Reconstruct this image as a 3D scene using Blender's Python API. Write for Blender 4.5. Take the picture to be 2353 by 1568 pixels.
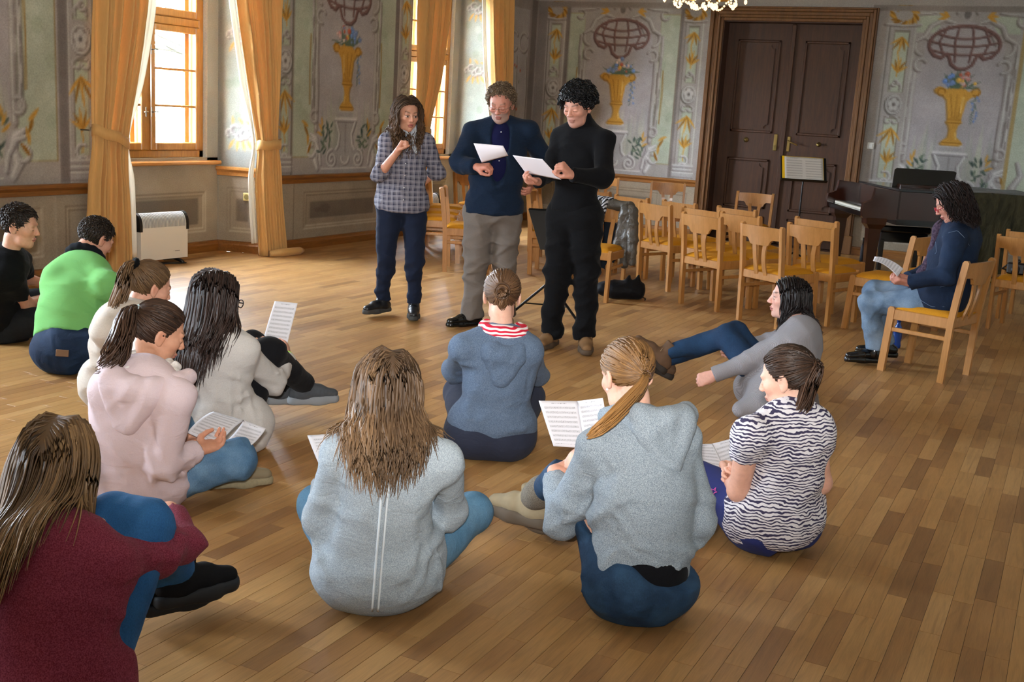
import bpy, math, random
import numpy as np
from mathutils import Matrix, Vector

for _o in list(bpy.data.objects):
    bpy.data.objects.remove(_o, do_unlink=True)
SC = bpy.context.scene
COL = SC.collection

# ------------------------------------------------------------------ camera
# room frame: +X runs along the window wall towards the double door, +Y points at the window wall
FPX, PITCH, ROLL, YAW, EYE = 2542.28, 0.20529, -0.06017, 0.46525, 1.56
_sy, _cy = math.sin(YAW), math.cos(YAW)
EX = np.array([_sy, -_cy, 0.0])           # camera right, level
EY = np.array([_cy, _sy, 0.0])            # camera forward, level
EZ = np.array([0.0, 0.0, 1.0])
_f = math.cos(PITCH) * EY - math.sin(PITCH) * EZ
_d = -math.sin(PITCH) * EY - math.cos(PITCH) * EZ
CRX = math.cos(ROLL) * EX + math.sin(ROLL) * _d
CRY = -math.sin(ROLL) * EX + math.cos(ROLL) * _d
CRZ = _f
ORG = np.array([0.0, 0.0, EYE])
cam_d = bpy.data.cameras.new('camera')
cam_d.sensor_width = 36.0
cam_d.lens = 36.0 * FPX / 2353.0
cam_d.clip_start = 0.05
cam = bpy.data.objects.new('camera', cam_d)
COL.objects.link(cam)
cam.matrix_world = Matrix(((CRX[0], -CRY[0], -CRZ[0], 0.0), (CRX[1], -CRY[1], -CRZ[1], 0.0),
                           (CRX[2], -CRY[2], -CRZ[2], EYE), (0, 0, 0, 1)))
SC.camera = cam

# ------------------------------------------------------------------ world, light, exposure
world = bpy.data.worlds.new('overcast_sky')
SC.world = world
world.use_nodes = True
_bg = world.node_tree.nodes['Background']
_bg.inputs[0].default_value = (0.75, 0.87, 1.0, 1)
_bg.inputs[1].default_value = 92.0
SC.view_settings.view_transform = 'Standard'
SC.view_settings.look = 'None'
SC.view_settings.gamma = 1.0
SC.view_settings.use_curve_mapping = False
SC.view_settings.exposure = 0.58
SC.cycles.use_denoising = True
SC.cycles.max_bounces = 8
SC.cycles.diffuse_bounces = 5
SC.cycles.sample_clamp_indirect = 14.0
SC.cycles.caustics_reflective = False
SC.cycles.caustics_refractive = False

# the photographer's flash, a small head above the lens
_fl = bpy.data.lights.new('camera_flash', 'SPOT')      # head tilted up a little, soft-edged beam
_fl.energy = 930.0
_fl.spot_size = math.radians(82)
_fl.spot_blend = 1.0
_fl.shadow_soft_size = 0.05
_fl.color = (1.0, 0.97, 0.94)
flash = bpy.data.objects.new('camera_flash', _fl)
COL.objects.link(flash)
_fp = ORG + EX * -0.04 + EZ * 0.15 - EY * 0.03
flash.location = Vector(_fp)
_fd = math.cos(math.radians(8.5)) * EY + math.sin(math.radians(8.5)) * EZ
flash.rotation_euler = Vector(_fd).to_track_quat('-Z', 'Y').to_euler()

# room dimensions
VW, UD, VR, UB, ZC = 7.25, 14.65, -3.2, -2.4, 3.55     # window wall, door wall, right wall, back wall, ceiling
NICHE = 0.45                                          # depth of the window niches
WINC = (7.69, 12.36, 3.0, -0.6)                       # window centres along the wall
for _c in WINC:                                       # portals guide the daylight through the openings
    _p = bpy.data.lights.new('window_portal', 'AREA')
    _p.shape = 'RECTANGLE'
    _p.size, _p.size_y = 1.5, 2.1
    _p.cycles.is_portal = True
    _po = bpy.data.objects.new('window_portal', _p)
    COL.objects.link(_po)
    _po.location = (_c, VW + NICHE + 0.06, 1.95)
    _po.rotation_euler = (math.radians(-90), 0, 0)

# ------------------------------------------------------------------ picking points
def ray(px, py):
    return (px - 1176.5) / FPX * CRX + (py - 784.0) / FPX * CRY + CRZ
def G(px, py, z=0.0):
    d = ray(px, py)
    return ORG + d * ((z - EYE) / d[2])
def P(px, py, dep):
    d = ray(px, py)
    return ORG + d * (dep / (d @ EY))
def proj(p):
    q = np.asarray(p) - ORG
    return (q @ CRX / (q @ CRZ) * FPX + 1176.5, q @ CRY / (q @ CRZ) * FPX + 784.0)

# ------------------------------------------------------------------ objects
def lin(c):
    c = np.asarray(c, float)
    return np.where(c <= 0.04045, c / 12.92, ((c + 0.055) / 1.055) ** 2.4)
def hexc(h):
    h = h.lstrip('#')
    return tuple(lin([int(h[i:i + 2], 16) / 255 for i in (0, 2, 4)]))
def tag(o, label=None, cat=None, group=None, kind=None):
    if label: o['label'] = label
    if cat: o['category'] = cat
    if group: o['group'] = group
    if kind: o['kind'] = kind
    return o
def empty(name, loc=(0, 0, 0), rz=0.0, parent=None):
    o = bpy.data.objects.new(name, None)
    o.empty_display_size = 0.1
    COL.objects.link(o)
    o.location = tuple(float(x) for x in loc)
    o.rotation_euler = (0, 0, rz)
    if parent: o.parent = parent
    return o
def mesh_obj(name, verts, faces, mat=None, parent=None, smooth=False, loc=None, attrs=None, rz=0.0):
    """verts in the parent's local space (or about loc)"""
    me = bpy.data.meshes.new(name)
    verts = np.asarray(verts, np.float32)
    if isinstance(faces, np.ndarray):
        n = faces.shape[1]
        me.vertices.add(len(verts))
        me.vertices.foreach_set('co', verts.ravel())
        me.loops.add(faces.size)
        me.loops.foreach_set('vertex_index', faces.astype(np.int32).ravel())
        me.polygons.add(len(faces))
        me.polygons.foreach_set('loop_start', np.arange(0, faces.size, n, dtype=np.int32))
        me.update(calc_edges=True)
        me.validate()
    else:
        me.from_pydata(verts.tolist(), [], faces)
        me.update()
    me.polygons.foreach_set('use_smooth', np.full(len(me.polygons), bool(smooth)))
    if attrs:
        for k, a in attrs.items():
            a = np.asarray(a, np.float32)
            if a.ndim == 2:
                if a.shape[1] == 3:
                    a = np.concatenate([a, np.ones((len(a), 1), np.float32)], 1)
                at = me.color_attributes.new(k, 'FLOAT_COLOR', 'POINT')
                at.data.foreach_set('color', a.ravel())
            else:
                at = me.attributes.new(k, 'FLOAT', 'POINT')
                at.data.foreach_set('value', a)
    if mat: me.materials.append(mat)
    o = bpy.data.objects.new(name, me)
    COL.objects.link(o)
    if parent: o.parent = parent
    if loc is not None: o.location = tuple(float(x) for x in loc)
    if rz: o.rotation_euler = (0, 0, rz)
    return o
def children(o):
    return [c for c in bpy.data.objects if c.parent == o]
def copy_tree(o, parent=None, kids=None):
    kids = kids if kids is not None else KIDS(o)
    c = o.copy()
    COL.objects.link(c)
    c.parent = parent
    for ch, sub in kids:
        copy_tree(ch, c, sub)
    return c
def KIDS(o):
    return [(ch, KIDS(ch)) for ch in children(o)]

class MB:
    """collects shapes for one mesh"""
    def __init__(s):
        s.v, s.f = [], []
    def add(s, vs, fs):
        n = len(s.v)
        s.v += [tuple(map(float, p)) for p in vs]
        s.f += [[i + n for i in f] for f in fs]
        return s
    def box(s, x0, x1, y0, y1, z0, z1, bev=0.0, M=None):
        if bev <= 0:
            vs = [(x0, y0, z0), (x1, y0, z0), (x1, y1, z0), (x0, y1, z0), (x0, y0, z1), (x1, y0, z1), (x1, y1, z1), (x0, y1, z1)]
            fs = [[3, 2, 1, 0], [4, 5, 6, 7], [0, 1, 5, 4], [1, 2, 6, 5], [2, 3, 7, 6], [3, 0, 4, 7]]
        else:
            b = min(bev, (x1 - x0) * .49, (y1 - y0) * .49, (z1 - z0) * .49)
            vs, fs = [], []
            def ring(z, i):
                return [(x0 + i + (0), y0 + b, z), (x0 + b, y0 + i, z), (x1 - b, y0 + i, z), (x1 - i, y0 + b, z), (x1 - i, y1 - b, z), (x1 - b, y1 - i, z), (x0 + b, y1 - i, z), (x0 + i, y1 - b, z)]
            def ringi(z):
                return [(x0 + b, y0 + b, z), (x0 + b, y0 + b, z), (x1 - b, y0 + b, z), (x1 - b, y0 + b, z), (x1 - b, y1 - b, z), (x1 - b, y1 - b, z), (x0 + b, y1 - b, z), (x0 + b, y1 - b, z)]
            c4 = lambda z: [(x0 + b, y0 + b, z), (x1 - b, y0 + b, z), (x1 - b, y1 - b, z), (x0 + b, y1 - b, z)]
            vs = c4(z0) + ring(z0 + b, 0) + ring(z1 - b, 0) + c4(z1)
            fs = [[3, 2, 1, 0], [20, 21, 22, 23]]
            for k in range(8):
                fs.append([4 + k, 4 + (k + 1) % 8, 12 + (k + 1) % 8, 12 + k])
            m = [0, 0, 1, 1, 2, 2, 3, 3]
            for k in range(8):
                a, c = m[k], m[(k + 1) % 8]
                if a == c:
                    fs.append([a, 4 + (k + 1) % 8, 4 + k]); fs.append([20 + a, 12 + k, 12 + (k + 1) % 8])
                else:
                    fs.append([a, c, 4 + (k + 1) % 8, 4 + k]); fs.append([20 + a, 12 + k, 12 + (k + 1) % 8, 20 + c])
        if M is not None:
            vs = [tuple(M @ Vector(p)) for p in vs]
        return s.add(vs, fs)
    def tube(s, pts, r, n=8, cap=True, closed=False):
        pts = np.asarray(pts, float)
        k = len(pts)
        rr = np.full(k, r) if np.isscalar(r) else np.asarray(r, float)
        t = np.gradient(pts, axis=0)
        if closed:
            t = np.roll(pts, -1, 0) - np.roll(pts, 1, 0)
        t /= np.linalg.norm(t, axis=1)[:, None] + 1e-12
        ref = np.array([0, 0, 1.0]) if abs(t[0][2]) < 0.9 else np.array([1.0, 0, 0])
        n1 = np.cross(t[0], ref); n1 /= np.linalg.norm(n1)
        vs = []
        for i in range(k):
            n1 = n1 - t[i] * (n1 @ t[i]); n1 /= np.linalg.norm(n1) + 1e-12
            n2 = np.cross(t[i], n1)
            for j in range(n):
                a = 2 * math.pi * j / n
                vs.append(pts[i] + rr[i] * (math.cos(a) * n1 + math.sin(a) * n2))
        fs = []
        for i in range(k if closed else k - 1):
            for j in range(n):
                i2 = (i + 1) % k
                fs.append([i * n + j, i * n + (j + 1) % n, i2 * n + (j + 1) % n, i2 * n + j])
        if cap and not closed:
            fs.append([j for j in range(n)][::-1])
            fs.append([(k - 1) * n + j for j in range(n)])
        return s.add(vs, fs)
    def prism(s, pts, d, axis=1, off=0.0):
        """outline pts (2D) extruded by d along axis; other two axes in order"""
        n = len(pts)
        o = [a for a in (0, 1, 2) if a != axis]
        vs = []
        for e in (off, off + d):
            for p in pts:
                q = [0, 0, 0]; q[o[0]] = p[0]; q[o[1]] = p[1]; q[axis] = e
                vs.append(q)
        fs = [list(range(n)), list(range(n, 2 * n))[::-1]] + [[i, (i + 1) % n + 0, (i + 1) % n + n, i + n][::-1] for i in range(n)]
        return s.add(vs, fs)
    def lathe(s, prof, n=16, c=(0, 0, 0)):
        k = len(prof)
        vs = [(c[0] + r * math.cos(2 * math.pi * j / n), c[1] + r * math.sin(2 * math.pi * j / n), c[2] + z) for r, z in prof for j in range(n)]
        fs = [[i * n + j, i * n + (j + 1) % n, (i + 1) * n + (j + 1) % n, (i + 1) * n + j] for i in range(k - 1) for j in range(n)]
        fs.append(list(range(n))[::-1]); fs.append([(k - 1) * n + j for j in range(n)])
        return s.add(vs, fs)
    def build(s, name, mat=None, parent=None, smooth=False, loc=None, rz=0.0, M=None):
        vs = s.v if M is None else [tuple(M @ Vector(p)) for p in s.v]
        o = mesh_obj(name, vs, s.f, mat, parent, smooth, loc, rz=rz)
        return o

# ------------------------------------------------------------------ materials
class NT:
    def __init__(s, name):
        s.m = bpy.data.materials.new(name)
        s.m.use_nodes = True
        s.t = s.m.node_tree
        s.b = s.t.nodes['Principled BSDF']
        s.o = s.t.nodes['Material Output']
    def n(s, typ, **kw):
        x = s.t.nodes.new('ShaderNode' + typ)
        for k, v in kw.items():
            setattr(x, k, v)
        return x
    def l(s, a, b):
        s.t.links.new(a, b)
    def set(s, sock, v):
        if isinstance(v, bpy.types.NodeSocket): s.l(v, sock)
        else:
            if isinstance(v, tuple) and len(v) == 3 and sock.type == 'RGBA': v = (*v, 1)
            sock.default_value = v
    def math(s, op, a, b=None, c=None, clamp=False):
        x = s.n('Math', operation=op, use_clamp=clamp)
        for i, v in enumerate((a, b, c)):
            if v is not None: s.set(x.inputs[i], v)
        return x.outputs[0]
    def mix(s, f, a, b, blend='MIX'):
        x = s.n('Mix', data_type='RGBA', blend_type=blend)
        s.set(x.inputs[0], f); s.set(x.inputs[6], a); s.set(x.inputs[7], b)
        return x.outputs[2]
    def ramp(s, f, stops):
        x = s.n('ValToRGB')
        e = x.color_ramp.elements
        while len(e) < len(stops): e.new(0.5)
        for i, (p, c) in enumerate(stops):
            e[i].position = p
            e[i].color = (*c, 1) if not np.isscalar(c) else (c, c, c, 1)
        s.set(x.inputs[0], f)
        return x.outputs[0]
    def coord(s, kind='Object'):
        return s.n('TexCoord').outputs[kind]
    def mapping(s, v, scale=(1, 1, 1), rot=(0, 0, 0), loc=(0, 0, 0)):
        x = s.n('Mapping')
        s.l(v, x.inputs[0])
        x.inputs['Scale'].default_value = scale
        x.inputs['Rotation'].default_value = rot
        x.inputs['Location'].default_value = loc
        return x.outputs[0]
    def noise(s, v, scale=5, detail=2, rough=0.5, dist=0.0):
        x = s.n('TexNoise')
        if v is not None: s.l(v, x.inputs['Vector'])
        x.inputs['Scale'].default_value = scale
        x.inputs['Detail'].default_value = detail
        x.inputs['Roughness'].default_value = rough
        x.inputs['Distortion'].default_value = dist
        return x.outputs[0]
    def attr(s, name):
        return s.n('Attribute', attribute_name=name).outputs
    def bump(s, h, strength=0.3, dist=0.01):
        x = s.n('Bump')
        x.inputs['Strength'].default_value = strength
        x.inputs['Distance'].default_value = dist
        s.l(h, x.inputs['Height'])
        s.l(x.outputs[0], s.b.inputs['Normal'])
    def fin(s, color=None, rough=0.6, spec=0.5, metal=0.0, coat=0.0, sheen=0.0, sub=0.0):
        if color is not None: s.set(s.b.inputs['Base Color'], color)
        s.set(s.b.inputs['Roughness'], rough)
        s.set(s.b.inputs['Specular IOR Level'], spec)
        s.set(s.b.inputs['Metallic'], metal)
        s.b.inputs['Coat Weight'].default_value = coat
        s.b.inputs['Coat Roughness'].default_value = 0.12
        s.b.inputs['Sheen Weight'].default_value = sheen
        return s.m
_mc = {}
def plain(name, col, rough=0.5, spec=0.5, metal=0.0, coat=0.0, var=0.0, scale=30):
    if name in _mc: return _mc[name]
    t = NT(name)
    c = hexc(col) if isinstance(col, str) else col
    if var > 0:
        nz = t.noise(t.coord(), scale, 3)
        c = t.mix(nz, tuple(x * (1 - var) for x in c), tuple(min(1, x * (1 + var)) for x in c))
    _mc[name] = t.fin(c, rough, spec, metal, coat)
    return _mc[name]
def wood(name, c1, c2, rough=0.4, scale=1.0, axis=0, coat=0.0, bump=0.05):
    if name in _mc: return _mc[name]
    t = NT(name)
    sc = [14 * scale] * 3; sc[axis] = 1.2 * scale
    v = t.mapping(t.coord(), tuple(sc))
    a = t.noise(v, 3, 4, 0.6, 0.6)
    v2 = t.mapping(t.coord(), tuple(x * 6 for x in sc))
    b = t.noise(v2, 3, 2, 0.5)
    f = t.math('ADD', t.math('MULTIPLY', a, 0.7), t.math('MULTIPLY', b, 0.3))
    c = t.ramp(f, [(0.32, hexc(c1)), (0.68, hexc(c2))])
    t.bump(b, bump, 0.002)
    _mc[name] = t.fin(c, rough, 0.5, 0, coat)
    return _mc[name]
def fabric(name, c, c2=None, heather=0.0, hs=260, rough=0.9, sheen=0.03, weave=500, wb=0.3, fold=0.22, fs=9, blotch=0.06):
    """woven or knitted cloth: fibre mottling, weave relief and soft creases"""
    if name in _mc: return _mc[name]
    t = NT(name)
    co = t.coord()
    c = hexc(c); c2 = hexc(c2) if c2 else tuple(min(1, x * 1.5 + 0.02) for x in c)
    big = t.noise(co, 6, 3, 0.6)
    col = t.mix(t.math('MULTIPLY', big, blotch * 2), c, tuple(x * 0.55 for x in c))
    fine = t.noise(co, hs, 2, 0.7)
    if heather > 0:
        f = t.ramp(fine, [(0.5 - 0.12, 0.0), (0.5 + 0.14, 1.0)])
        col = t.mix(t.math('MULTIPLY', f, heather), col, c2)
    h = t.noise(co, weave, 1, 0.5)
    if fold > 0:
        fo = t.noise(t.mapping(co, (1, 1, 2.0)), fs, 3, 0.55, 0.8)
        h = t.math('ADD', t.math('MULTIPLY', fo, fold * 20), t.math('MULTIPLY', h, 0.3))
    t.bump(h, wb, 0.004)
    _mc[name] = t.fin(col, rough, 0.12, 0, 0, sheen)
    return _mc[name]
# ================================================================== the room
rng = np.random.default_rng(7)

# ---------------- paint canvas: vertex colours for the fresco (flat paint on plaster)
class Canvas:
    def __init__(s, s0, s1, z0, z1, res=0.016):
        s.ns = max(2, int(round((s1 - s0) / res)) + 1); s.nz = max(2, int(round((z1 - z0) / res)) + 1)
        s.S = np.linspace(s0, s1, s.ns); s.Z = np.linspace(z0, z1, s.nz)
        s.X, s.Y = np.meshgrid(s.S, s.Z)
        s.c = np.zeros((s.nz, s.ns, 3)); s.res = res
    def win(s, x0, x1, y0, y1):
        i0, i1 = np.searchsorted(s.S, [x0, x1]); j0, j1 = np.searchsorted(s.Z, [y0, y1])
        return slice(max(0, j0 - 1), j1 + 1), slice(max(0, i0 - 1), i1 + 1)
    def put(s, w, a, col):
        a = np.clip(a, 0, 1)[..., None]
        s.c[w] = s.c[w] * (1 - a) + np.asarray(col) * a
    def rect(s, x0, x1, y0, y1, col, a=1.0):
        if x1 < x0: x0, x1 = x1, x0
        w = s.win(x0 - .03, x1 + .03, y0 - .03, y1 + .03)
        X, Y = s.X[w], s.Y[w]
        if X.size == 0: return
        d = np.maximum(np.maximum(x0 - X, X - x1), np.maximum(y0 - Y, Y - y1))
        s.put(w, (0.5 - d / s.res) .clip(0, 1) * a, col)
    def ell(s, cx, cy, rx, ry, col, a=1.0):
        w = s.win(cx - rx - .03, cx + rx + .03, cy - ry - .03, cy + ry + .03)
        X, Y = s.X[w], s.Y[w]
        if X.size == 0: return
        d = (np.hypot((X - cx) / rx, (Y - cy) / ry) - 1) * min(rx, ry)
        s.put(w, (0.5 - d / s.res).clip(0, 1) * a, col)
    def stroke(s, pts, wd, col, a=1.0):
        pts = np.asarray(pts, float)
        wds = np.full(len(pts), wd) if np.isscalar(wd) else np.asarray(wd, float)
        m = wds.max() + .03
        w = s.win(pts[:, 0].min() - m, pts[:, 0].max() + m, pts[:, 1].min() - m, pts[:, 1].max() + m)
        X, Y = s.X[w], s.Y[w]
        if X.size == 0: return
        D = np.full(X.shape, 9.0)
        for i in range(len(pts) - 1):
            p, q = pts[i], pts[i + 1]
            e = q - p; L = e @ e + 1e-12
            t = np.clip(((X - p[0]) * e[0] + (Y - p[1]) * e[1]) / L, 0, 1)
            d = np.hypot(X - p[0] - t * e[0], Y - p[1] - t * e[1]) - (wds[i] + t * (wds[i + 1] - wds[i])) / 2
            D = np.minimum(D, d)
        s.put(w, (0.5 - D / s.res).clip(0, 1) * a, col)
    def poly(s, pts, col, a=1.0):
        pts = np.asarray(pts, float)
        w = s.win(pts[:, 0].min() - .02, pts[:, 0].max() + .02, pts[:, 1].min() - .02, pts[:, 1].max() + .02)
        X, Y = s.X[w], s.Y[w]
        if X.size == 0: return
        ins = np.zeros(X.shape, bool); D = np.full(X.shape, 9.0)
        n = len(pts)
        for i in range(n):
            p, q = pts[i], pts[(i + 1) % n]
            cr = ((p[1] > Y) != (q[1] > Y)) & (X < (q[0] - p[0]) * (Y - p[1]) / (q[1] - p[1] + 1e-12) + p[0])
            ins ^= cr
            e = q - p
            t = np.clip(((X - p[0]) * e[0] + (Y - p[1]) * e[1]) / (e @ e + 1e-12), 0, 1)
            D = np.minimum(D, np.hypot(X - p[0] - t * e[0], Y - p[1] - t * e[1]))
        D = np.where(ins, -D, D)
        s.put(w, (0.5 - D / s.res).clip(0, 1) * a, col)
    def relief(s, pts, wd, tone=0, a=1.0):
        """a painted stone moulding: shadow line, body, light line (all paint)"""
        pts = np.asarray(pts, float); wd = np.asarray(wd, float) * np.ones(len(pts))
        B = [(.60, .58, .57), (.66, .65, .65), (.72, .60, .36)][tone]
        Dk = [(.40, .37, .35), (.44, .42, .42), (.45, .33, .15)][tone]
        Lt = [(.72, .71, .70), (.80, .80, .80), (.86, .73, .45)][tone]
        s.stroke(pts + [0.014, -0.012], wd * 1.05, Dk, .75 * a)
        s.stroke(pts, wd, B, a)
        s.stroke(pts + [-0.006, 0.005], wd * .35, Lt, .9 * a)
    def leaf(s, x, y, ang, L, wd, col, a=1.0):
        t = np.linspace(0, 1, 7)
        w_ = wd * np.sin(np.pi * (0.1 + .9 * t)) ** .8
        px = x + np.cos(ang) * L * t - np.sin(ang) * .15 * L * t * t
        py = y + np.sin(ang) * L * t + np.cos(ang) * .15 * L * t * t
        s.stroke(np.stack([px, py], 1), w_, col, a)
    def mottle(s, amp, r):
        for k, g in ((10, .5), (28, .3), (70, .2)):
            n1, n2 = max(2, int((s.Z[-1] - s.Z[0]) * k / 4) + 2), max(2, int((s.S[-1] - s.S[0]) * k / 4) + 2)
            q = r.random((n1, n2)) - .5
            yi = np.linspace(0, n1 - 1.001, s.nz); xi = np.linspace(0, n2 - 1.001, s.ns)
            y0, x0 = yi.astype(int), xi.astype(int); fy, fx = (yi - y0)[:, None], (xi - x0)[None]
            v = (q[y0][:, x0] * (1 - fy) * (1 - fx) + q[y0 + 1][:, x0] * fy * (1 - fx) + q[y0][:, x0 + 1] * (1 - fy) * fx + q[y0 + 1][:, x0 + 1] * fy * fx)
            s.c *= 1 + (amp * g * 2 * v)[..., None]
def arc(cx, cy, r, a0, a1, n=14, ry=None, r1=None):
    t = np.linspace(math.radians(a0), math.radians(a1), n)
    R = np.linspace(r, r if r1 is None else r1, n)
    return np.stack([cx + R * np.cos(t), cy + R * (1 if ry is None else ry / r) * np.sin(t)], 1)
def mir(pts, c):
    q = np.array(pts, float); q[:, 0] = 2 * c - q[:, 0]; return q

STONE, LILAC, GREEN, BAND = (.615, .595, .58), (.635, .615, .62), (.655, .68, .615), (.46, .43, .42)
GOLD, GOLD2 = (.74, .56, .25), (.55, .39, .14)
def leafspray(cv, x, y, up, L, r, gold=True):
    for k in range(5):
        a = math.radians(90 if up else -90) + (k - 2) * .42
        cv.leaf(x, y, a, L * (1 - .12 * abs(k - 2)), .028, GOLD2 if k % 2 else GOLD)
def pilaster(cv, x0, x1, cap=True):
    """painted pilaster strip: raised border, green field, rosette, gilt sprays"""
    if x1 < x0: x0, x1 = x1, x0
    c, h = (x0 + x1) / 2, (x1 - x0) / 2
    cv.rect(x0, x1, .78, 3.0, STONE)
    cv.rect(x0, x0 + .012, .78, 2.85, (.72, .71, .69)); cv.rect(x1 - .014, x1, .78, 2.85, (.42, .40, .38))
    for a, b in ((1.0, 1.76), (2.06, 2.80)):
        cv.rect(c - h * .58, c + h * .58, a, b, (.44, .41, .37)); cv.rect(c - h * .5, c + h * .55, a, b - .02, GREEN)
    cv.ell(c + .012, 1.90, .105, .125, (.38, .36, .34)); cv.ell(c, 1.91, .10, .12, (.68, .67, .66)); cv.ell(c, 1.91, .078, .095, (.50, .48, .46))
    for k in range(5):
        a = k * 2 * math.pi / 5 + .3
        cv.ell(c + .042 * math.cos(a), 1.91 + .05 * math.sin(a), .03, .034, (.70, .69, .68))
    cv.ell(c, 1.91, .02, .022, (.42, .40, .38))
    leafspray(cv, c, 2.72, False, .2, 0); leafspray(cv, c, 2.3, True, .18, 0)
    cv.stroke([(c + .03, 2.55), (c, 2.4), (c + .01, 2.25)], [.01, .02, .014], GOLD)
    cv.relief(arc(c, 2.12, .06, 200, -20), .022); cv.relief(arc(c + .02, 2.17, .035, 90, 330), .016)
    for sx in (-1, 1):
        cv.relief(arc(c + sx * .045, 1.72, .035, 90, 90 - sx * 270), .018)
    leafspray(cv, c, 1.62, False, .26, 0); leafspray(cv, c, 1.2, True, .18, 0)
    cv.stroke([(c - .03, 1.3), (c + .01, 1.12), (c, 1.02)], .014, GOLD)
    cv.relief(arc(c, 1.03, .06, 60, 300), .022, 1); cv.relief(arc(c + .01, .95, .045, 250, -20), .02, 1)
    for k, (a, b, e) in enumerate(((.80, .87, 1.25), (.88, .92, 1.05), (.93, .97, 1.15))):
        cv.rect(c - h * e, c + h * e, a, b, (.64, .63, .63)); cv.rect(c - h * e, c + h * e, b - .012, b, (.76, .76, .75)); cv.rect(c - h * e, c + h * e, a, a + .008, (.44, .42, .41))
    if cap:
        for k in range(26):
            a = random.Random(k).uniform(0, 6.28)
            cv.leaf(c + (h + .02) * math.cos(a) * .6, 2.98 + .07 * math.sin(a), a + .9, .1, .032, GOLD if k % 2 else GOLD2)
        cv.relief([(c - h * 1.3, 2.87), (c, 2.855), (c + h * 1.3, 2.875)], .024)
def vase(cv, c, z0, flip=1, tint=0):
    """gilt rococo vase with flowers, foot at z0"""
    prof = [(.10, 0), (.13, .02), (.10, .06), (.05, .10), (.04, .18), (.055, .24), (.09, .28), (.075, .31), (.085, .38), (.10, .46), (.115, .54), (.17, .60), (.25, .62), (.27, .66), (.22, .70), (.12, .665), (.03, .74)]
    L = [(c - flip * x, z0 + y) for x, y in prof]; R = [(c + flip * x * (1.0 if y < .5 else .95), z0 + y * (1.0 if y < .5 else .97)) for x, y in prof]
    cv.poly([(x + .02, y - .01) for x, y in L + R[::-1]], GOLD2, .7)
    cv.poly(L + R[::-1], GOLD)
    for x in (-.05, .0, .05):
        cv.stroke([(c + x * 1.6, z0 + .60), (c + x, z0 + .45), (c + x * .6, z0 + .33)], .012, GOLD2, .8)
    for y, w_ in ((.03, .11), (.27, .08), (.31, .07)):
        cv.stroke([(c - w_, z0 + y), (c + w_, z0 + y)], .013, GOLD2, .9)
    cv.stroke([(c - .03, z0 + .15), (c - .04, z0 + .08)], .015, (.84, .70, .42)); cv.stroke([(c - .07, z0 + .58), (c - .055, z0 + .4)], .016, (.84, .70, .42))
    cv.stroke(arc(c - .2, z0 + .645, .045, 0, 300), .016, GOLD2); cv.stroke(arc(c + .19, z0 + .63, .045, 180, -120), .016, GOLD2)
    r = random.Random(int(c * 100))
    for k in range(26):
        a = math.radians(r.uniform(15, 165))
        cv.leaf(c + r.uniform(-.12, .12), z0 + .68, a, r.uniform(.1, .24), .02, (.33, .40, .34))
    cols = [(.72, .62, .60), (.80, .72, .68), (.42, .50, .66), (.66, .36, .28), (.78, .62, .30), (.70, .50, .48), (.40, .52, .74)]
    for k in range(22):
        a = math.radians(r.uniform(10, 170)); d = r.uniform(.05, .2)
        x, y, q = c + d * 1.25 * math.cos(a), z0 + .70 + d * math.sin(a), r.uniform(.014, .032)
        co = cols[r.randrange(len(cols))] if x < c + .05 else cols[2 + 4 * (k % 2)]
        cv.ell(x, y, q, q, co); cv.ell(x - .3 * q, y + .3 * q, q * .45, q * .45, tuple(min(1, e * 1.2) for e in co))
    for k in range(9):
        cv.ell(c + flip * (.2 + r.uniform(-.03, .05)), z0 + .58 - k * .035, .013, .014, cols[(2 if k % 2 else 6)])
        cv.leaf(c + flip * .2, z0 + .58 - k * .035, r.uniform(-2.6, -.4), .05, .014, (.36, .42, .38))
def globe(cv, c, z, rx=.40, ry=.22):
    """brown trellis cartouche"""
    BR, BD = (.47, .36, .34), (.34, .26, .25)
    for off, col, wd in (((.01, -.01), BD, .034), ((0, 0), BR, .028)):
        ox, oy = off
        cv.stroke(arc(c + ox, z + .05 + oy, rx, -38, 218, 26, ry), wd, col)
        for sx in (-1, 1):
            cv.stroke([(c + ox + sx * x, z + y + oy) for x, y in ((.33, -.08), (.24, -.11), (.18, -.06), (.15, -.10), (.12, -.18), (.05, -.23), (0, -.235))], wd, col)
            for m in (.10, .27):
                cv.stroke([(c + ox + sx * (m * .75), z + .26 + oy), (c + ox + sx * m * 1.05, z + .08 + oy), (c + ox + sx * m * .8, z - .15 + (.06 if m > .2 else 0) + oy)], wd * .55, col)
        for yy, q in ((.17, .3), (.08, .37), (-.02, .36)):
            cv.stroke([(c + ox + t * q, z + yy - .05 * (1 - t * t) + oy) for t in np.linspace(-1, 1, 11)], wd * .55, col)
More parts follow.
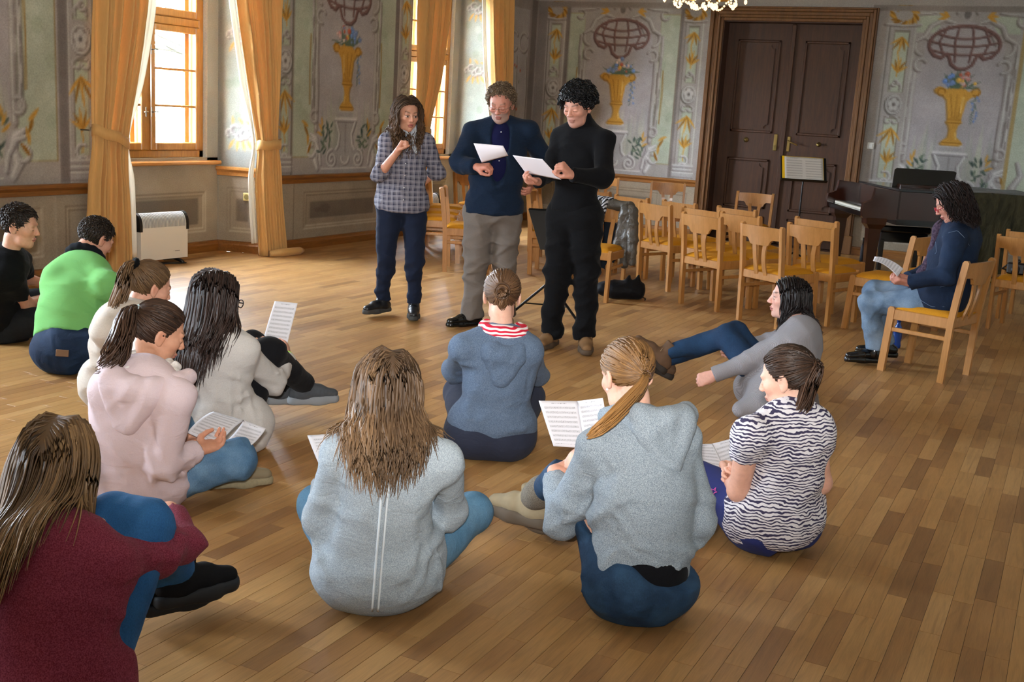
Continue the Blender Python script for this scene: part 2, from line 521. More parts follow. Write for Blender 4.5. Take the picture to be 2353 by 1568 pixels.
def bay(cv, c, green=True, hw=.88, flip=1):
    """one painted bay: garden view with vase on a scrolled pedestal inside a stone rocaille frame"""
    cv.rect(c - hw - .1, c + hw + .1, .78, 3.1, STONE)
    if green:
        for sx in (-1, 1):
            cv.rect(c + sx * .56, c + sx * hw, .95, 2.95, (.56, .50, .36)); cv.rect(c + sx * .56, c + sx * (hw - .014), .96, 2.94, GREEN)
            r = random.Random(int(c * 10) + sx)
            for k in range(14):
                cv.ell(c + sx * r.uniform(.6, hw - .04), r.uniform(1.0, 2.9), .05, .07, (.70, .73, .67) if k % 2 else (.60, .64, .56), .5)
    else:
        for sx in (-1, 1): cv.rect(c + sx * .3, c + sx * .6, 2.78, 2.98, GREEN)
    # garden field
    pts = [(-.5, .8), (-.5, 2.25), (-.44, 2.45), (-.46, 2.62), (-.3, 2.86), (0, 2.92), (.3, 2.86), (.46, 2.62), (.44, 2.45), (.5, 2.25), (.5, .8)]
    cv.poly([(c + x, y) for x, y in pts], LILAC)
    r = random.Random(int(c * 7) + 3)
    for k in range(46):     # pale veiled trees
        x = c + r.uniform(-.47, .47); y0 = r.uniform(.95, 1.2); h_ = r.uniform(.3, .62)
        cv.stroke([(x, y0), (x + .01, y0 + h_ * .6), (x, y0 + h_)], [.05, .04, .006], [(.70, .69, .62), (.52, .56, .51), (.66, .68, .61)][k % 3], .30)
    # frame: rocaille sides
    for sx in (-1, 1):
        F_ = lambda q: [(c + sx * x, y) for x, y in q]
        cv.relief(F_([(.53, 1.25), (.525, 1.6), (.535, 2.0), (.53, 2.3)]), [.05, .06, .05, .05])
        cv.relief(F_([(.585, 1.35), (.60, 1.7), (.585, 2.1), (.61, 2.45), (.60, 2.65)]), .034)
        cv.stroke(F_([(.64, 1.5), (.65, 1.9), (.64, 2.2)]), .016, GOLD2, .8)
        for k in range(16):
            y = 1.35 + k * .07
            cv.stroke(F_([(.56 + .04 * (k % 2), y), (.565 + .04 * (k % 2), y + .11)]), .011, (.45, .42, .41) if k % 3 else (.74, .73, .72), .8)
        cv.relief(F_(arc(.47, 2.40, .07, -100, 150)), [.03] * 14); cv.relief(F_(arc(.46, 2.62, .10, -80, 120)), [.034] * 14)
        cv.relief(F_([(.56, 2.68), (.46, 2.74), (.40, 2.86), (.26, 2.94), (.14, 2.90)]), [.03, .05, .05, .05, .03])
        cv.relief(F_([(.36, 2.66), (.28, 2.82), (.12, 2.88)]), [.03, .045, .03])
        cv.relief(F_(arc(.62, 2.93, .06, 60, 330)), .026); cv.relief(F_([(.62, 2.99), (.45, 3.0), (.36, 3.02)]), .018)
        # foot of the frame: big leafy scrolls with gilt leaves
        cv.relief(F_(arc(.56, 1.38, .06, 120, -120)), .03)
        cv.relief(F_([(.50, .84), (.55, .95), (.50, 1.05), (.53, 1.15), (.62, 1.2)]), [.06, .10, .07, .08, .03], 1)
        cv.relief(F_([(.44, .88), (.46, 1.0), (.53, 1.12), (.64, 1.15)]), [.03, .04, .04, .02], 1)
        cv.relief(F_(arc(.60, 1.02, .06, 100, -160)), .03, 1)
        for k in range(4):
            x, y = F_([(.66, 1.0 + .09 * k)])[0]
            cv.leaf(x, y, math.radians(80 if sx > 0 else 100) - sx * (k - 1.5) * .5, .13, .036, GOLD if k % 2 else GOLD2)
        for k in range(22):   # dark bushes
            x, y = F_([(r.uniform(.26, .46), r.uniform(.95, 1.28))])[0]
            cv.leaf(x, y, r.uniform(.2, 2.9), .075, .026, [(.30, .36, .32), (.38, .44, .37), (.25, .31, .29)][k % 3])
        for k in range(3):
            x, y = F_([(.42, 1.18 + .05 * k)])[0]; cv.leaf(x, y, 1.57 - sx * (1 - k * .5), .1, .028, GOLD)
    cv.ell(c, 3.0, .07, .09, (.64, .62, .61)); cv.ell(c + .01, 3.0, .04, .055, (.44, .42, .41)); cv.relief(arc(c, 2.98, .12, 20, 160), .04)
    for sx in (-1, 1):
        for k in range(3): cv.leaf(c + sx * .22, 2.97, (0.2 if sx > 0 else 2.94) + sx * (k - 1) * .6, .12, .035, GOLD)
    globe(cv, c, 2.60)
    # pedestal
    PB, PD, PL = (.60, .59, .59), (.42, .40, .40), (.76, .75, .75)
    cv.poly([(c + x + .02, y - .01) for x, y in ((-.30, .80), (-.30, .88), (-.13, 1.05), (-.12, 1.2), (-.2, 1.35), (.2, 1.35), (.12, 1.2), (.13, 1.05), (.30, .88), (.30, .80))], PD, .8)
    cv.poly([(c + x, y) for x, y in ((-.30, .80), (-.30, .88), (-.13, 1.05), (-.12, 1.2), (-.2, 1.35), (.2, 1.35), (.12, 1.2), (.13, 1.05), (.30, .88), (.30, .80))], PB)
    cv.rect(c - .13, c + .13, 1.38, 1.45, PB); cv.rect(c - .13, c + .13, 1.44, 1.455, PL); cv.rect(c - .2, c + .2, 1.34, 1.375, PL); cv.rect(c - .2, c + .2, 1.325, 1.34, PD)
    for sx in (-1, 1):
        cv.relief([(c + sx * .17, 1.32), (c + sx * .11, 1.2), (c + sx * .13, 1.08), (c + sx * .22, .98)], .03, 1)
        q = arc(0, 0, .105, 90, -500, 30, r1=.015); q[:, 0] = c + sx * (.24 + q[:, 0]); q[:, 1] += .93
        cv.ell(c + sx * .24, .93, .12, .12, PB); cv.relief(q, .026, 1)
    cv.rect(c - .42, c + .42, .77, .835, PB); cv.rect(c - .42, c + .42, .825, .84, PL)
    cv.relief(arc(c, .95, .07, 180, 360), .024, 1); cv.stroke([(c, 1.3), (c, 1.0)], .02, PD, .5)
    vase(cv, c, 1.455, flip)
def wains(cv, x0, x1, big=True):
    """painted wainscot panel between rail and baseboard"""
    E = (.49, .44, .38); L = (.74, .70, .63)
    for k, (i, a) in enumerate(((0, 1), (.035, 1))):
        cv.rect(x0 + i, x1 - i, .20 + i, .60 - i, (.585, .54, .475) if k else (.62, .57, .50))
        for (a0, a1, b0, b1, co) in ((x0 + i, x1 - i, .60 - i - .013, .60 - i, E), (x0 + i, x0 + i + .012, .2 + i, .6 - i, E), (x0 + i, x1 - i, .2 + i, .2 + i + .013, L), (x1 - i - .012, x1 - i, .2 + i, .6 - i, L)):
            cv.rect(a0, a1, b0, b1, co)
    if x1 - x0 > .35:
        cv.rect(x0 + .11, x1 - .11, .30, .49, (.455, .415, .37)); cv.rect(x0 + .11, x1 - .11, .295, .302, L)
WAIN = (.60, .555, .49)
def emit(cv, fn, store):
    n = len(store['v'])
    X, Y = cv.X.ravel(), cv.Y.ravel()
    store['v'].append(fn(X, Y)); store['c'].append(lin(np.clip(cv.c, 0, 1)).reshape(-1, 3))
    i = np.arange(cv.nz * cv.ns).reshape(cv.nz, cv.ns)
    q = np.stack([i[:-1, :-1], i[:-1, 1:], i[1:, 1:], i[1:, :-1]], -1).reshape(-1, 4)
    store['f'].append(q + store['n']); store['n'] += len(X)
def new_store(): return {'v': [], 'c': [], 'f': [], 'n': 0}
def flat(store, pts, col):
    store['v'].append(np.asarray(pts, float)); store['c'].append(np.tile(lin(np.array(col)), (4, 1)))
    store['f'].append(np.array([[0, 1, 2, 3]]) + store['n']); store['n'] += 4
def wall_build(name, st, label):
    o = mesh_obj(name, np.concatenate(st['v']), np.concatenate(st['f']), M_FRESCO, attrs={'paint': np.concatenate(st['c'])})
    return tag(o, label, 'wall', kind='structure')

t = NT('fresco_plaster')
_c = t.attr('paint')[0]
_co = t.coord()
_n = t.noise(_co, 90, 3, 0.7)
_g = t.noise(_co, 2.2, 4, 0.6)
_c = t.mix(1.0, _c, t.ramp(_n, [(0.3, .84), (0.7, 1.12)]), 'MULTIPLY')
_c = t.mix(1.0, _c, t.ramp(_g, [(0.3, .90), (0.7, 1.06)]), 'MULTIPLY')
t.bump(_n, 0.12, 0.002)
M_FRESCO = t.fin(_c, 0.92, 0.2)

def base_wall(cv):
    cv.c[:] = STONE
    cv.rect(-99, 99, 0, .77, WAIN)
# window wall ------------------------------------------------------
st = new_store()
NH, NB = 1.03, 0.885       # half width of niche at the wall face / at its back
segs = [(UB, WINC[3] - NH), (WINC[3] + NH, WINC[2] - NH), (WINC[2] + NH, WINC[0] - NH), (WINC[0] + NH, WINC[1] - NH + .03), (WINC[1] + NH, UD)]
for k, (a, b) in enumerate(segs):
    if k < 2:
        for (z0, z1, co) in ((0, .77, WAIN), (.77, ZC, STONE)):
            flat(st, [(b, VW, z0), (a, VW, z0), (a, VW, z1), (b, VW, z1)], co)
        continue
    cv = Canvas(a, b, 0, 3.1)
    base_wall(cv)
    if k == 2:
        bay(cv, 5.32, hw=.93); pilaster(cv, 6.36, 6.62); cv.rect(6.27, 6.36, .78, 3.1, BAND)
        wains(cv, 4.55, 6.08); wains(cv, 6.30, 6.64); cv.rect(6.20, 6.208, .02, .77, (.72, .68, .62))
    elif k == 3:
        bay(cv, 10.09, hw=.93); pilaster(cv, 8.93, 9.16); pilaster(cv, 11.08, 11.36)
        cv.rect(9.165, 9.30 - .12, .78, 3.1, BAND); cv.rect(11.0, 11.08, .78, 3.1, BAND); cv.rect(11.40, 11.46, .78, 3.1, BAND)
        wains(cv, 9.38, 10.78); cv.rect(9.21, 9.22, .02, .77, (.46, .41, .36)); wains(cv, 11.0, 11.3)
        cv.ell(9.75, .41, .10, .05, (.37, .33, .30), .5); cv.ell(9.62, .40, .05, .03, (.37, .33, .30), .5)
    else:
        cv.rect(a, b, .78, 3.1, (.56, .535, .525))
        cv.rect(13.5, 14.4, .95, 2.95, LILAC)
        for x_ in (13.95, 14.25):
            cv.relief(arc(x_, 2.5, .13, 40, 320), .04); cv.relief([(x_ + .1, 2.3), (x_ + .14, 1.8), (x_ + .12, 1.3)], .035)
        r_ = random.Random(5)
        for q in range(26): cv.ell(r_.uniform(13.6, 14.2), r_.uniform(1.5, 2.2), .016, .02, (.66, .30, .20) if q % 2 else (.5, .52, .45))
        for q in range(30): cv.stroke([(r_.uniform(13.5, 14.3), r_.uniform(1.0, 1.4)) for _ in range(2)], .02, (.5, .54, .47), .4)
        cv.rect(14.46, 14.62, .78, 3.1, BAND)
    cv.mottle(.10, rng)
    emit(cv, lambda X, Y: np.stack([X, np.full_like(X, VW), Y], 1), st)
    flat(st, [(b, VW, 3.1), (a, VW, 3.1), (a, VW, ZC), (b, VW, ZC)], (.62, .60, .58))
WZ0, WZ1, WHW = 0.93, 3.0, 0.735        # window opening
for k, c in enumerate(WINC):
    vb = VW + NICHE
    for sx in (-1, 1):
        x0, x1 = c + sx * NB, c + sx * NH
        def side(X, Y, x0=x0, x1=x1):
            f = X / NICHE
            return np.stack([x0 + (x1 - x0) * f, vb - X, Y], 1)
        if k < 2:
            cv = Canvas(0, NICHE, 0, 3.1)
            cv.c[:] = (.55, .565, .555)
            cv.rect(0, .5, 0, .85, WAIN)
            cv.rect(.07, .5, 1.0, 2.96, (.57, .58, .555)); cv.rect(.08, .5, 1.02, 2.95, (.585, .61, .58))
            cv.rect(.0, .05, .86, 3.1, (.46, .46, .45))
            r_ = random.Random(k * 2 + sx)
            for q in range(18): cv.ell(r_.uniform(.1, .42), r_.uniform(1.3, 2.9), .04, .05, (.51, .56, .50) if q % 2 else (.65, .66, .63), .5)
            for zc in (1.13, 2.05, 2.85) if k == 1 else (1.18, 2.12, 2.9):
                for q in range(7):
                    cv.relief(arc(.12 + .05 * q, zc + .035 * math.sin(q * 2.1), .035 + .01 * (q % 2), 40 * q, 40 * q + 240), .018, 1)
                    cv.leaf(.16 + .045 * q, zc - .07, -2.2 + .35 * q, .10, .028, (.80, .62, .36))
                    if q % 2: cv.leaf(.1 + .05 * q, zc + .09, 1.2 + .3 * q, .07, .022, (.80, .62, .36))
            for q, i in ((0, 0), (1, .03)):
                cv.rect(.10 + i, .40 - i, .20 + i, .64 - i, (.49, .44, .38)); cv.rect(.112 + i, .40 - i, .20 + i, .63 - i, (.72, .68, .6)); cv.rect(.112 + i, .39 - i, .215 + i, .63 - i, (.60, .555, .49))
            cv.rect(.19, .31, .31, .53, (.455, .415, .37))
            cv.mottle(.08, rng)
            emit(cv, side, st)
        else:
            q = side(np.array([0, NICHE, NICHE, 0.]), np.array([0, 0, 3.1, 3.1]))
            flat(st, q, (.66, .675, .66))
        # strips of niche back beside the window
        flat(st, [(c + sx * WHW, vb, .86), (c + sx * NB, vb, .86), (c + sx * NB, vb, 3.1), (c + sx * WHW, vb, 3.1)], (.55, .55, .54))
        flat(st, [(c + sx * WHW, vb, WZ0), (c + sx * WHW, vb + .3, WZ0), (c + sx * WHW, vb + .3, WZ1), (c + sx * WHW, vb, WZ1)], (.8, .8, .78))
    cv = Canvas(c - NB, c + NB, 0, WZ0, .016 if k < 2 else .08)
    cv.c[:] = WAIN
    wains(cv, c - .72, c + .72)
    cv.rect(c - .61, c + .61, .28, .54, (.445, .405, .36))
    cv.mottle(.10, rng)
    emit(cv, lambda X, Y: np.stack([X, np.full_like(X, vb), Y], 1), st)
    flat(st, [(c - NB, vb, WZ1), (c + NB, vb, WZ1), (c + NB, vb, 3.1), (c - NB, vb, 3.1)], (.6, .6, .59))
    flat(st, [(c - NH, VW, 3.1), (c + NH, VW, 3.1), (c + NB, vb, 3.1), (c - NB, vb, 3.1)], (.7, .7, .69))
    flat(st, [(c - NH, VW, 3.1), (c + NH, VW, 3.1), (c + NH, VW, ZC), (c - NH, VW, ZC)], (.62, .60, .58))
    flat(st, [(c - WHW, vb, WZ0), (c + WHW, vb, WZ0), (c + WHW, vb + .3, WZ0), (c - WHW, vb + .3, WZ0)], (.8, .8, .78))
    flat(st, [(c - WHW, vb, WZ1), (c + WHW, vb, WZ1), (c + WHW, vb + .3, WZ1), (c - WHW, vb + .3, WZ1)], (.8, .8, .78))
wall_build('wall_left', st, 'frescoed window wall with painted vases and deep window niches')
# door wall --------------------------------------------------------
DC, DHW, DZ = 3.63, 0.89, 2.88        # door opening centre, half width, height
st = new_store()
cv = Canvas(DC + DHW + .1, VW, 0, 3.1)
base_wall(cv)
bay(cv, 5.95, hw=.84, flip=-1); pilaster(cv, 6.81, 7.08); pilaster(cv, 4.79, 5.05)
cv.rect(6.74, 6.80, .78, 3.1, BAND); cv.rect(5.07, 5.12, .78, 3.1, BAND); cv.rect(7.10, 7.25, .78, 3.1, (.50, .475, .465))
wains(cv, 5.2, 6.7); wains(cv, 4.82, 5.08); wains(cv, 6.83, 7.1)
cv.rect(4, 8, 3.02, 3.1, (.52, .49, .47))
cv.mottle(.10, rng)
emit(cv, lambda X, Y: np.stack([np.full_like(X, UD), X, Y], 1), st)
cv = Canvas(0.0, DC - DHW - .1, 0, 3.1)
base_wall(cv)
bay(cv, 1.53, green=False, hw=.55, flip=-1); pilaster(cv, 2.10, 2.42)
cv.rect(.0, .86, .78, 3.1, (.66, .69, .62)); cv.rect(.86, .90, .78, 3.0, (.62, .54, .36))
cv.relief([(.72, .85), (.78, 1.0), (.70, 1.15), (.76, 1.3)], [.06, .08, .06, .03]); cv.relief(arc(.45, .95, .09, 0, 300), .04)
wains(cv, .95, 2.05); wains(cv, 2.12, 2.45); wains(cv, .1, .8)
cv.rect(-1, 3, 3.03, 3.1, (.52, .49, .47))
cv.mottle(.10, rng)
emit(cv, lambda X, Y: np.stack([np.full_like(X, UD), X, Y], 1), st)
flat(st, [(UD, VR, 0), (UD, 0, 0), (UD, 0, .77), (UD, VR, .77)], WAIN)
flat(st, [(UD, VR, .77), (UD, 0, .77), (UD, 0, 3.1), (UD, VR, 3.1)], (.64, .66, .60))
flat(st, [(UD, VR, 3.1), (UD, VW, 3.1), (UD, VW, ZC), (UD, VR, ZC)], (.62, .60, .58))
flat(st, [(UD, DC - DHW - .1, DZ + .05), (UD, DC + DHW + .1, DZ + .05), (UD, DC + DHW + .1, 3.1), (UD, DC - DHW - .1, 3.1)], STONE)
wall_build('wall_front', st, 'frescoed end wall with painted flower vases around the double door')
st = new_store()
flat(st, [(UB, VR, 0), (UD, VR, 0), (UD, VR, ZC), (UB, VR, ZC)], (.78, .79, .76))
wall_build('wall_right', st, 'plain pale green side wall opposite the windows')
st = new_store()
flat(st, [(UB, VR, 0), (UB, VW, 0), (UB, VW, ZC), (UB, VR, ZC)], (.78, .78, .76))
wall_build('wall_back', st, 'plain pale wall behind the viewer')
M_CEIL = plain('ceiling_plaster', '#efece6', 0.9, 0.2, var=0.03, scale=6)
o = mesh_obj('ceiling', [(UB, VR, ZC), (UD, VR, ZC), (UD, VW, ZC), (UB, VW, ZC)], [[0, 1, 2, 3]], M_CEIL)
tag(o, 'plain white plaster ceiling of the hall', 'ceiling', kind='structure')

# ---------------- floor: parquet strips laid along the window wall
def floor_mat(name, use_obj):
    t = NT(name)
    pos = t.n('NewGeometry').outputs['Position']
    if use_obj:
        rnd = t.n('ObjectInfo').outputs['Random']
    else:
        rnd = t.attr('tone')[2]
    cmb = t.n('CombineXYZ')
    t.set(cmb.inputs[0], t.math('MULTIPLY', rnd, 37.0)); t.set(cmb.inputs[1], t.math('MULTIPLY', rnd, 91.0)); t.set(cmb.inputs[2], t.math('MULTIPLY', rnd, 13.0))
    va = t.n('VectorMath', operation='ADD')
    t.l(pos, va.inputs[0]); t.l(cmb.outputs[0], va.inputs[1])
    g1 = t.noise(t.mapping(va.outputs[0], (1.4, 17, 1)), 2.2, 5, 0.6, 1.2)
    g2 = t.noise(t.mapping(va.outputs[0], (5, 120, 1)), 3.0, 2, 0.5)
    streak = t.noise(t.mapping(va.outputs[0], (0.9, 26, 1)), 1.1, 2, 0.5, 0.5)
    base = t.ramp(rnd, [(0.0, hexc('#866039')), (0.12, hexc('#9a7043')), (0.5, hexc('#a57b49')), (0.85, hexc('#ac8350')), (1.0, hexc('#b58d5b'))])
    c = t.mix(1.0, base, t.ramp(g1, [(0.25, .76), (0.5, 1.0), (0.75, 1.10)]), 'MULTIPLY')
    c = t.mix(1.0, c, t.ramp(g2, [(0.3, .90), (0.7, 1.06)]), 'MULTIPLY')
    c = t.mix(t.ramp(streak, [(0.66, 0.0), (0.76, 0.55)]), c, hexc('#6d4526'))
    wear = t.noise(t.mapping(pos, (1, 1, 1)), 0.8, 4, 0.6)
    rough = t.ramp(wear, [(0.3, .36), (0.7, .5)])
    t.bump(t.math('ADD', g2, t.math('MULTIPLY', t.noise(pos, 1.4, 2), 6.0)), 0.08, 0.002)
    return t.fin(c, rough, 0.4, 0, 0.06)
M_FL_OBJ = floor_mat('parquet_strip', True)
M_FL = floor_mat('parquet_field', False)
FW = 0.068
r = random.Random(11)
strips = []
vrow = VR
k = 0
while vrow < VW + NICHE:
    # three strips make one board; ends stagger
    x = UB - r.random() * 0.45
    while x < UD:
        L = r.choice((0.36, 0.42, 0.48, 0.54))
        inn = vrow + FW * .5 < VW or any(abs(x + L / 2 - c) < NB for c in WINC)
        if inn: strips.append((max(x, UB), min(x + L, UD), vrow, L))
        x += L
    vrow += FW; k += 1
def in_view(x, y):
    a, b = proj((x, y, 0))
    return -40 < a < 2400 and a > -40 and b < 1640 and (np.array([x, y, 0]) - ORG) @ CRZ > 1
vis = [s_ for s_ in strips if (np.array([(s_[0] + s_[1]) / 2, s_[2], 0]) - ORG) @ CRZ > 1.5 and in_view((s_[0] + s_[1]) / 2, s_[2] + FW / 2) and s_[1] - s_[0] > .3]
def shown(s_):
    d = np.hypot((s_[0] + s_[1]) / 2, s_[2])
    return -d
vis.sort(key=shown, reverse=True)
near = set(vis[:300])
floor = mesh_obj('floor', [(UB - .5, VR - .5, -.004), (UD + .5, VR - .5, -.004), (UD + .5, VW + NICHE + .5, -.004), (UB - .5, VW + NICHE + .5, -.004)], [[0, 1, 2, 3]], plain('floor_base', '#4a3018', 0.8))
tag(floor, 'honey coloured parquet strip floor of the hall', 'floor', kind='structure')
g_ = 0.0005
plank_me = {}
def plank_mesh(L):
    if L not in plank_me:
        m = MB()
        h = L / 2 - g_; w_ = FW / 2 - g_; b = .0006
        m.add([(-h, -w_, -.02), (h, -w_, -.02), (h, w_, -.02), (-h, w_, -.02), (-h, -w_, -b), (h, -w_, -b), (h, w_, -b), (-h, w_, -b), (-h + b, -w_ + b, 0), (h - b, -w_ + b, 0), (h - b, w_ - b, 0), (-h + b, w_ - b, 0)],
              [[0, 1, 5, 4], [1, 2, 6, 5], [2, 3, 7, 6], [3, 0, 4, 7], [4, 5, 9, 8], [5, 6, 10, 9], [6, 7, 11, 10], [7, 4, 8, 11], [8, 9, 10, 11]])
        me = bpy.data.meshes.new('plank'); me.from_pydata(m.v, [], m.f); me.materials.append(M_FL_OBJ)
        plank_me[L] = me
    return plank_me[L]
fv, ff, ft = [], [], []
for s_ in strips:
    x0, x1, v0, L = s_
    if s_ in near:
        o = bpy.data.objects.new('plank', plank_mesh(L)); COL.objects.link(o)
        o.parent = floor; o.location = ((x0 + x1) / 2, v0 + FW / 2, 0)
    else:
        n = len(fv); b = .0005
        a0, a1, b0, b1 = x0 + g_, x1 - g_, v0 + g_, v0 + FW - g_
        fv += [(a0, b0, -b), (a1, b0, -b), (a1, b1, -b), (a0, b1, -b), (a0 + b, b0 + b, 0), (a1 - b, b0 + b, 0), (a1 - b, b1 - b, 0), (a0 + b, b1 - b, 0)]
        ff += [[n, n + 1, n + 5, n + 4], [n + 1, n + 2, n + 6, n + 5], [n + 2, n + 3, n + 7, n + 6], [n + 3, n, n + 4, n + 7], [n + 4, n + 5, n + 6, n + 7]]
        ft += [r.random()] * 8
o = mesh_obj('plank_field', fv, np.array(ff), M_FL, floor, attrs={'tone': ft})
tag(o, kind='stuff')

# ---------------- rails, baseboards, sills
M_RAIL = wood('rail_wood', '#6b4019', '#8d5a26', 0.35, axis=0, coat=.2)
M_SILL = wood('sill_wood', '#a9713a', '#c08a4c', 0.3, axis=0, coat=.3)
M_RAILY = wood('rail_wood_y', '#7a4c20', '#9a672f', 0.35, axis=1, coat=.2)
RP = [(0, .685), (-.02, .69), (-.022, .725), (-.035, .735), (-.05, .75), (-.05, .77), (-.04, .778), (0, .778)]
BP = [(0, 0), (-.03, 0), (-.03, .07), (-.022, .085), (-.018, .105), (0, .11)]
def run(mb, p0, p1, prof, inward):
    """moulding profile (offset, z) swept from p0 to p1; inward = unit normal pointing into the room"""
    p0, p1, inward = np.array(p0, float), np.array(p1, float), np.array(inward, float)
    n = len(prof); vs = []
    for p in (p0, p1):
        for d, z in prof: vs.append((p[0] - inward[0] * d, p[1] - inward[1] * d, z))
    fs = [[i, (i + 1) % n, (i + 1) % n + n, i + n] for i in range(n)] + [list(range(n))[::-1], list(range(n, 2 * n))]
    mb.add(vs, fs)
tn = 0
def trim(name, mb, mat, label):
    return tag(mb.build(name, mat), label, 'trim', kind='structure')
mr, mbb = MB(), MB()
for a, b in segs:
    run(mr, (a, VW), (b, VW), RP, (0, -1)); run(mbb, (a, VW), (b, VW), BP, (0, -1))
trim('trim_1', mr, M_RAIL, 'brown chair rail moulding along the window wall')
for k, c in enumerate(WINC):
    vb = VW + NICHE
    for sx in (-1, 1):
        p0, p1 = (c + sx * NB, vb), (c + sx * NH, VW)
        n_ = np.array([-sx * NICHE, -(NH - NB)]) / math.hypot(NICHE, NH - NB)
        run(mbb, p0, p1, BP, n_)
        if k < 2:
            m = MB(); run(m, p0, p1, [(d, z + .07) for d, z in RP], n_)
            trim('trim_%d' % (3 + 2 * k + (sx > 0)), m, M_SILL, ['light wood rail on the side of the nearer window niche', 'light wood rail on the side of the farther window niche'][k] + (', door side' if sx > 0 else ', camera side'))
    run(mbb, (c - NB, vb), (c + NB, vb), BP, (0, -1))
    if k < 2:
        m = MB(); m.box(c - NB + .01, c + NB - .01, vb - .07, vb + .02, .865, .905, .012)
        trim('trim_%d' % (7 + k), m, M_SILL, ['light wood window sill above the white heater', 'light wood window sill of the far window'][k])
tag(mbb.build('baseboard_left', M_RAIL), 'brown baseboard following the window wall and niches', 'baseboard', kind='structure')
m = MB(); run(m, (UD, DC + DHW + .18), (UD, VW), RP, (-1, 0)); run(m, (UD, VR), (UD, DC - DHW - .18), RP, (-1, 0))
trim('trim_2', m, M_RAILY, 'brown chair rail moulding along the door wall')
m = MB(); run(m, (UD, DC + DHW + .18), (UD, VW), BP, (-1, 0)); run(m, (UD, VR), (UD, DC - DHW - .18), BP, (-1, 0))
tag(m.build('baseboard_front', M_RAILY), 'brown baseboard along the door wall', 'baseboard', kind='structure')

# ---------------- windows
M_WIN = wood('window_wood', '#8a5a22', '#b07c38', 0.35, axis=2, coat=.2)
M_BRASS = plain('old_brass', '#a8925c', 0.35, 0.5, 1.0)
M_STEEL = plain('dull_steel', '#8f8f8c', 0.35, 0.5, 0.9)
t = NT('window_glass')
_tr = t.n('BsdfTransparent'); _gl = t.n('BsdfGlossy'); _gl.inputs['Roughness'].default_value = 0.02
_mx = t.n('MixShader'); _mx.inputs[0].default_value = 0.05
t.l(_tr.outputs[0], _mx.inputs[1]); t.l(_gl.outputs[0], _mx.inputs[2]); t.l(_mx.outputs[0], t.o.inputs[0])
M_GLASS = t.m
def window(n, c, label):
    vb = VW + NICHE
    root = empty('window_%d' % n, (c, vb, WZ0))
    tag(root, label, 'window', kind='structure')
    H_ = WZ1 - WZ0; TR = 2.15 - WZ0; y0, y1 = .03, .11
    m = MB()
    for a, b, z0, z1 in ((-WHW, -WHW + .06, 0, H_), (WHW - .06, WHW, 0, H_), (-WHW, WHW, 0, .07), (-WHW, WHW, H_ - .05, H_), (-.03, .03, .07, H_ - .05), (-WHW + .06, WHW - .06, TR, TR + .075)):
        m.box(a, b, y0 + .02, y1 + .1, z0, z1, .006)
    m.build('window_frame', M_WIN, root)
    for sx in (-1, 1):
        for (z0, z1, rows) in ((.07, TR, 3), (TR + .075, H_ - .05, 2)):
            a, b = (.03, WHW - .06) if sx > 0 else (-WHW + .06, -.03)
            sash = MB()
            w_ = .062
            for q in ((a, a + w_, z0, z1), (b - w_, b, z0, z1), (a + w_, b - w_, z0, z0 + w_ + .01), (a + w_, b - w_, z1 - w_, z1)):
                sash.box(q[0], q[1], y0, y0 + .05, q[2], q[3], .008)
            so = sash.build('sash', M_WIN, root)
            h = (z1 - z0 - 2 * w_ - .01) / rows
            for k in range(rows):
                zz = z0 + w_ + .01 + k * h
                if k:
                    MB().box(a + w_, b - w_, y0 + .012, y0 + .04, zz - .011, zz + .011, .004).build('glazing_bar', M_WIN, so)
                MB().box(a + w_ - .005, b - w_ + .005, y0 + .024, y0 + .027, zz - .005, zz + h + .005).build('pane', M_GLASS, so)
            # outer second sash
            s2 = MB()
            for q in ((a + .02, a + .075, z0, z1), (b - .075, b - .02, z0, z1), (a + .075, b - .075, z0, z0 + .06), (a + .075, b - .075, z1 - .06, z1)) + tuple((a + .07, b - .07, z0 + .06 + k * h, z0 + .085 + k * h) for k in range(1, rows)):
                s2.box(q[0], q[1], y0 + .13, y0 + .16, q[2], q[3])
            s2.build('outer_sash', M_WIN, root)
    for z in (.42, TR - .24) + (() if n > 2 else ()):
        for sx in (-1, 1):
            m = MB(); x = sx * .035
            m.box(x - .008, x + .008, y0 - .006, y0, z - .045, z + .045, .003)
            m.tube([(x, y0 - .004, z), (x, y0 - .03, z), (x + sx * .02, y0 - .035, z + .005), (x + sx * .05, y0 - .035, z)], .006, 6)
            m.build('window_latch', M_STEEL, root)
    return root
window(1, WINC[0], 'tall brown wooden casement window above the white heater')
window(2, WINC[1], 'tall brown wooden casement window partly hidden by the standing people')
window(3, WINC[2], 'tall brown wooden casement window left of the visible wall')
window(4, WINC[3], 'tall brown wooden casement window nearest the viewer')

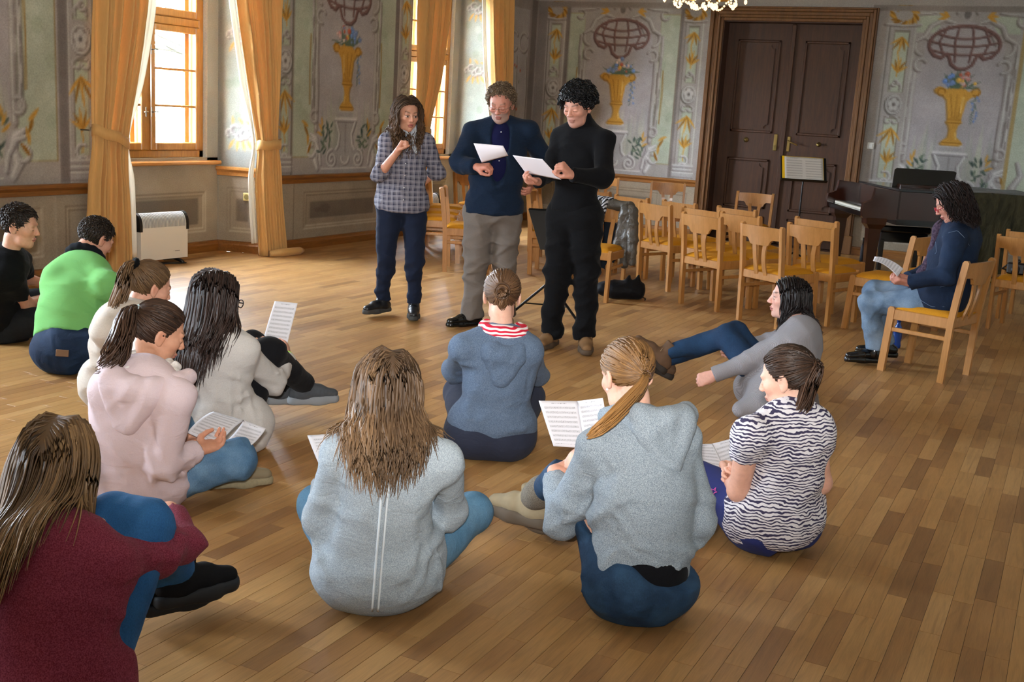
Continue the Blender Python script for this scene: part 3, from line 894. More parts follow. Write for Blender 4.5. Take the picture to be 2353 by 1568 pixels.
# ---------------- double door
M_DOOR = wood('dark_door_wood', '#321b0c', '#4c2c16', 0.5, 0.8, axis=2, coat=.03)
M_FRAME = wood('door_frame_wood', '#5a3a1d', '#7a5229', 0.45, 0.8, axis=2, coat=.1)
root = empty('door_1', (UD, DC, 0)); tag(root, 'tall dark wooden double door with carved panels', 'door', kind='structure')
xr = .20        # leaves sit back in the wall
for s_, nm in ((1, 'left'), (-1, 'right')):
    y0, y1 = (0.004, DHW - .01) if s_ > 0 else (-DHW + .01, -.004)
    lf = MB().box(xr, xr + .05, y0, y1, .01, DZ - .01, .004).build('door_leaf', M_DOOR, root)
    w_ = y1 - y0
    for z0, z1 in ((.12, .36), (.46, 1.12), (1.46, 2.66)):
        a, b = y0 + .15, y1 - .15
        m = MB()
        for q in ((a, a + .035, z0, z1), (b - .035, b, z0, z1), (a, b, z0, z0 + .035), (a, b, z1 - .035, z1)):
            m.box(xr - .018, xr + .01, q[0], q[1], q[2], q[3], .008)
        m.build('panel_moulding', M_DOOR, lf)
        i, n_ = .075, .05
        y2, y3, z2, z3 = a + i, b - i, z0 + i * .8, z1 - i * .8
        if z3 - z2 > .2:
            pts = []
            for (cx_, cz_, dx, dz) in ((y2, z2, 1, 1), (y3, z2, -1, 1), (y3, z3, -1, -1), (y2, z3, 1, -1)):
                q = [(cx_ + dx * n_, cz_), (cx_ + dx * n_, cz_ + dz * n_ * .5), (cx_ + dx * n_ * .5, cz_ + dz * n_), (cx_, cz_ + dz * n_)]
                pts += q if dx * dz < 0 else q[::-1]
            MB().prism(pts, .016, 0, xr - .014).build('door_panel', M_DOOR, lf)
    m = MB()
    if s_ < 0:
        yy = -.075
        m.box(xr - .012, xr, yy - .022, yy + .022, 1.24, 1.44, .006); m.tube([(xr - .01, yy, 1.38), (xr - .05, yy, 1.38), (xr - .055, yy - .05, 1.36), (xr - .055, yy - .13, 1.33)], .010, 8)
        m.build('door_handle', M_BRASS, lf)
        k = MB(); k.lathe([(.0, 0), (.03, .003), (.03, .008), (.012, .015), (.012, .03), (.026, .04), (.026, .05), (.0, .056)], 10)
        k.build('door_knob', M_BRASS, lf, True, loc=None, M=Matrix.Translation((xr, -.47, 1.36)) @ Matrix.Rotation(math.radians(-90), 4, 'Y'))
    else:
        yy = .10
        m.box(xr - .012, xr, yy - .024, yy + .024, 1.24, 1.46, .006); m.tube([(xr, yy, 1.31), (xr - .03, yy, 1.31), (xr - .03, yy, 1.27)], .008, 6)
        m.build('lock_plate', M_BRASS, lf)
        k = MB(); k.lathe([(.0, 0), (.035, .003), (.033, .01), (.016, .014), (.014, .02), (.0, .022)], 12)
        k.build('door_rosette', M_BRASS, lf, True, M=Matrix.Translation((xr, .50, 1.36)) @ Matrix.Rotation(math.radians(-90), 4, 'Y'))
MB().box(xr - .03, xr, -.03, .03, .02, DZ - .02, .008).build('astragal', M_DOOR, root)
m = MB()
prof = [(0.0, -.0), (-.05, 0.0), (-.065, .03), (-.05, .05), (-.05, .09), (-.03, .10), (-.03, .135), (-.015, .15), (-.015, .165), (0, .17)]    # (depth into room, outward)
for k in range(len(prof) - 1):
    pass
def frame_strip(i0, i1, dep):
    a0, a1 = DHW + i0, DHW + i1
    m.box(UD - dep, UD + .0, DC + a0, DC + a1, 0, DZ + i1, .006); m.box(UD - dep, UD + .0, DC - a1, DC - a0, 0, DZ + i1, .006); m.box(UD - dep, UD, DC - a0, DC + a0, DZ + i0, DZ + i1, .006)
for i0, i1, dep in ((0, .04, .035), (.04, .075, .055), (.075, .12, .045), (.12, .155, .07), (.155, .18, .05)): frame_strip(i0, i1, dep)
for sx in (-1, 1): m.box(UD - .085, UD, *sorted((DC + sx * (DHW - .01), DC + sx * (DHW + .19))), 0, .24, .008)
trim('trim_9', m, M_FRAME, 'stepped brown wooden frame around the double door')
m = MB()
for sx in (-1, 1): m.box(UD - .005, UD + .26, *sorted((DC + sx * (DHW - .012), DC + sx * (DHW + .1))), 0, DZ + .1)
m.box(UD - .005, UD + .26, DC - DHW, DC + DHW, DZ - .012, DZ + .1)
m.box(UD + .25, UD + .27, DC - DHW - .1, DC + DHW + .1, 0, DZ + .1); m.box(UD, UD + .26, DC - DHW, DC + DHW, -.02, .004)
trim('trim_10', m, M_DOOR, 'dark reveal of the double door')
# ================================================================== furniture and fittings
def onV(px, py, v):
    d = ray(px, py); t_ = v / d[1]
    return ORG + d * t_
def onU(px, py, u):
    d = ray(px, py); t_ = u / d[0]
    return ORG + d * t_
# ---------------- curtains
t = NT('amber_curtain')
_co = t.coord()
_w = t.noise(t.mapping(_co, (40, 40, 3)), 4, 3, 0.6)
_c = t.mix(_w, hexc('#d8a65e'), hexc('#e9bf80'))
t.bump(t.noise(_co, 420, 1), 0.12, 0.002)
t.fin(_c, 0.75, 0.3, 0, 0, 0.2)
_tl = t.n('BsdfTranslucent'); t.l(_c, _tl.inputs[0]); _mx = t.n('MixShader'); _mx.inputs[0].default_value = 0.22
t.l(t.b.outputs[0], _mx.inputs[1]); t.l(_tl.outputs[0], _mx.inputs[2]); t.l(_mx.outputs[0], t.o.inputs[0])
M_CURT = t.m
t = NT('white_lining')
t.fin(hexc('#e9e4d8'), 0.8, 0.3)
_tl = t.n('BsdfTranslucent'); _tl.inputs[0].default_value = (*hexc('#efeadf'), 1); _mx = t.n('MixShader'); _mx.inputs[0].default_value = 0.35
t.l(t.b.outputs[0], _mx.inputs[1]); t.l(_tl.outputs[0], _mx.inputs[2]); t.l(_mx.outputs[0], t.o.inputs[0])
M_LIN = t.m
def drape(edges, v0, pleats, amp, seed, n=90, rows=60, back=0.0, ztop=3.05, zbot=.004, inset=0.0):
    """pleated hanging cloth between two edge curves given as (z, u_left, u_right)"""
    e = np.array(sorted(edges)); z = np.linspace(zbot, ztop, rows)
    ul, ur = np.interp(z, e[:, 0], e[:, 1]), np.interp(z, e[:, 0], e[:, 2])
    k = np.array([1, 2, 3, 2, 1]) / 9.
    pad = lambda a: np.convolve(np.pad(a, 2, mode='edge'), k, 'valid')
    ul, ur = pad(ul), pad(ur)
    s = np.linspace(0, 1, n)
    S, Zg = np.meshgrid(s, z)
    r = random.Random(seed)
    ph = [r.uniform(0, 6) for _ in range(4)]
    W_ = (ur - ul)[:, None]
    a = amp * np.clip(W_ / .42, .55, 1.3)
    warp = S + .03 * np.sin(2 * np.pi * 2 * S + ph[0] + Zg * .8)
    y = a * (np.sin(2 * np.pi * pleats * warp + ph[1]) + .4 * np.sin(2 * np.pi * pleats * 2.3 * warp + ph[2] + Zg * 1.3) + .25 * np.sin(9 * Zg + 7 * S + ph[3]) * np.exp(-((Zg - 1.0) / .35) ** 2))
    u = ul[:, None] + W_ * (S + .35 / pleats / 6.3 * np.cos(2 * np.pi * pleats * warp + ph[1]) * (S * (1 - S) * 4))
    V_ = np.stack([u, v0 + back - y, Zg], -1).reshape(-1, 3)
    i = np.arange(rows * n).reshape(rows, n)
    F_ = np.stack([i[:-1, :-1], i[:-1, 1:], i[1:, 1:], i[1:, :-1]], -1).reshape(-1, 4)
    return V_, F_
def thicken(V_, F_, th):
    """give a sheet real thickness (offset along vertex normals)"""
    V_ = np.asarray(V_, float); N_ = np.zeros_like(V_)
    a, b, c, d = (V_[F_[:, k]] for k in range(4))
    fn = np.cross(c - a, d - b)
    for k in range(4): np.add.at(N_, F_[:, k], fn)
    N_ /= np.linalg.norm(N_, axis=1)[:, None] + 1e-12
    n = len(V_)
    E = np.sort(np.concatenate([F_[:, [0, 1]], F_[:, [1, 2]], F_[:, [2, 3]], F_[:, [3, 0]]]), 1)
    D = np.concatenate([F_[:, [0, 1]], F_[:, [1, 2]], F_[:, [2, 3]], F_[:, [3, 0]]])
    key = E[:, 0].astype(np.int64) * n + E[:, 1]
    _, idx, cnt = np.unique(key, return_index=True, return_counts=True)
    B = D[idx[cnt == 1]]
    side = np.stack([B[:, 1], B[:, 0], B[:, 0] + n, B[:, 1] + n], 1)
    return np.concatenate([V_, V_ - N_ * th]), np.concatenate([F_, F_[:, ::-1] + n, side])
def curtain(px_edges, v0, tie_px, label, seed, lin_side, tie_slope=0.0, pool=False):
    ed = []
    for py, a, b in px_edges:
        p, q = onV(a, py, v0), onV(b, py, v0)
        ed.append(((p[2] + q[2]) / 2, p[0], q[0]))
    ed.sort()
    ed = [(0.0, ed[0][1], ed[0][2])] + ed + [(3.05, ed[-1][1] + .3 * (ed[-1][1] - ed[-2][1]), ed[-1][2] + .3 * (ed[-1][2] - ed[-2][2]))]
    base = ((ed[0][1] + ed[0][2]) / 2, v0, 0)
    root = empty('curtain', base)
    tag(root, label, 'curtain', 'amber window curtains')
    off = np.array(base)
    V_, F_ = drape(ed, v0, 6.5, .042, seed, n=92, rows=50)
    V_, F_ = thicken(V_, F_, .003)
    mesh_obj('curtain_cloth', V_ - off, F_, M_CURT, root, True)
    # white lining peeking out towards the window
    w_ = .10 * lin_side
    le = [(z, (b if lin_side > 0 else a) - .02 * lin_side - .02, (b if lin_side > 0 else a) + (w_ if z < .95 or z > 1.5 else w_ * .45) + .02) for z, a, b in ed]
    le = [(z, min(a, b), max(a, b)) for z, a, b in le]
    V_, F_ = drape(le, v0, 2, .015, seed + 1, n=14, rows=50, back=.05, zbot=.13)
    V_, F_ = thicken(V_, F_, .002)
    mesh_obj('lining', V_ - off, F_, M_LIN, root, True)
    # tie-back band
    zt = onV(tie_px[0], tie_px[1], v0)[2]
    e = np.array(ed)
    ul, ur = np.interp(zt, e[:, 0], e[:, 1]), np.interp(zt, e[:, 0], e[:, 2])
    pts, fs, n = [], [], 28
    for k in range(n):
        a = 2 * math.pi * k / n
        for h in (-.045, .045):
            cx, rx = (ul + ur) / 2, (ur - ul) / 2 + .012
            x = cx + rx * math.cos(a)
            pts.append((x, v0 - .075 * math.sin(a), zt + h + tie_slope * (x - cx) + .008 * math.sin(5 * a)))
    for k in range(n):
        j = (k + 1) % n
        fs.append([2 * k, 2 * j, 2 * j + 1, 2 * k + 1])
    V2, F2 = thicken(np.array(pts), np.array(fs), .006)
    mesh_obj('tieback', V2 - off, F2, M_CURT, root, True)
    hx = ul if lin_side > 0 else ur
    MB().tube([(hx - .02 * lin_side, v0 + .13, zt + .05), (hx - .02 * lin_side, v0 + .03, zt + .05), (hx - .02 * lin_side, v0 + .02, zt + .08)], .007, 6).build('tieback_hook', M_STEEL, root, M=Matrix.Translation(-Vector(off)))
    if pool:
        m = MB()
        e0 = ed[0]
        for k, (dx, dy, r_) in enumerate(((.02, -.06, .05), (.10, -.09, .045), (.17, -.10, .035))):
            pass
        m.tube([(e0[1] + .05, v0 - .05, .03), (e0[1] + .16, v0 - .10, .035), (e0[2] + .06, v0 - .12, .035), (e0[2] + .15, v0 - .10, .03)], [.03, .045, .04, .02], 9)
        m.build('pooled_hem', M_CURT, root, True, M=Matrix.Translation(-Vector(off)))
    return root
VC = VW - .13
curtain([(0, 220, 345), (100, 218, 330), (200, 218, 312), (300, 217, 293), (345, 218, 288), (400, 213, 292), (500, 208, 296), (620, 205, 300)], VC, (255, 315), 'amber curtain tied back at the left of the window above the heater', 3, 1, -.32)
curtain([(0, 548, 645), (100, 563, 645), (200, 577, 644), (300, 592, 640), (345, 597, 640), (400, 592, 645), (500, 597, 650), (590, 603, 657)], VC, (618, 332), 'amber curtain between the heater window and the vase fresco, hem on floor', 5, -1, 0.05, True)
curtain([(0, 968, 1027), (90, 964, 1018), (180, 962, 1008), (290, 955, 985), (400, 962, 988), (480, 960, 992)], VC, (970, 300), 'amber curtain behind the standing woman with the scarf', 8, 1, -.2)
curtain([(0, 1123, 1175), (90, 1124, 1173), (180, 1127, 1172), (280, 1135, 1166), (400, 1130, 1166), (480, 1130, 1168)], VC, (1150, 280), 'amber curtain behind the man in the navy cardigan', 9, -1, .1)

# ---------------- wall fittings
M_IV = plain('ivory_plastic', '#d9c98a', 0.4)
M_WPL = plain('white_plastic', '#d8d8d4', 0.4)
M_BLK = plain('black_plastic', '#121214', 0.4)
p = P(571, 428, 11.05)
pn = np.array([-NICHE, -(NH - NB), 0]) / math.hypot(NICHE, NH - NB)
fx = .30 / NICHE
so = np.array([WINC[0] + NB + (NH - NB) * fx, VW + NICHE - .30, .56])
root = empty('wall_socket', so, math.atan2(pn[1], pn[0]) + math.pi / 2)
tag(root, 'ivory wall socket in the window niche beside the amber curtain', 'socket')
MB().box(-.04, .04, .0, .02, -.04, .04, .006).build('face_plate', M_IV, root, M=Matrix.Rotation(math.pi, 4, 'Z'))
MB().lathe([(.022, 0), (.026, .003), (.026, .006), (.0, .0065)], 16).build('socket_well', plain('socket_dark', '#8d7f4c', 0.5), root, M=Matrix.Translation((0, -.018, 0)) @ Matrix.Rotation(math.radians(90), 4, 'X'))
p = onU(2001, 335, UD)
root = empty('light_switch', p)
tag(root, 'white light switch on the wall right of the door', 'switch')
MB().box(-.014, 0, -.04, .04, -.04, .04, .004).build('switch_plate', M_WPL, root)
MB().box(-.02, -.012, -.024, .024, -.028, .028, .003).build('rocker', M_WPL, root)

# ---------------- convector heaters
M_WMET = plain('white_enamel', '#d9d6cf', 0.35, 0.5)
M_DKGRL = plain('grille_dark', '#77787a', 0.5)
def heater(loc, rz, label):
    root = empty('convector_heater', loc, rz)
    tag(root, label, 'heater', 'convector heaters')
    L, D, H_ = .54, .15, .42; z0 = .05
    # body: rounded-top cross-section
    prof = [(-D / 2, z0), (D / 2, z0), (D / 2, z0 + H_ - .11)] + [(D / 2 * math.cos(a), z0 + H_ - .11 + .11 * math.sin(a)) for a in np.linspace(0, math.pi, 11)[1:-1]] + [(-D / 2, z0 + H_ - .11)]
    MB().prism(prof, L, 0, -L / 2).build('body', M_WMET, root)
    for sx in (-1, 1):
        pr2 = [(y * 1.06, z) for y, z in prof if z > z0 + .25]
        pr2 = [(-D / 2 * 1.06, z0 + .26), (D / 2 * 1.06, z0 + .26)] + [(y * 1.06, z + .006) for y, z in prof if z > z0 + .27]
        MB().prism(pr2, .03, 0, (L / 2 - .018) if sx > 0 else (-L / 2 - .012)).build('end_cap', M_BLK, root)
    for k in range(30):
        x = -L / 2 + .035 + k * (L - .07) / 29
        pts = [(x, -(D / 2 + .0015) * math.cos(a), z0 + H_ - .11 + .1115 * math.sin(a)) for a in np.linspace(-.15, 1.25, 7)]
        MB().tube(pts, .0035, 4).build('grille_slot', M_DKGRL, root)
    for x in (-L / 2 + .10, L / 2 - .10):
        MB().tube([(x, -.13, .012), (x, -.10, .025), (x, 0, .045), (x, .10, .025), (x, .13, .012)], [.012, .016, .02, .016, .012], 8).build('foot', M_BLK, root, True)
    m = MB(); m.lathe([(.026, 0), (.026, .006), (.02, .014), (.0, .015)], 16)
    m.build('thermostat_knob', M_BLK, root, M=Matrix.Translation((-L / 2 - .001, -.0, z0 + .12)) @ Matrix.Rotation(math.radians(-90), 4, 'Y'))
    for z in (.19, .225): MB().box(-L / 2 - .006, -L / 2, -.018, .018, z + .0, z + .025, .003).build('rocker_switch', M_BLK, root)
    m = MB()
    for k in range(5): m.box(.12 + k * .011, .12 + k * .011 + .007, -D / 2 - .0012, -D / 2, .115, .121)
    m.lathe([(.006, 0), (.006, .001), (0, .001)], 10, (.105, -D / 2 - .001, .118))
    m.build('maker_mark', M_BLK, root)
    MB().tube([(-L / 2 + .05, .04, .06), (-L / 2 + .06, .02, .008), (0, -.04, .007), (.12, -.12, .007), (.20, -.13, .007), (.16, -.09, .007), (0, -.02, .007)], .005, 6).build('power_cord', M_BLK, root)
    return root
hl, hr = G(330, 610), G(425, 596)
ha = math.atan2(hr[1] - hl[1], hr[0] - hl[0])
hc = G(366, 606)
heater((hc[0], hc[1], 0), math.radians(-4), 'white convector heater with black end caps under the near window')
heater((11.95, VW + .12, 0), math.radians(-2), 'white convector heater half hidden behind the chairs by the far window')

# ---------------- wooden chairs
M_BEECH = wood('beech', '#9c6a32', '#b68146', 0.38, 1.0, axis=2, coat=.25)
t = NT('mustard_wool')
_co = t.coord(); _n = t.noise(_co, 160, 3, 0.7)
t.bump(_n, 0.6, 0.006)
M_SEAT = t.fin(t.mix(_n, hexc('#a96f14'), hexc('#d3942c')), 0.95, 0.1)
def make_chair():
    root = empty('wooden_chair', (0, 0, 0))
    lx = .205
    def post(x, pts, w_=.028, d_=.042):
        m = MB(); vs = []
        n = len(pts)
        for (y, z) in pts:
            vs += [(x - w_ / 2, y - d_ / 2, z), (x + w_ / 2, y - d_ / 2, z), (x + w_ / 2, y + d_ / 2, z), (x - w_ / 2, y + d_ / 2, z)]
        y, z = pts[-1]
        vs += [(x - w_ / 2, y - d_ * .25, z + .014), (x + w_ / 2, y - d_ * .25, z + .014), (x + w_ / 2, y + d_ * .25, z + .014), (x - w_ / 2, y + d_ * .25, z + .014)]
        fs = [[3, 2, 1, 0]]
        for i in range(n):
            for j in range(4): fs.append([i * 4 + j, i * 4 + (j + 1) % 4, i * 4 + 4 + (j + 1) % 4, i * 4 + 4 + j])
        fs.append([n * 4, n * 4 + 1, n * 4 + 2, n * 4 + 3])
        return m.add(vs, fs)
    for sx in (-1, 1):
        post(sx * lx, [(-.185, 0), (-.200, .40), (-.215, .55), (-.245, .788)]).build('leg', M_BEECH, root)
        post(sx * lx, [(.225, 0), (.200, .425)], .03, .046).build('leg', M_BEECH, root)
        MB().box(sx * lx - .011, sx * lx + .011, -.19, .19, .355, .425, .004).build('side_rail', M_BEECH, root)
        MB().box(sx * lx - .009, sx * lx + .009, -.19, .205, .275, .303, .004).build('stretcher', M_BEECH, root)
    MB().box(-lx, lx, .185, .208, .355, .42, .004).build('front_rail', M_BEECH, root)
    MB().box(-lx, lx, -.212, -.19, .36, .425, .004).build('back_rail', M_BEECH, root)
    # backrest board: bowed, lower edge dropping in the middle
    m = MB(); n = 24; vs = []
    for k in range(n + 1):
        x = -lx + .012 + (2 * lx - .024) * k / n
        q = abs(x) / lx
        zb = .690 if q > .62 else (.640 if q < .42 else .640 + .05 * (.5 - .5 * math.cos(math.pi * (q - .42) / .2)))
        bow = -.028 * (1 - q * q)
        for y, z in ((0, zb), (0, .785), (-.020, .785), (-.020, zb)):
            vs.append((x, -.222 - (z - .64) * .13 + y + bow, z + (.004 * (1 - q * q) if z > .78 else 0)))
    fs = [[3, 2, 1, 0], [n * 4, n * 4 + 1, n * 4 + 2, n * 4 + 3]]
    for k in range(n):
        for j in range(4): fs.append([k * 4 + j, k * 4 + (j + 1) % 4, k * 4 + 4 + (j + 1) % 4, k * 4 + 4 + j])
    m.add(vs, fs); m.build('backrest', M_BEECH, root)
    for sx in (-1, 1):
        m = MB(); vs = []; K = 9
        for k in range(K):
            t_ = k / (K - 1); z = .40 + .27 * t_
            x = sx * (.048 + .010 * math.sin(math.pi * t_) * -1 + .012 * t_); y = -.205 - .040 * t_ - .018 * math.sin(math.pi * t_ * .9)
            w_ = .019
            vs += [(x - w_, y - .007, z), (x + w_, y - .007, z), (x + w_, y + .007, z), (x - w_, y + .007, z)]
        fs = [[3, 2, 1, 0], [(K - 1) * 4 + j for j in range(4)]]
        for k in range(K - 1):
            for j in range(4): fs.append([k * 4 + j, k * 4 + (j + 1) % 4, k * 4 + 4 + (j + 1) % 4, k * 4 + 4 + j])
        m.add(vs, fs).build('splat', M_BEECH, root)
    # upholstered seat
    V_, F_ = [], []
    N = 14
    for j in range(N + 1):
        for i in range(N + 1):
            a, b = -1 + 2 * i / N, -1 + 2 * j / N
            x, y = .198 * a, .197 * b + .002
            e = (1 - abs(a) ** 5) * (1 - abs(b) ** 5)
            V_.append((x * (1 - .04 * (b < -.5) * 0), y, .432 + .034 * e ** .5))
    for j in range(N):
        for i in range(N): F_.append([j * (N + 1) + i, j * (N + 1) + i + 1, (j + 1) * (N + 1) + i + 1, (j + 1) * (N + 1) + i])
    V_, F_ = thicken(np.array(V_), np.array(F_), -.0)
    V_[len(V_)//2:, 2] = .405
    mesh_obj('seat_cushion', V_, F_, M_SEAT, root, True)
    return root
chair0 = make_chair(); chair_kids = KIDS(chair0); _first = [True]
def chair(u, v, phi, label, group='wooden chairs with mustard seats', back=False):
    """back=True: (u,v) is the middle of the backrest"""
    f = math.radians(phi)
    if back: u, v = u + .225 * math.cos(f), v + .225 * math.sin(f)
    if _first[0]: o = chair0; _first[0] = False
    else: o = copy_tree(chair0, None, chair_kids)
    o.location = (u, v, 0); o.rotation_euler = (0, 0, f - math.pi / 2)
    tag(o, label, 'chair', group)
    return o
CH = 'empty wooden chair, mustard seat, '
chair(8.65, 2.19, -28, CH + 'front row, directly behind the black-haired seated girl', back=True)
chair(9.05, 2.81, -24, CH + 'front row, left of the chair behind the black-haired girl', back=True)
chair(9.79, 3.50, -27, CH + 'front row, right next to the hanging leather jacket', back=True)
chair(9.06, 1.90, -20, CH + 'front row, rightmost, between black-haired girl and piano', back=True)
chair(9.72, 2.00, -24, CH + 'with keys on the seat, second row at the right end', back=True)
chair(9.48, 2.60, -24, CH + 'second row, in front of the music stand', back=True)
chair(9.68, 3.02, -22, CH + 'second row, third from the right', back=True)
chair(10.25, 3.42, -25, CH + 'second row, fourth from the right', back=True)
chair(10.35, 3.95, -20, CH + 'second row, just beyond the leather jacket', back=True)
chair(10.12, 2.82, -20, CH + 'third row, before the dark door', back=True)
chair(13.28, 4.62, -162, CH + 'facing the viewer, against the rail left of the door', back=True)
chair(12.7, 3.36, -178, CH + 'facing the viewer, in front of the dark door', back=True)
chair(13.2, 5.48, -163, CH + 'facing the viewer, under the fresco behind the man in black', back=True)
chair(10.95, 4.44, -20, CH + 'just right of the man in black, far row')
chair(8.91, 3.71, -177, 'wooden chair with a grey leather jacket over its back')
chair(9.82, 5.87, -60, CH + 'nearest of the side-on row between woman and navy man')
chair(10.38, 6.17, -60, CH + 'middle of the side-on row between woman and navy man')
chair(10.96, 6.46, -60, CH + 'farthest of the side-on row between woman and navy man')
chair(11.75, 6.62, -108, CH + 'facing the viewer, left of the man in the navy cardigan', back=True)
chair(9.85, 4.80, -74, CH + 'between the navy man and the man in black', back=True)
chair(10.75, 5.20, -74, CH + 'second one seen between the two men', back=True)
chair(11.45, 5.60, -74, CH + 'farthest one seen between the two men', back=True)
chair(9.40, 5.28, -64, CH + 'mostly hidden behind the navy man, bag on it')
wc = chair(7.74, .765, 73, 'wooden chair on which the woman in the denim jacket sits')
chair(9.2, 1.29, 75, CH + 'beside the reading woman, facing left before the piano')
chair(9.75, 1.05, 75, CH + 'half hidden behind the reading woman, near the piano')
g_ = G(2277, 765)
chair(g_[0] + .13, g_[1] - .15, -12, CH + 'at the right edge, with camera gear on it', back=True)
chair(g_[0] + .78, g_[1] - .18, -12, CH + 'at the right edge, behind the one with camera gear', back=True)

# ---------------- grand piano
M_PIANO = wood('piano_veneer', '#23100a', '#3f1d10', 0.18, 0.7, axis=2, coat=.6)
M_PBLK = plain('piano_black', '#08080a', 0.15, 0.5, 0, .5)
pa = math.atan2(EX[1], EX[0])
po = G(1990, 641)
root = empty('grand_piano', po - EX * .10 - EY * .12, pa)
tag(root, 'brown grand piano with black music desk behind the reading woman', 'piano')
cheek = [(-.05, .66), (.32, .66), (.32, .96), (.05, .985), (.045, .93), (.03, .86), (-.02, .835), (-.06, .82), (-.07, .74), (-.06, .68)]
for y in (0, 1.40): MB().prism(cheek, .07, 1, y).build('cheek', M_PIANO, root)
MB().box(-.04, .36, .07, 1.40, .66, .72, .01).build('key_bed', M_PBLK, root)
MB().box(.02, .17, .09, 1.38, .72, .745, .004).build('keyboard', plain('ivory_keys', '#d8d2c0', 0.3), root)
m = MB()
for k in range(36): m.box(.07, .165, .11 + k * .035, .123 + k * .035, .745, .757)
m.build('black_keys', M_PBLK, root)
out = [(.30, 0), (1.75, 0)] + [(1.75 + .12 * math.sin(a), .35 - .35 * math.cos(a)) for a in np.linspace(.3, 2.6, 8)] + [(1.5, .9), (1.1, 1.25), (.8, 1.47), (.30, 1.47)]
MB().prism(out, .29, 2, .67).build('case', M_PIANO, root)
MB().prism([(x if x > .31 else .30, y) for x, y in out], .022, 2, .965).build('lid', M_PBLK, root)
MB().box(.34, 1.7, .10, 1.2, .60, .67).build('under_frame', M_PBLK, root)
for x, y in ((.10, .10), (.10, 1.37), (1.55, .40)):
    m = MB(); vs = []
    for z, w_ in ((.06, .045), (.48, .062), (.55, .065), (.60, .10), (.67, .105)):
        vs += [(x - w_, y - w_, z), (x + w_, y - w_, z), (x + w_, y + w_, z), (x - w_, y + w_, z)]
    fs = [[3, 2, 1, 0], [16, 17, 18, 19]] + [[i * 4 + j, i * 4 + (j + 1) % 4, i * 4 + 4 + (j + 1) % 4, i * 4 + 4 + j] for i in range(4) for j in range(4)]
    lg = m.add(vs, fs).build('leg', M_PIANO, root)
    MB().tube([(x - .02, y, .03), (x + .02, y, .03)], .03, 14).build('caster', M_BRASS, lg)
md = MB(); md.prism([(.0, .0), (.66, .0), (.70, .19), (.67, .205), (.04, .205), (.02, .19)], .02, 1, 0)
md.build('music_desk', M_PBLK, root, M=Matrix.Translation((.40, .55, .99)) @ Matrix.Rotation(math.radians(-14), 4, 'X'))
MB().box(.45, 1.0, .45, .56, .985, 1.02, .004).build('desk_ledge', M_PIANO, root)
# dust cover over the tail
t = NT('olive_velvet'); _co = t.coord(); _n = t.noise(t.mapping(_co, (3, 3, 1)), 3, 4, .6, 1.2)
t.bump(_n, 0.8, 0.03)
M_COVER = t.fin(t.ramp(_n, [(.3, hexc('#1e1f14')), (.7, hexc('#4a4630'))]), .75, .2, 0, 0, .12)
n1, n2 = 60, 46
s_, w_ = np.meshgrid(np.linspace(0, 1, n1), np.linspace(0, 1, n2))
x = .78 + s_ * 1.25 - .28 * np.maximum(0, .35 - w_) / .35 * (1 - s_) * 0
fall = np.clip((.40 - w_) / .40, 0, 1)
edge = .55 + .3 * np.sin(3.0 * s_ + .4) * (s_ < .5)
y = np.where(w_ > .40, (w_ - .40) / .60 * 1.2, -.03 - .05 * np.abs(np.sin(9 * s_ + 4 * w_)) * fall)
z = np.where(w_ > .40, 1.0 + .006 * np.sin(12 * s_ + 7 * w_), 1.0 - fall * edge)
x = x + .14 * fall * (1 - s_)
V_, F_ = thicken(np.stack([x, y, z], -1).reshape(-1, 3), np.stack([a for a in (lambda i: (i[:-1, :-1], i[:-1, 1:], i[1:, 1:], i[1:, :-1]))(np.arange(n1 * n2).reshape(n2, n1))], -1).reshape(-1, 4), .004)
cov = mesh_obj('dust_cover', V_, F_, M_COVER, None, True, loc=root.location, rz=pa)
tag(cov, 'olive green cloth cover draped over the tail of the piano', 'cover')
# bench
b0 = P(2060, 600, 12.9); b0[2] = 0
root = empty('piano_bench', P(2062, 590, 12.95) * [1, 1, 0], pa)
tag(root, 'black piano bench standing in front of the grand piano', 'bench')
MB().box(-.30, .30, -.17, .17, .44, .52, .02).build('seat_pad', M_PBLK, root)
MB().box(-.27, .27, -.15, .15, .33, .44, .005).build('apron', M_PBLK, root)
for x in (-.25, .25):
    for y in (-.13, .13): MB().box(x - .025, x + .025, y - .025, y + .025, 0, .36, .004).build('leg', M_PBLK, root)

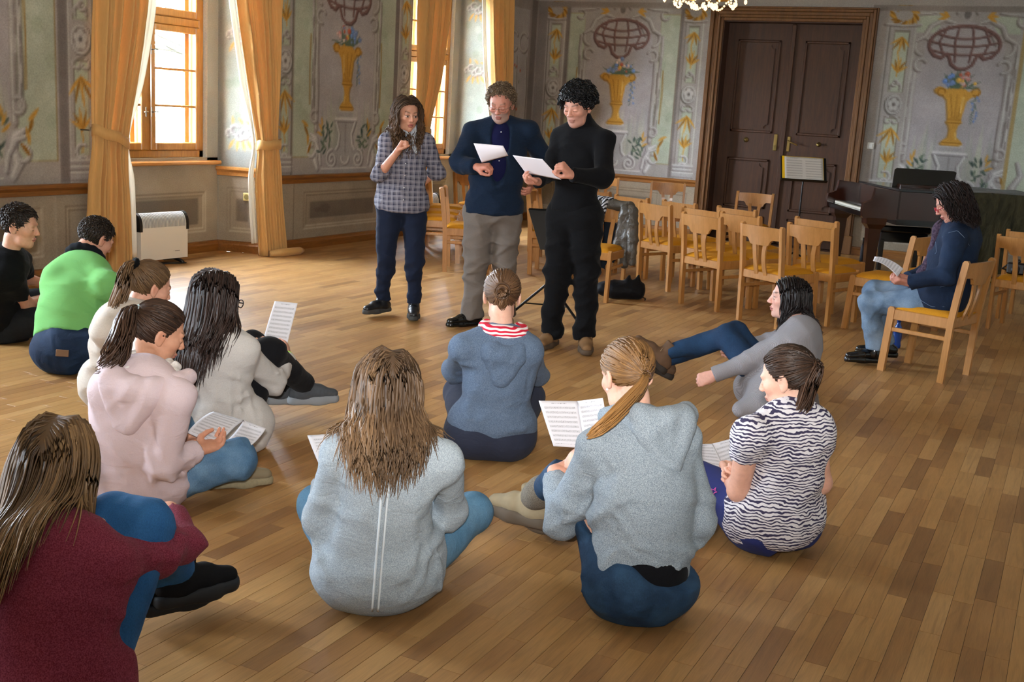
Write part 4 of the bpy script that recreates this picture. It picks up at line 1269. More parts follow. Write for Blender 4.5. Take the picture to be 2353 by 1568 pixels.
# ---------------- music stands
M_BMET = plain('black_metal', '#131315', 0.35, 0.5, 0.6)
def stave_mat(name, lines=10, page=2, tint='#cfcac6'):
    """printed page: bars of stave lines with notes"""
    t = NT(name)
    uv_ = t.attr('puv')[1]
    sp = t.n('SeparateXYZ'); t.l(uv_, sp.inputs[0])
    u_, v_ = sp.outputs[0], sp.outputs[1]
    row = t.math('FRACT', t.math('MULTIPLY', v_, float(lines)))
    stv = t.math('FRACT', t.math('MULTIPLY', row, 11.0))
    ln = t.math('LESS_THAN', stv, 0.30)
    band = t.math('MULTIPLY', t.math('GREATER_THAN', row, 0.28), t.math('LESS_THAN', row, 0.74))
    pu = t.math('FRACT', t.math('MULTIPLY', u_, float(page)))
    mg = t.math('MULTIPLY', t.math('GREATER_THAN', pu, 0.09), t.math('LESS_THAN', pu, 0.92))
    mv = t.math('MULTIPLY', t.math('GREATER_THAN', v_, 0.06), t.math('LESS_THAN', v_, 0.90))
    nz = t.noise(t.mapping(uv_, (60 * page, 9 * lines, 1)), 1.0, 1)
    notes = t.math('GREATER_THAN', nz, 0.61)
    ink = t.math('MULTIPLY', t.math('MAXIMUM', t.math('MULTIPLY', ln, 0.6), t.math('MULTIPLY', notes, 0.85)), t.math('MULTIPLY', band, t.math('MULTIPLY', mg, mv)))
    ttl = t.math('MULTIPLY', t.math('GREATER_THAN', t.noise(t.mapping(uv_, (70, 20, 1)), 1.0, 1), 0.5), t.math('MULTIPLY', t.math('LESS_THAN', t.math('ABSOLUTE', t.math('SUBTRACT', v_, 0.945)), 0.009), t.math('LESS_THAN', t.math('ABSOLUTE', t.math('SUBTRACT', pu, 0.5)), 0.2)))
    ink = t.math('MAXIMUM', ink, t.math('MULTIPLY', ttl, .7))
    c = t.mix(ink, hexc(tint), hexc('#26262a'))
    return t.fin(c, 0.7, 0.3)
M_PAGE1 = stave_mat('music_page_single', 10, 1, '#c6c5ca')
M_PAGE2 = stave_mat('music_page_double', 9, 2, '#c9c6c2')
M_PAPER = plain('blank_paper', '#d9d4da', 0.7, 0.3)
def sheet(name, corners, mat, label, group=None, bend=0.0, bend_dir=(0, 0, 1), n=14, vee=0.0, th=.0012, parent=None):
    """paper from four world corners (lower left, lower right, upper right, upper left) with a curl; a real thickness"""
    a, b, c, d = (np.asarray(q, float) for q in corners)
    base = (a + b + c + d) / 4
    s, w = np.meshgrid(np.linspace(0, 1, n), np.linspace(0, 1, n))
    s3, w3 = s[..., None], w[..., None]
    p = (1 - w3) * ((1 - s3) * a + s3 * b) + w3 * ((1 - s3) * d + s3 * c)
    p = p + np.asarray(bend_dir, float) * (bend * 4 * w3 * (1 - w3) + vee * (np.abs(s3 - .5) * 2 - .5))
    V_ = p.reshape(-1, 3) - base
    i = np.arange(n * n).reshape(n, n)
    F_ = np.stack([i[:-1, :-1], i[:-1, 1:], i[1:, 1:], i[1:, :-1]], -1).reshape(-1, 4)
    V_, F_ = thicken(V_, F_, th)
    uv_ = np.stack([s.ravel(), w.ravel(), np.zeros(n * n)], 1); uv_ = np.concatenate([uv_, uv_])
    if parent is not None:
        o = mesh_obj(name, V_ + base - np.array(parent.location), F_, mat, parent, True)
    else:
        o = mesh_obj(name, V_, F_, mat, None, True, loc=base)
        tag(o, label, 'sheet music', group)
    at = o.data.attributes.new('puv', 'FLOAT_VECTOR', 'POINT')
    at.data.foreach_set('vector', uv_.astype(np.float32).ravel())
    return o
dep = 12.2
ft = P(1825, 600, dep) * [1, 1, 0]
root = empty('music_stand', ft, pa)
tag(root, 'black music stand holding an open yellow score before the door', 'music stand')
tp = P(1836, 416, dep)
h_ = float(tp[2])
MB().tube([(0, 0, .16), (.0, 0, h_ * .55)], .014, 10).build('lower_tube', M_BMET, root)
MB().tube([(0, 0, h_ * .5), (.0, 0, h_ + .05)], .009, 8).build('upper_tube', M_BMET, root)
MB().tube([(.0, 0, h_ * .55), (.035, 0, h_ * .55)], .009, 8).build('clamp_knob', M_BMET, root)
for k in range(3):
    a = 2 * math.pi * k / 3 + .4
    MB().tube([(0, 0, .22), (.30 * math.cos(a), .30 * math.sin(a), .012)], .009, 6).build('leg', M_BMET, root)
Md = Matrix.Translation((0, -.02, h_ + .02)) @ Matrix.Rotation(math.radians(-28), 4, 'X')
MB().box(-.25, .25, 0, .006, -.02, .27, .003).build('desk', M_BMET, root, M=Md)
MB().box(-.25, .25, -.05, .004, -.026, -.02, .002).build('desk_lip', M_BMET, root, M=Md)
def loc2w(root, M, p):
    q = Matrix.Translation(root.location) @ Matrix.Rotation(pa, 4, 'Z') @ M @ Vector(p)
    return np.array(q)
R_ = root
cs = [loc2w(R_, Md, q) for q in ((-.21, -.022, -.015), (.21, -.022, -.015), (.21, -.008, .26), (-.21, -.008, .26))]
bk = empty('score_book', sum(cs) / 4)
tag(bk, 'open score in a yellow cover on the black music stand', 'book')
sheet('open_pages', cs, M_PAGE2, '', bend=0, vee=.008, bend_dir=-EY, th=.004, parent=bk)
cs2 = [loc2w(R_, Md, q) for q in ((-.235, -.004, -.018), (.22, -.004, -.018), (.22, -.002, .268), (-.235, -.002, .268))]
sheet('yellow_cover', cs2, plain('yellow_card', '#e0b400', 0.4), '', th=.004, parent=bk)
# second stand, low, seen from behind its desk beside the man in black
dep = 8.35
ft = P(1262, 668, dep) * [1, 1, 0]
root = empty('music_stand', ft, pa + math.radians(8))
tag(root, 'low black tripod music stand beside the man in black', 'music stand')
MB().tube([(0, 0, .12), (0, 0, .62)], .012, 8).build('lower_tube', M_BMET, root)
MB().tube([(0, 0, .5), (0, -.0, .74)], .008, 8).build('upper_tube', M_BMET, root)
for k in range(3):
    a = 2 * math.pi * k / 3 + 3.3
    MB().tube([(0, 0, .30), (.34 * math.cos(a), .34 * math.sin(a), .012)], .010, 6).build('leg', M_BMET, root)
    MB().tube([(0, 0, .12), (.20 * math.cos(a), .20 * math.sin(a), .135)], .006, 6).build('brace', M_BMET, root)
Md = Matrix.Translation((.06, -.01, .68)) @ Matrix.Rotation(math.radians(-24), 4, 'X')
MB().prism([(-.16, -.14), (.16, -.14), (.25, .17), (-.25, .17)], .004, 1, 0).build('desk', plain('desk_dark', '#1d1a17', 0.5), root, M=Md)
MB().box(-.25, .25, -.03, .0, .166, .171).build('desk_lip', M_BMET, root, M=Md)

# ---------------- chandelier (only its lowest drops hang into view)
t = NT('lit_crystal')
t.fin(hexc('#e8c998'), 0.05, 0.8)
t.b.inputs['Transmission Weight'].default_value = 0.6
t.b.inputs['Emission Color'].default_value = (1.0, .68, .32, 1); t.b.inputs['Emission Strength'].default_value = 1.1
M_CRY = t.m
M_GILT = plain('gilt_metal', '#b88a3c', 0.3, 0.5, 1.0)
t = NT('candle_bulb'); t.fin(hexc('#fff0d8')); t.b.inputs['Emission Color'].default_value = (1, .78, .5, 1); t.b.inputs['Emission Strength'].default_value = 14
M_BULB = t.m
cp_ = P(1618, 18, 8.6)
root = empty('chandelier', cp_)
tag(root, 'lit crystal chandelier hanging down into the top edge of view', 'chandelier')
MB().lathe([(.0, .06), (.03, .07), (.05, .12), (.03, .2), (.02, .3), (.05, .36), (.02, .42), (.012, .6), (.012, ZC - cp_[2])], 12).build('stem', M_GILT, root, True)
for k in range(8):
    a = 2 * math.pi * k / 8 + .2
    c_, s_ = math.cos(a), math.sin(a)
    am = MB().tube([(.03 * c_, .03 * s_, .14), (.12 * c_, .12 * s_, .06), (.21 * c_, .21 * s_, .07), (.25 * c_, .25 * s_, .13), (.25 * c_, .25 * s_, .16)], .007, 6).build('arm', M_GILT, root, True)
    MB().lathe([(.01, 0), (.035, .012), (.03, .016), (.012, .02), (.012, .07), (0, .075)], 10, (.25 * c_, .25 * s_, .16)).build('candle', M_WPL, am, True)
    MB().lathe([(.002, 0), (.014, .02), (.012, .04), (.0, .065)], 8, (.25 * c_, .25 * s_, .235)).build('bulb', M_BULB, am, True)
    # swag of beads to the next arm
    b_ = a + 2 * math.pi / 8
    m = MB()
    for q in range(13):
        f = q / 12
        x, y = .24 * ((1 - f) * c_ + f * math.cos(b_)), .24 * ((1 - f) * s_ + f * math.sin(b_))
        z = .12 - .115 * 4 * f * (1 - f)
        m.lathe([(.0, -.009), (.008, -.003), (.008, .003), (.0, .009)], 6, (x, y, z))
    m.build('bead_swag', M_CRY, root)
    MB().lathe([(.0, -.045), (.012, -.035), (.014, -.02), (.004, 0)], 6, (.09 * c_, .09 * s_, .03)).build('crystal_drop', M_CRY, root)
    MB().lathe([(.0, -.045), (.011, -.035), (.012, -.02), (.004, 0)], 6, (.30 * c_, .30 * s_, .075)).build('crystal_drop', M_CRY, root)

# ---------------- things left on and under the chairs
# leather jacket over the chair back with a woven scarf
M_LEATH = None
t = NT('grey_leather'); _co = t.coord(); _n = t.noise(_co, 14, 4, .65, 1.0)
t.bump(_n, .7, .02); M_LEATH = t.fin(t.mix(_n, hexc('#3a3630'), hexc('#56514a')), .38, .5)
t = NT('scarf_weave'); _co = t.coord(); _w = t.n('TexWave', wave_type='BANDS', bands_direction='DIAGONAL'); t.l(_co, _w.inputs[0]); _w.inputs['Scale'].default_value = 16; _w.inputs['Distortion'].default_value = 3
M_SCARF = t.fin(t.ramp(_w.outputs[1], [(.4, hexc('#17171a')), (.55, hexc('#a9a9ae'))]), .9, .2)
# ================================================================== figure modelling: blended distance fields meshed into one skin
F32 = np.float32
def nrm(v):
    v = np.asarray(v, float)
    return v / (np.linalg.norm(v) + 1e-12)
class Field:
    """list of rounded shapes, smoothly blended"""
    def __init__(s):
        s.p = []
    def cone(s, a, b, ra, rb, k=.03, flat=None, fs=1.0, op='+', cuts=None, off=0.0):
        a, b = np.asarray(a, float), np.asarray(b, float)
        s.p.append(('c', a, b, ra + off, rb + off, k, None if flat is None else nrm(flat), fs, op, cuts)); return s
    def ell(s, c, r, R=None, k=.03, op='+', cuts=None, off=0.0):
        s.p.append(('e', np.asarray(c, float), np.asarray(r, float) + off, np.eye(3) if R is None else np.asarray(R, float), k, op, cuts)); return s
    def dist(s, pr, X):
        if pr[0] == 'c':
            _, a, b, ra, rb, k, fl, fs, op, cuts = pr
            q = X - a.astype(F32)
            d = (b - a)
            if fl is not None:
                h = q @ fl.astype(F32); q = q + (h * (1 / fs - 1))[..., None] * fl.astype(F32)
                d = d + fl * (d @ fl) * (1 / fs - 1)
            L = float(d @ d) + 1e-9
            t_ = np.clip((q @ d.astype(F32)) / F32(L), 0, 1)
            e = q - t_[..., None] * d.astype(F32)
            D = np.sqrt(np.einsum('...i,...i', e, e)) - (ra + t_ * F32(rb - ra))
            if fl is not None and fs < 1: D = D * F32(.5 + .5 * fs)
        else:
            _, c, r, R, k, op, cuts = pr
            q = (X - c.astype(F32)) @ R.T.astype(F32)
            g = q / r.astype(F32)
            n1 = np.sqrt(np.einsum('...i,...i', g, g)) + F32(1e-6)
            g2 = g / r.astype(F32)
            n2 = np.sqrt(np.einsum('...i,...i', g2, g2)) + F32(1e-6)
            D = n1 * (n1 - 1) / n2
        if cuts:
            for (cp, cn) in cuts:
                D = np.maximum(D, (X - np.asarray(cp, F32)) @ np.asarray(nrm(cn), F32))
        return D
    def box(s, pr):
        if pr[0] == 'c':
            a, b, m = pr[1], pr[2], max(pr[3], pr[4])
            return np.minimum(a, b) - m, np.maximum(a, b) + m
        c, r = pr[1], pr[2].max()
        ext = np.sqrt(((pr[3].T * pr[2]) ** 2).sum(1))
        return c - ext, c + ext
    def ev(s, X):
        """field at scattered points"""
        X = np.asarray(X, F32); f = np.full(X.shape[:-1], 9.0, F32)
        for pr in s.p:
            k, op = (pr[5], pr[8]) if pr[0] == 'c' else (pr[4], pr[5])
            f = s.comb(f, s.dist(pr, X), k, op)
        return f
    @staticmethod
    def comb(f, d, k, op):
        k = F32(max(k, 1e-4))
        if op == '+':
            h = np.clip(.5 + .5 * (f - d) / k, 0, 1)
            return f + (d - f) * h - k * h * (1 - h)
        d = -d
        h = np.clip(.5 - .5 * (f - d) / k, 0, 1)
        return f + (d - f) * h + k * h * (1 - h)
    def mesh(s, res, disp=None, clip=None):
        lo = np.min([s.box(p)[0] for p in s.p if (p[8] if p[0] == 'c' else p[5]) == '+'], 0) - 3 * res - .02
        hi = np.max([s.box(p)[1] for p in s.p if (p[8] if p[0] == 'c' else p[5]) == '+'], 0) + 3 * res + .02
        if clip is not None: lo[2] = max(lo[2], clip - 3 * res)
        n = np.ceil((hi - lo) / res).astype(int) + 1
        ax = [(lo[i] + res * np.arange(n[i])).astype(F32) for i in range(3)]
        f = np.full(n, .25, F32)
        for pr in s.p:
            k, op = (pr[5], pr[8]) if pr[0] == 'c' else (pr[4], pr[5])
            b0, b1 = s.box(pr); pad = k + 2.5 * res + (.03 if disp else 0)
            i0 = np.maximum(0, np.floor((b0 - pad - lo) / res).astype(int)); i1 = np.minimum(n, np.ceil((b1 + pad - lo) / res).astype(int) + 1)
            if (i1 <= i0).any(): continue
            sl = tuple(slice(a, b) for a, b in zip(i0, i1))
            X = np.stack(np.meshgrid(ax[0][sl[0]], ax[1][sl[1]], ax[2][sl[2]], indexing='ij'), -1)
            f[sl] = s.comb(f[sl], s.dist(pr, X), k, op)
        if disp is not None:
            m = np.abs(f) < .035
            ii = np.nonzero(m)
            X = np.stack([ax[0][ii[0]], ax[1][ii[1]], ax[2][ii[2]]], -1)
            f[m] += disp(X).astype(F32)
        if clip is not None:
            f = np.maximum(f, (F32(clip) - ax[2])[None, None, :])
        f[[0, -1]] = .2; f[:, [0, -1]] = .2; f[:, :, [0, -1]] = .2
        return surfnet(f, lo, res)
def surfnet(f, lo, res):
    ins = f < 0
    n = np.array(f.shape)
    c = ins[:-1, :-1, :-1].astype(np.int8)
    cnt = c * 0
    for dx in (0, 1):
        for dy in (0, 1):
            for dz in (0, 1):
                cnt = cnt + ins[dx:n[0] - 1 + dx, dy:n[1] - 1 + dy, dz:n[2] - 1 + dz]
    act = (cnt > 0) & (cnt < 8)
    I = np.stack(np.nonzero(act), 1)
    idx = np.full(act.shape, -1, np.int32); idx[act] = np.arange(len(I))
    acc = np.zeros((len(I), 3), F32); w = np.zeros(len(I), F32)
    for axis in range(3):
        o1, o2 = [a for a in range(3) if a != axis]
        for a in (0, 1):
            for b in (0, 1):
                p = I.copy(); p[:, o1] += a; p[:, o2] += b
                q = p.copy(); q[:, axis] += 1
                f0, f1 = f[p[:, 0], p[:, 1], p[:, 2]], f[q[:, 0], q[:, 1], q[:, 2]]
                m = (f0 < 0) != (f1 < 0)
                t_ = np.where(m, f0 / np.where(m, f0 - f1, 1), 0)
                v = np.zeros((len(I), 3), F32); v[:, o1] = a; v[:, o2] = b; v[:, axis] = t_
                acc[m] += v[m]; w[m] += 1
    V = (I + acc / w[:, None]) * res + lo
    quads = []
    for axis in range(3):
        o1, o2 = [(1, 2), (2, 0), (0, 1)][axis]
        a0 = np.take(ins, range(n[axis] - 1), axis); a1 = np.take(ins, range(1, n[axis]), axis)
        E = np.stack(np.nonzero(a0 != a1), 1)
        E = E[(E[:, o1] > 0) & (E[:, o2] > 0) & (E[:, o1] < n[o1] - 1) & (E[:, o2] < n[o2] - 1)]
        d1 = np.zeros(3, int); d1[o1] = 1; d2 = np.zeros(3, int); d2[o2] = 1
        g = lambda e: idx[e[:, 0], e[:, 1], e[:, 2]]
        q = np.stack([g(E - d1 - d2), g(E - d2), g(E), g(E - d1)], 1)
        fl = ~ins[E[:, 0], E[:, 1], E[:, 2]]
        q[fl] = q[fl][:, ::-1]
        quads.append(q)
    Q = np.concatenate(quads)
    return V, Q[(Q >= 0).all(1)]
def folds(seed, amp=.006, k=(18, 34), dirn=None, squash=.35, spots=()):
    """soft cloth creases; spots = [(point, radius, extra)] gather more folds at elbows, waist, knees"""
    r = np.random.default_rng(seed)
    W = []
    for q in range(5):
        v = nrm(r.normal(size=3))
        if dirn is not None:
            dn = nrm(dirn); v = nrm(v * (1 - squash) + dn * (1.2 if q % 2 else -1.2) * squash * 2)
        W.append((v * r.uniform(*k), r.uniform(0, 6), nrm(r.normal(size=3)) * 14, r.uniform(0, 6)))
    def fn(X):
        o = 0
        for v, p, w, p2 in W:
            o = o + (1 - np.abs(np.sin(.5 * (X @ v.astype(F32)) + p + .9 * np.sin(X @ w.astype(F32) + p2)))) ** 2 * 2 - .45
        a = np.full(len(X), amp * .35, F32)
        for c, rad, e in spots:
            d = X - np.asarray(c, F32)
            a = a + e * np.exp(-np.einsum('ij,ij->i', d, d) / F32(rad * rad))
        return np.clip(-a * o * .5, -.022, .007)
    return fn
def basis(f, u):
    """rows: right, forward, up"""
    f = nrm(f); u = np.asarray(u, float); u = nrm(u - f * (u @ f)); r = np.cross(f, u)
    return np.stack([r, f, u])

# ---------------- skin, hair, hands, shoes
t = NT('skin')
_c = t.attr('tone')[0]; _co = t.coord()
_n = t.noise(_co, 60, 3, .6)
_c = t.mix(1.0, _c, t.ramp(_n, [(.3, .92), (.7, 1.05)]), 'MULTIPLY')
t.bump(t.noise(_co, 300, 2), .05, .002)
t.fin(_c, .5, .35)
t.b.inputs['Subsurface Weight'].default_value = .12; t.b.inputs['Subsurface Radius'].default_value = (.012, .005, .003); t.b.inputs['Subsurface Scale'].default_value = .6
M_SKIN = t.m
def hair_mat(name, dark, light, rough=.34):
    t = NT(name)
    a = t.attr('tint')[2]
    c = t.mix(a, hexc(dark), hexc(light))
    t.fin(c, rough + .14, .35)
    return t.m
class Head:
    """head frame: x right, y forward (face), z up; s = size"""
    def __init__(h, c, yaw, pitch=0.0, roll=0.0, s=1.0):
        h.c = np.asarray(c, float); h.s = s
        f = math.cos(yaw) * EY + math.sin(yaw) * EX      # yaw 0 looks away from the camera, +90 to camera right
        f = math.cos(pitch) * f - math.sin(pitch) * EZ   # pitch > 0 looks down
        B = basis(f, EZ)
        cr, sr = math.cos(roll), math.sin(roll)
        h.R = np.stack([cr * B[0] + sr * B[2], B[1], -sr * B[0] + cr * B[2]])
    def w(h, p): return h.c + h.s * (np.asarray(p, float) @ h.R)
    def l(h, p): return ((np.asarray(p, float) - h.c) @ h.R.T) / h.s
    def field(h, F, neck_base, male=False, neck_r=.050):
        s = h.s; W = h.w
        E = lambda c, r, k, op='+', R=None: F.ell(W(c), np.array(r) * s, (h.R if R is None else R @ h.R), k * s, op)
        C = lambda a, b, ra, rb, k, op='+': F.cone(W(a), W(b), ra * s, rb * s, k * s, op=op)
        E((0, -.014, .030), (.074, .094, .082), .02)
        E((0, .030, -.040), (.056, .058, .074), .035)
        C((-.030, .03, -.088), (.030, .03, -.088), .024, .024, .03)
        E((0, .066, -.098), (.020, .018, .017), .022)
        if male: E((0, .055, -.095), (.034, .024, .022), .02)
        for q in (-1, 1):
            E((q * .040, .052, -.022), (.022, .026, .022), .02)
        C((-.035, .074, .020), (.035, .074, .020), .011, .011, .014)
        for q in (-1, 1): E((q * .031, .098, -.002), (.020, .015, .012), .012, '-')
        for q in (-1, 1): E((q * .031, .073, -.004), (.0165, .0145, .0125), .003)
        C((0, .083, .010), (0, .104, -.028), .0075, .0105, .009)
        for q in (-1, 1): E((q * .0105, .096, -.032), (.0085, .010, .0075), .005)
        E((0, .088, -.060), (.021, .0095, .0055), .007); E((0, .085, -.071), (.018, .0095, .0065), .007)
        E((0, .100, -.0655), (.022, .010, .0016), .003, '-')
        for q in (-1, 1):
            Rr = np.array([[1, .25 * q, 0], [-.25 * q, 1, 0], [0, 0, 1]]) / math.hypot(1, .25)
            E((q * .077, -.010, -.010), (.008, .021, .032), .006, '+', Rr)
            E((q * .085, -.004, -.006), (.006, .012, .020), .004, '-', Rr)
            E((q * .074, -.004, -.036), (.007, .009, .010), .005)
        F.cone(neck_base, W((0, -.030, -.075)), neck_r * 1.12, neck_r, .025 * s)
        return F
    def tones(h, V, skin, lips='#b0645c', brow=None, beard=None, eyes='down', blush=.0):
        """natural colouring of the face by place"""
        q = h.l(V); sk = np.array(hexc(skin)); C = np.tile(sk, (len(V), 1))
        x, y, z = np.abs(q[:, 0]), q[:, 1], q[:, 2]
        front = (y > .045)
        def put(m, col, a=1.0):
            m = np.clip(m, 0, 1)[:, None] * a
            C[:] = C * (1 - m) + np.array(hexc(col) if isinstance(col, str) else col) * m
        g = lambda d, r: np.exp(-(d / r) ** 2)
        put(g(np.hypot(x - .04, z + .03), .022) * front, tuple(sk * [1.02, .78, .74]), .45 + blush)
        put(g(z + .03, .014) * g(x, .014) * (y > .09), tuple(sk * [1.0, .8, .76]), .5)
        if beard:
            put(((z < -.035) & front) * g(np.maximum(0, z + .045), .02) * (1 - g(np.hypot(q[:, 0], (z + .066) * 1.4), .016)), beard, .6)
        put(((np.abs(z + .060) < .0065) | (np.abs(z + .071) < .0075)) * (x < .021 - .5 * np.abs(z + .066)) * front * 1.0, lips, .8)
        put((np.abs(z + .0655) < .0016) * (x < .021) * front, '#5e2f2b', .8)
        if brow:
            zb = .022 + .006 * np.sin((x - .012) / .04 * 2.4)
            put(g(z - zb, .0042) * (x > .012) * (x < .046) * (y > .06), brow, .75)
        if eyes == 'open':
            put(g(z + .0035, .0052) * (np.abs(x - .031) < .0135) * front * 1.2, '#ab9d94', .8)
            put((np.hypot(np.abs(x - .030), z + .0035) < .0060) * front, '#2a1a12', 1.0)
            put(g(z - .0035, .0022) * (np.abs(x - .031) < .016) * front, '#21140f', .9)
            put(g(z + .0105, .0018) * (np.abs(x - .031) < .014) * front, '#5a3c32', .5)
        else:
            put(g(z + .0085, .0022) * (np.abs(x - .030) < .0125) * (y > .066), '#2a1a14', .9)
            put(g(z - .006, .003) * (np.abs(x - .030) < .013) * (y > .066), tuple(sk * .75), .4)
        put(g(np.hypot(x - .0095, z + .0365), .0032) * (y > .088), '#5a2d26', .7)
        put(g(np.hypot(y + .004, z + .006), .02) * (x > .072), tuple(sk * [1.0, .72, .68]), .5)
        return C
    # ---- scalp
    def scalp(h, n, seed, lift=.004, hairline=0.0):
        r = np.random.default_rng(seed)
        i = np.arange(int(n * 1.65)) + .5
        ph = np.arccos(1 - 2 * i / len(i)); th = math.pi * (1 + 5 ** .5) * i
        d = np.stack([np.cos(th) * np.sin(ph), np.sin(th) * np.sin(ph), np.cos(ph)], 1)
        d += r.normal(size=d.shape) * .03; d /= np.linalg.norm(d, axis=1)[:, None]
        p = np.array([0, -.014, .030]) + d * (np.array([.074, .094, .082]) + lift)
        return p[h.mask(p, hairline)]
    @staticmethod
    def mask(p, hairline=0.0):
        y, z = p[:, 1], p[:, 2]
        lo = np.interp(y, [-.11, -.03, .0, .030, .055, .075, .09], [-.062, -.055, -.022, -.008 + .03, .055 + .01, .078, .10])
        return z > lo + hairline * (y > .02)
    def surf(h, p, off):
        """push head-frame points out to the skull surface + off"""
        c = np.array([0, -.014, .030]); r = np.array([.074, .094, .082])
        q = (p - c) / (r + np.asarray(off)[..., None] if not np.isscalar(off) else r + off)
        m = np.linalg.norm(q, axis=-1, keepdims=True)
        return np.where(m < 1, c + (p - c) / np.maximum(m, .05), p)
    def cap(h, lift=.005, hairline=0.0, n=44):
        """close hair base over the scalp"""
        V, F = [], []
        for i in range(n + 1):
            a = math.pi * i / n
            for j in range(2 * n):
                b = math.pi * j / n
                V.append((math.sin(a) * math.cos(b), math.sin(a) * math.sin(b), math.cos(a)))
        V = np.array([0, -.014, .030]) + np.array(V) * (np.array([.074, .094, .082]) + lift)
        for i in range(n):
            for j in range(2 * n):
                F.append([i * 2 * n + j, i * 2 * n + (j + 1) % (2 * n), (i + 1) * 2 * n + (j + 1) % (2 * n), (i + 1) * 2 * n + j])
        F = np.array(F)
        ok = h.mask(V[F].mean(1), hairline)
        return h.w(V), F[ok]
def strands_mesh(P_, rad, tint, sides=3, flat=1.0):
    """P_ (N,S,3) world polylines -> tapered locks"""
    N, S, _ = P_.shape
    T = np.gradient(P_, axis=1); T /= np.linalg.norm(T, axis=2)[..., None] + 1e-9
    ref = np.where(np.abs(T[..., 2:3]) < .9, np.array([0, 0, 1.0]), np.array([1.0, 0, 0]))
    A = np.cross(T, ref); A /= np.linalg.norm(A, axis=2)[..., None] + 1e-9
    B = np.cross(T, A)
    R = np.asarray(rad)                                   # (N,S)
    ang = 2 * np.pi * np.arange(sides) / sides
    V = P_[:, :, None] + R[..., None, None] * (np.cos(ang)[None, None, :, None] * A[:, :, None] + flat * np.sin(ang)[None, None, :, None] * B[:, :, None])
    i = np.arange(N * S * sides).reshape(N, S, sides)
    j = np.roll(i, -1, 2)
    F = np.stack([i[:, :-1], j[:, :-1], j[:, 1:], i[:, 1:]], -1).reshape(-1, 4)
    return V.reshape(-1, 3), F, np.repeat(np.asarray(tint).ravel(), sides)
def merge(parts):
    V, F, A, n = [], [], [], 0
    for v, f, a in parts:
        V.append(v); F.append(f + n); A.append(np.asarray(a) * np.ones(len(v))); n += len(v)
    return np.concatenate(V), np.concatenate(F), np.concatenate(A)
def lock_radius(N, S, r0, seed, tip=.25, root=.6):
    t_ = np.linspace(0, 1, S)
    prof = np.interp(t_, [0, .12, .6, 1], [root, 1, .9, tip])
    return np.random.default_rng(seed).uniform(.6, 1.15, N)[:, None] * prof[None] * r0
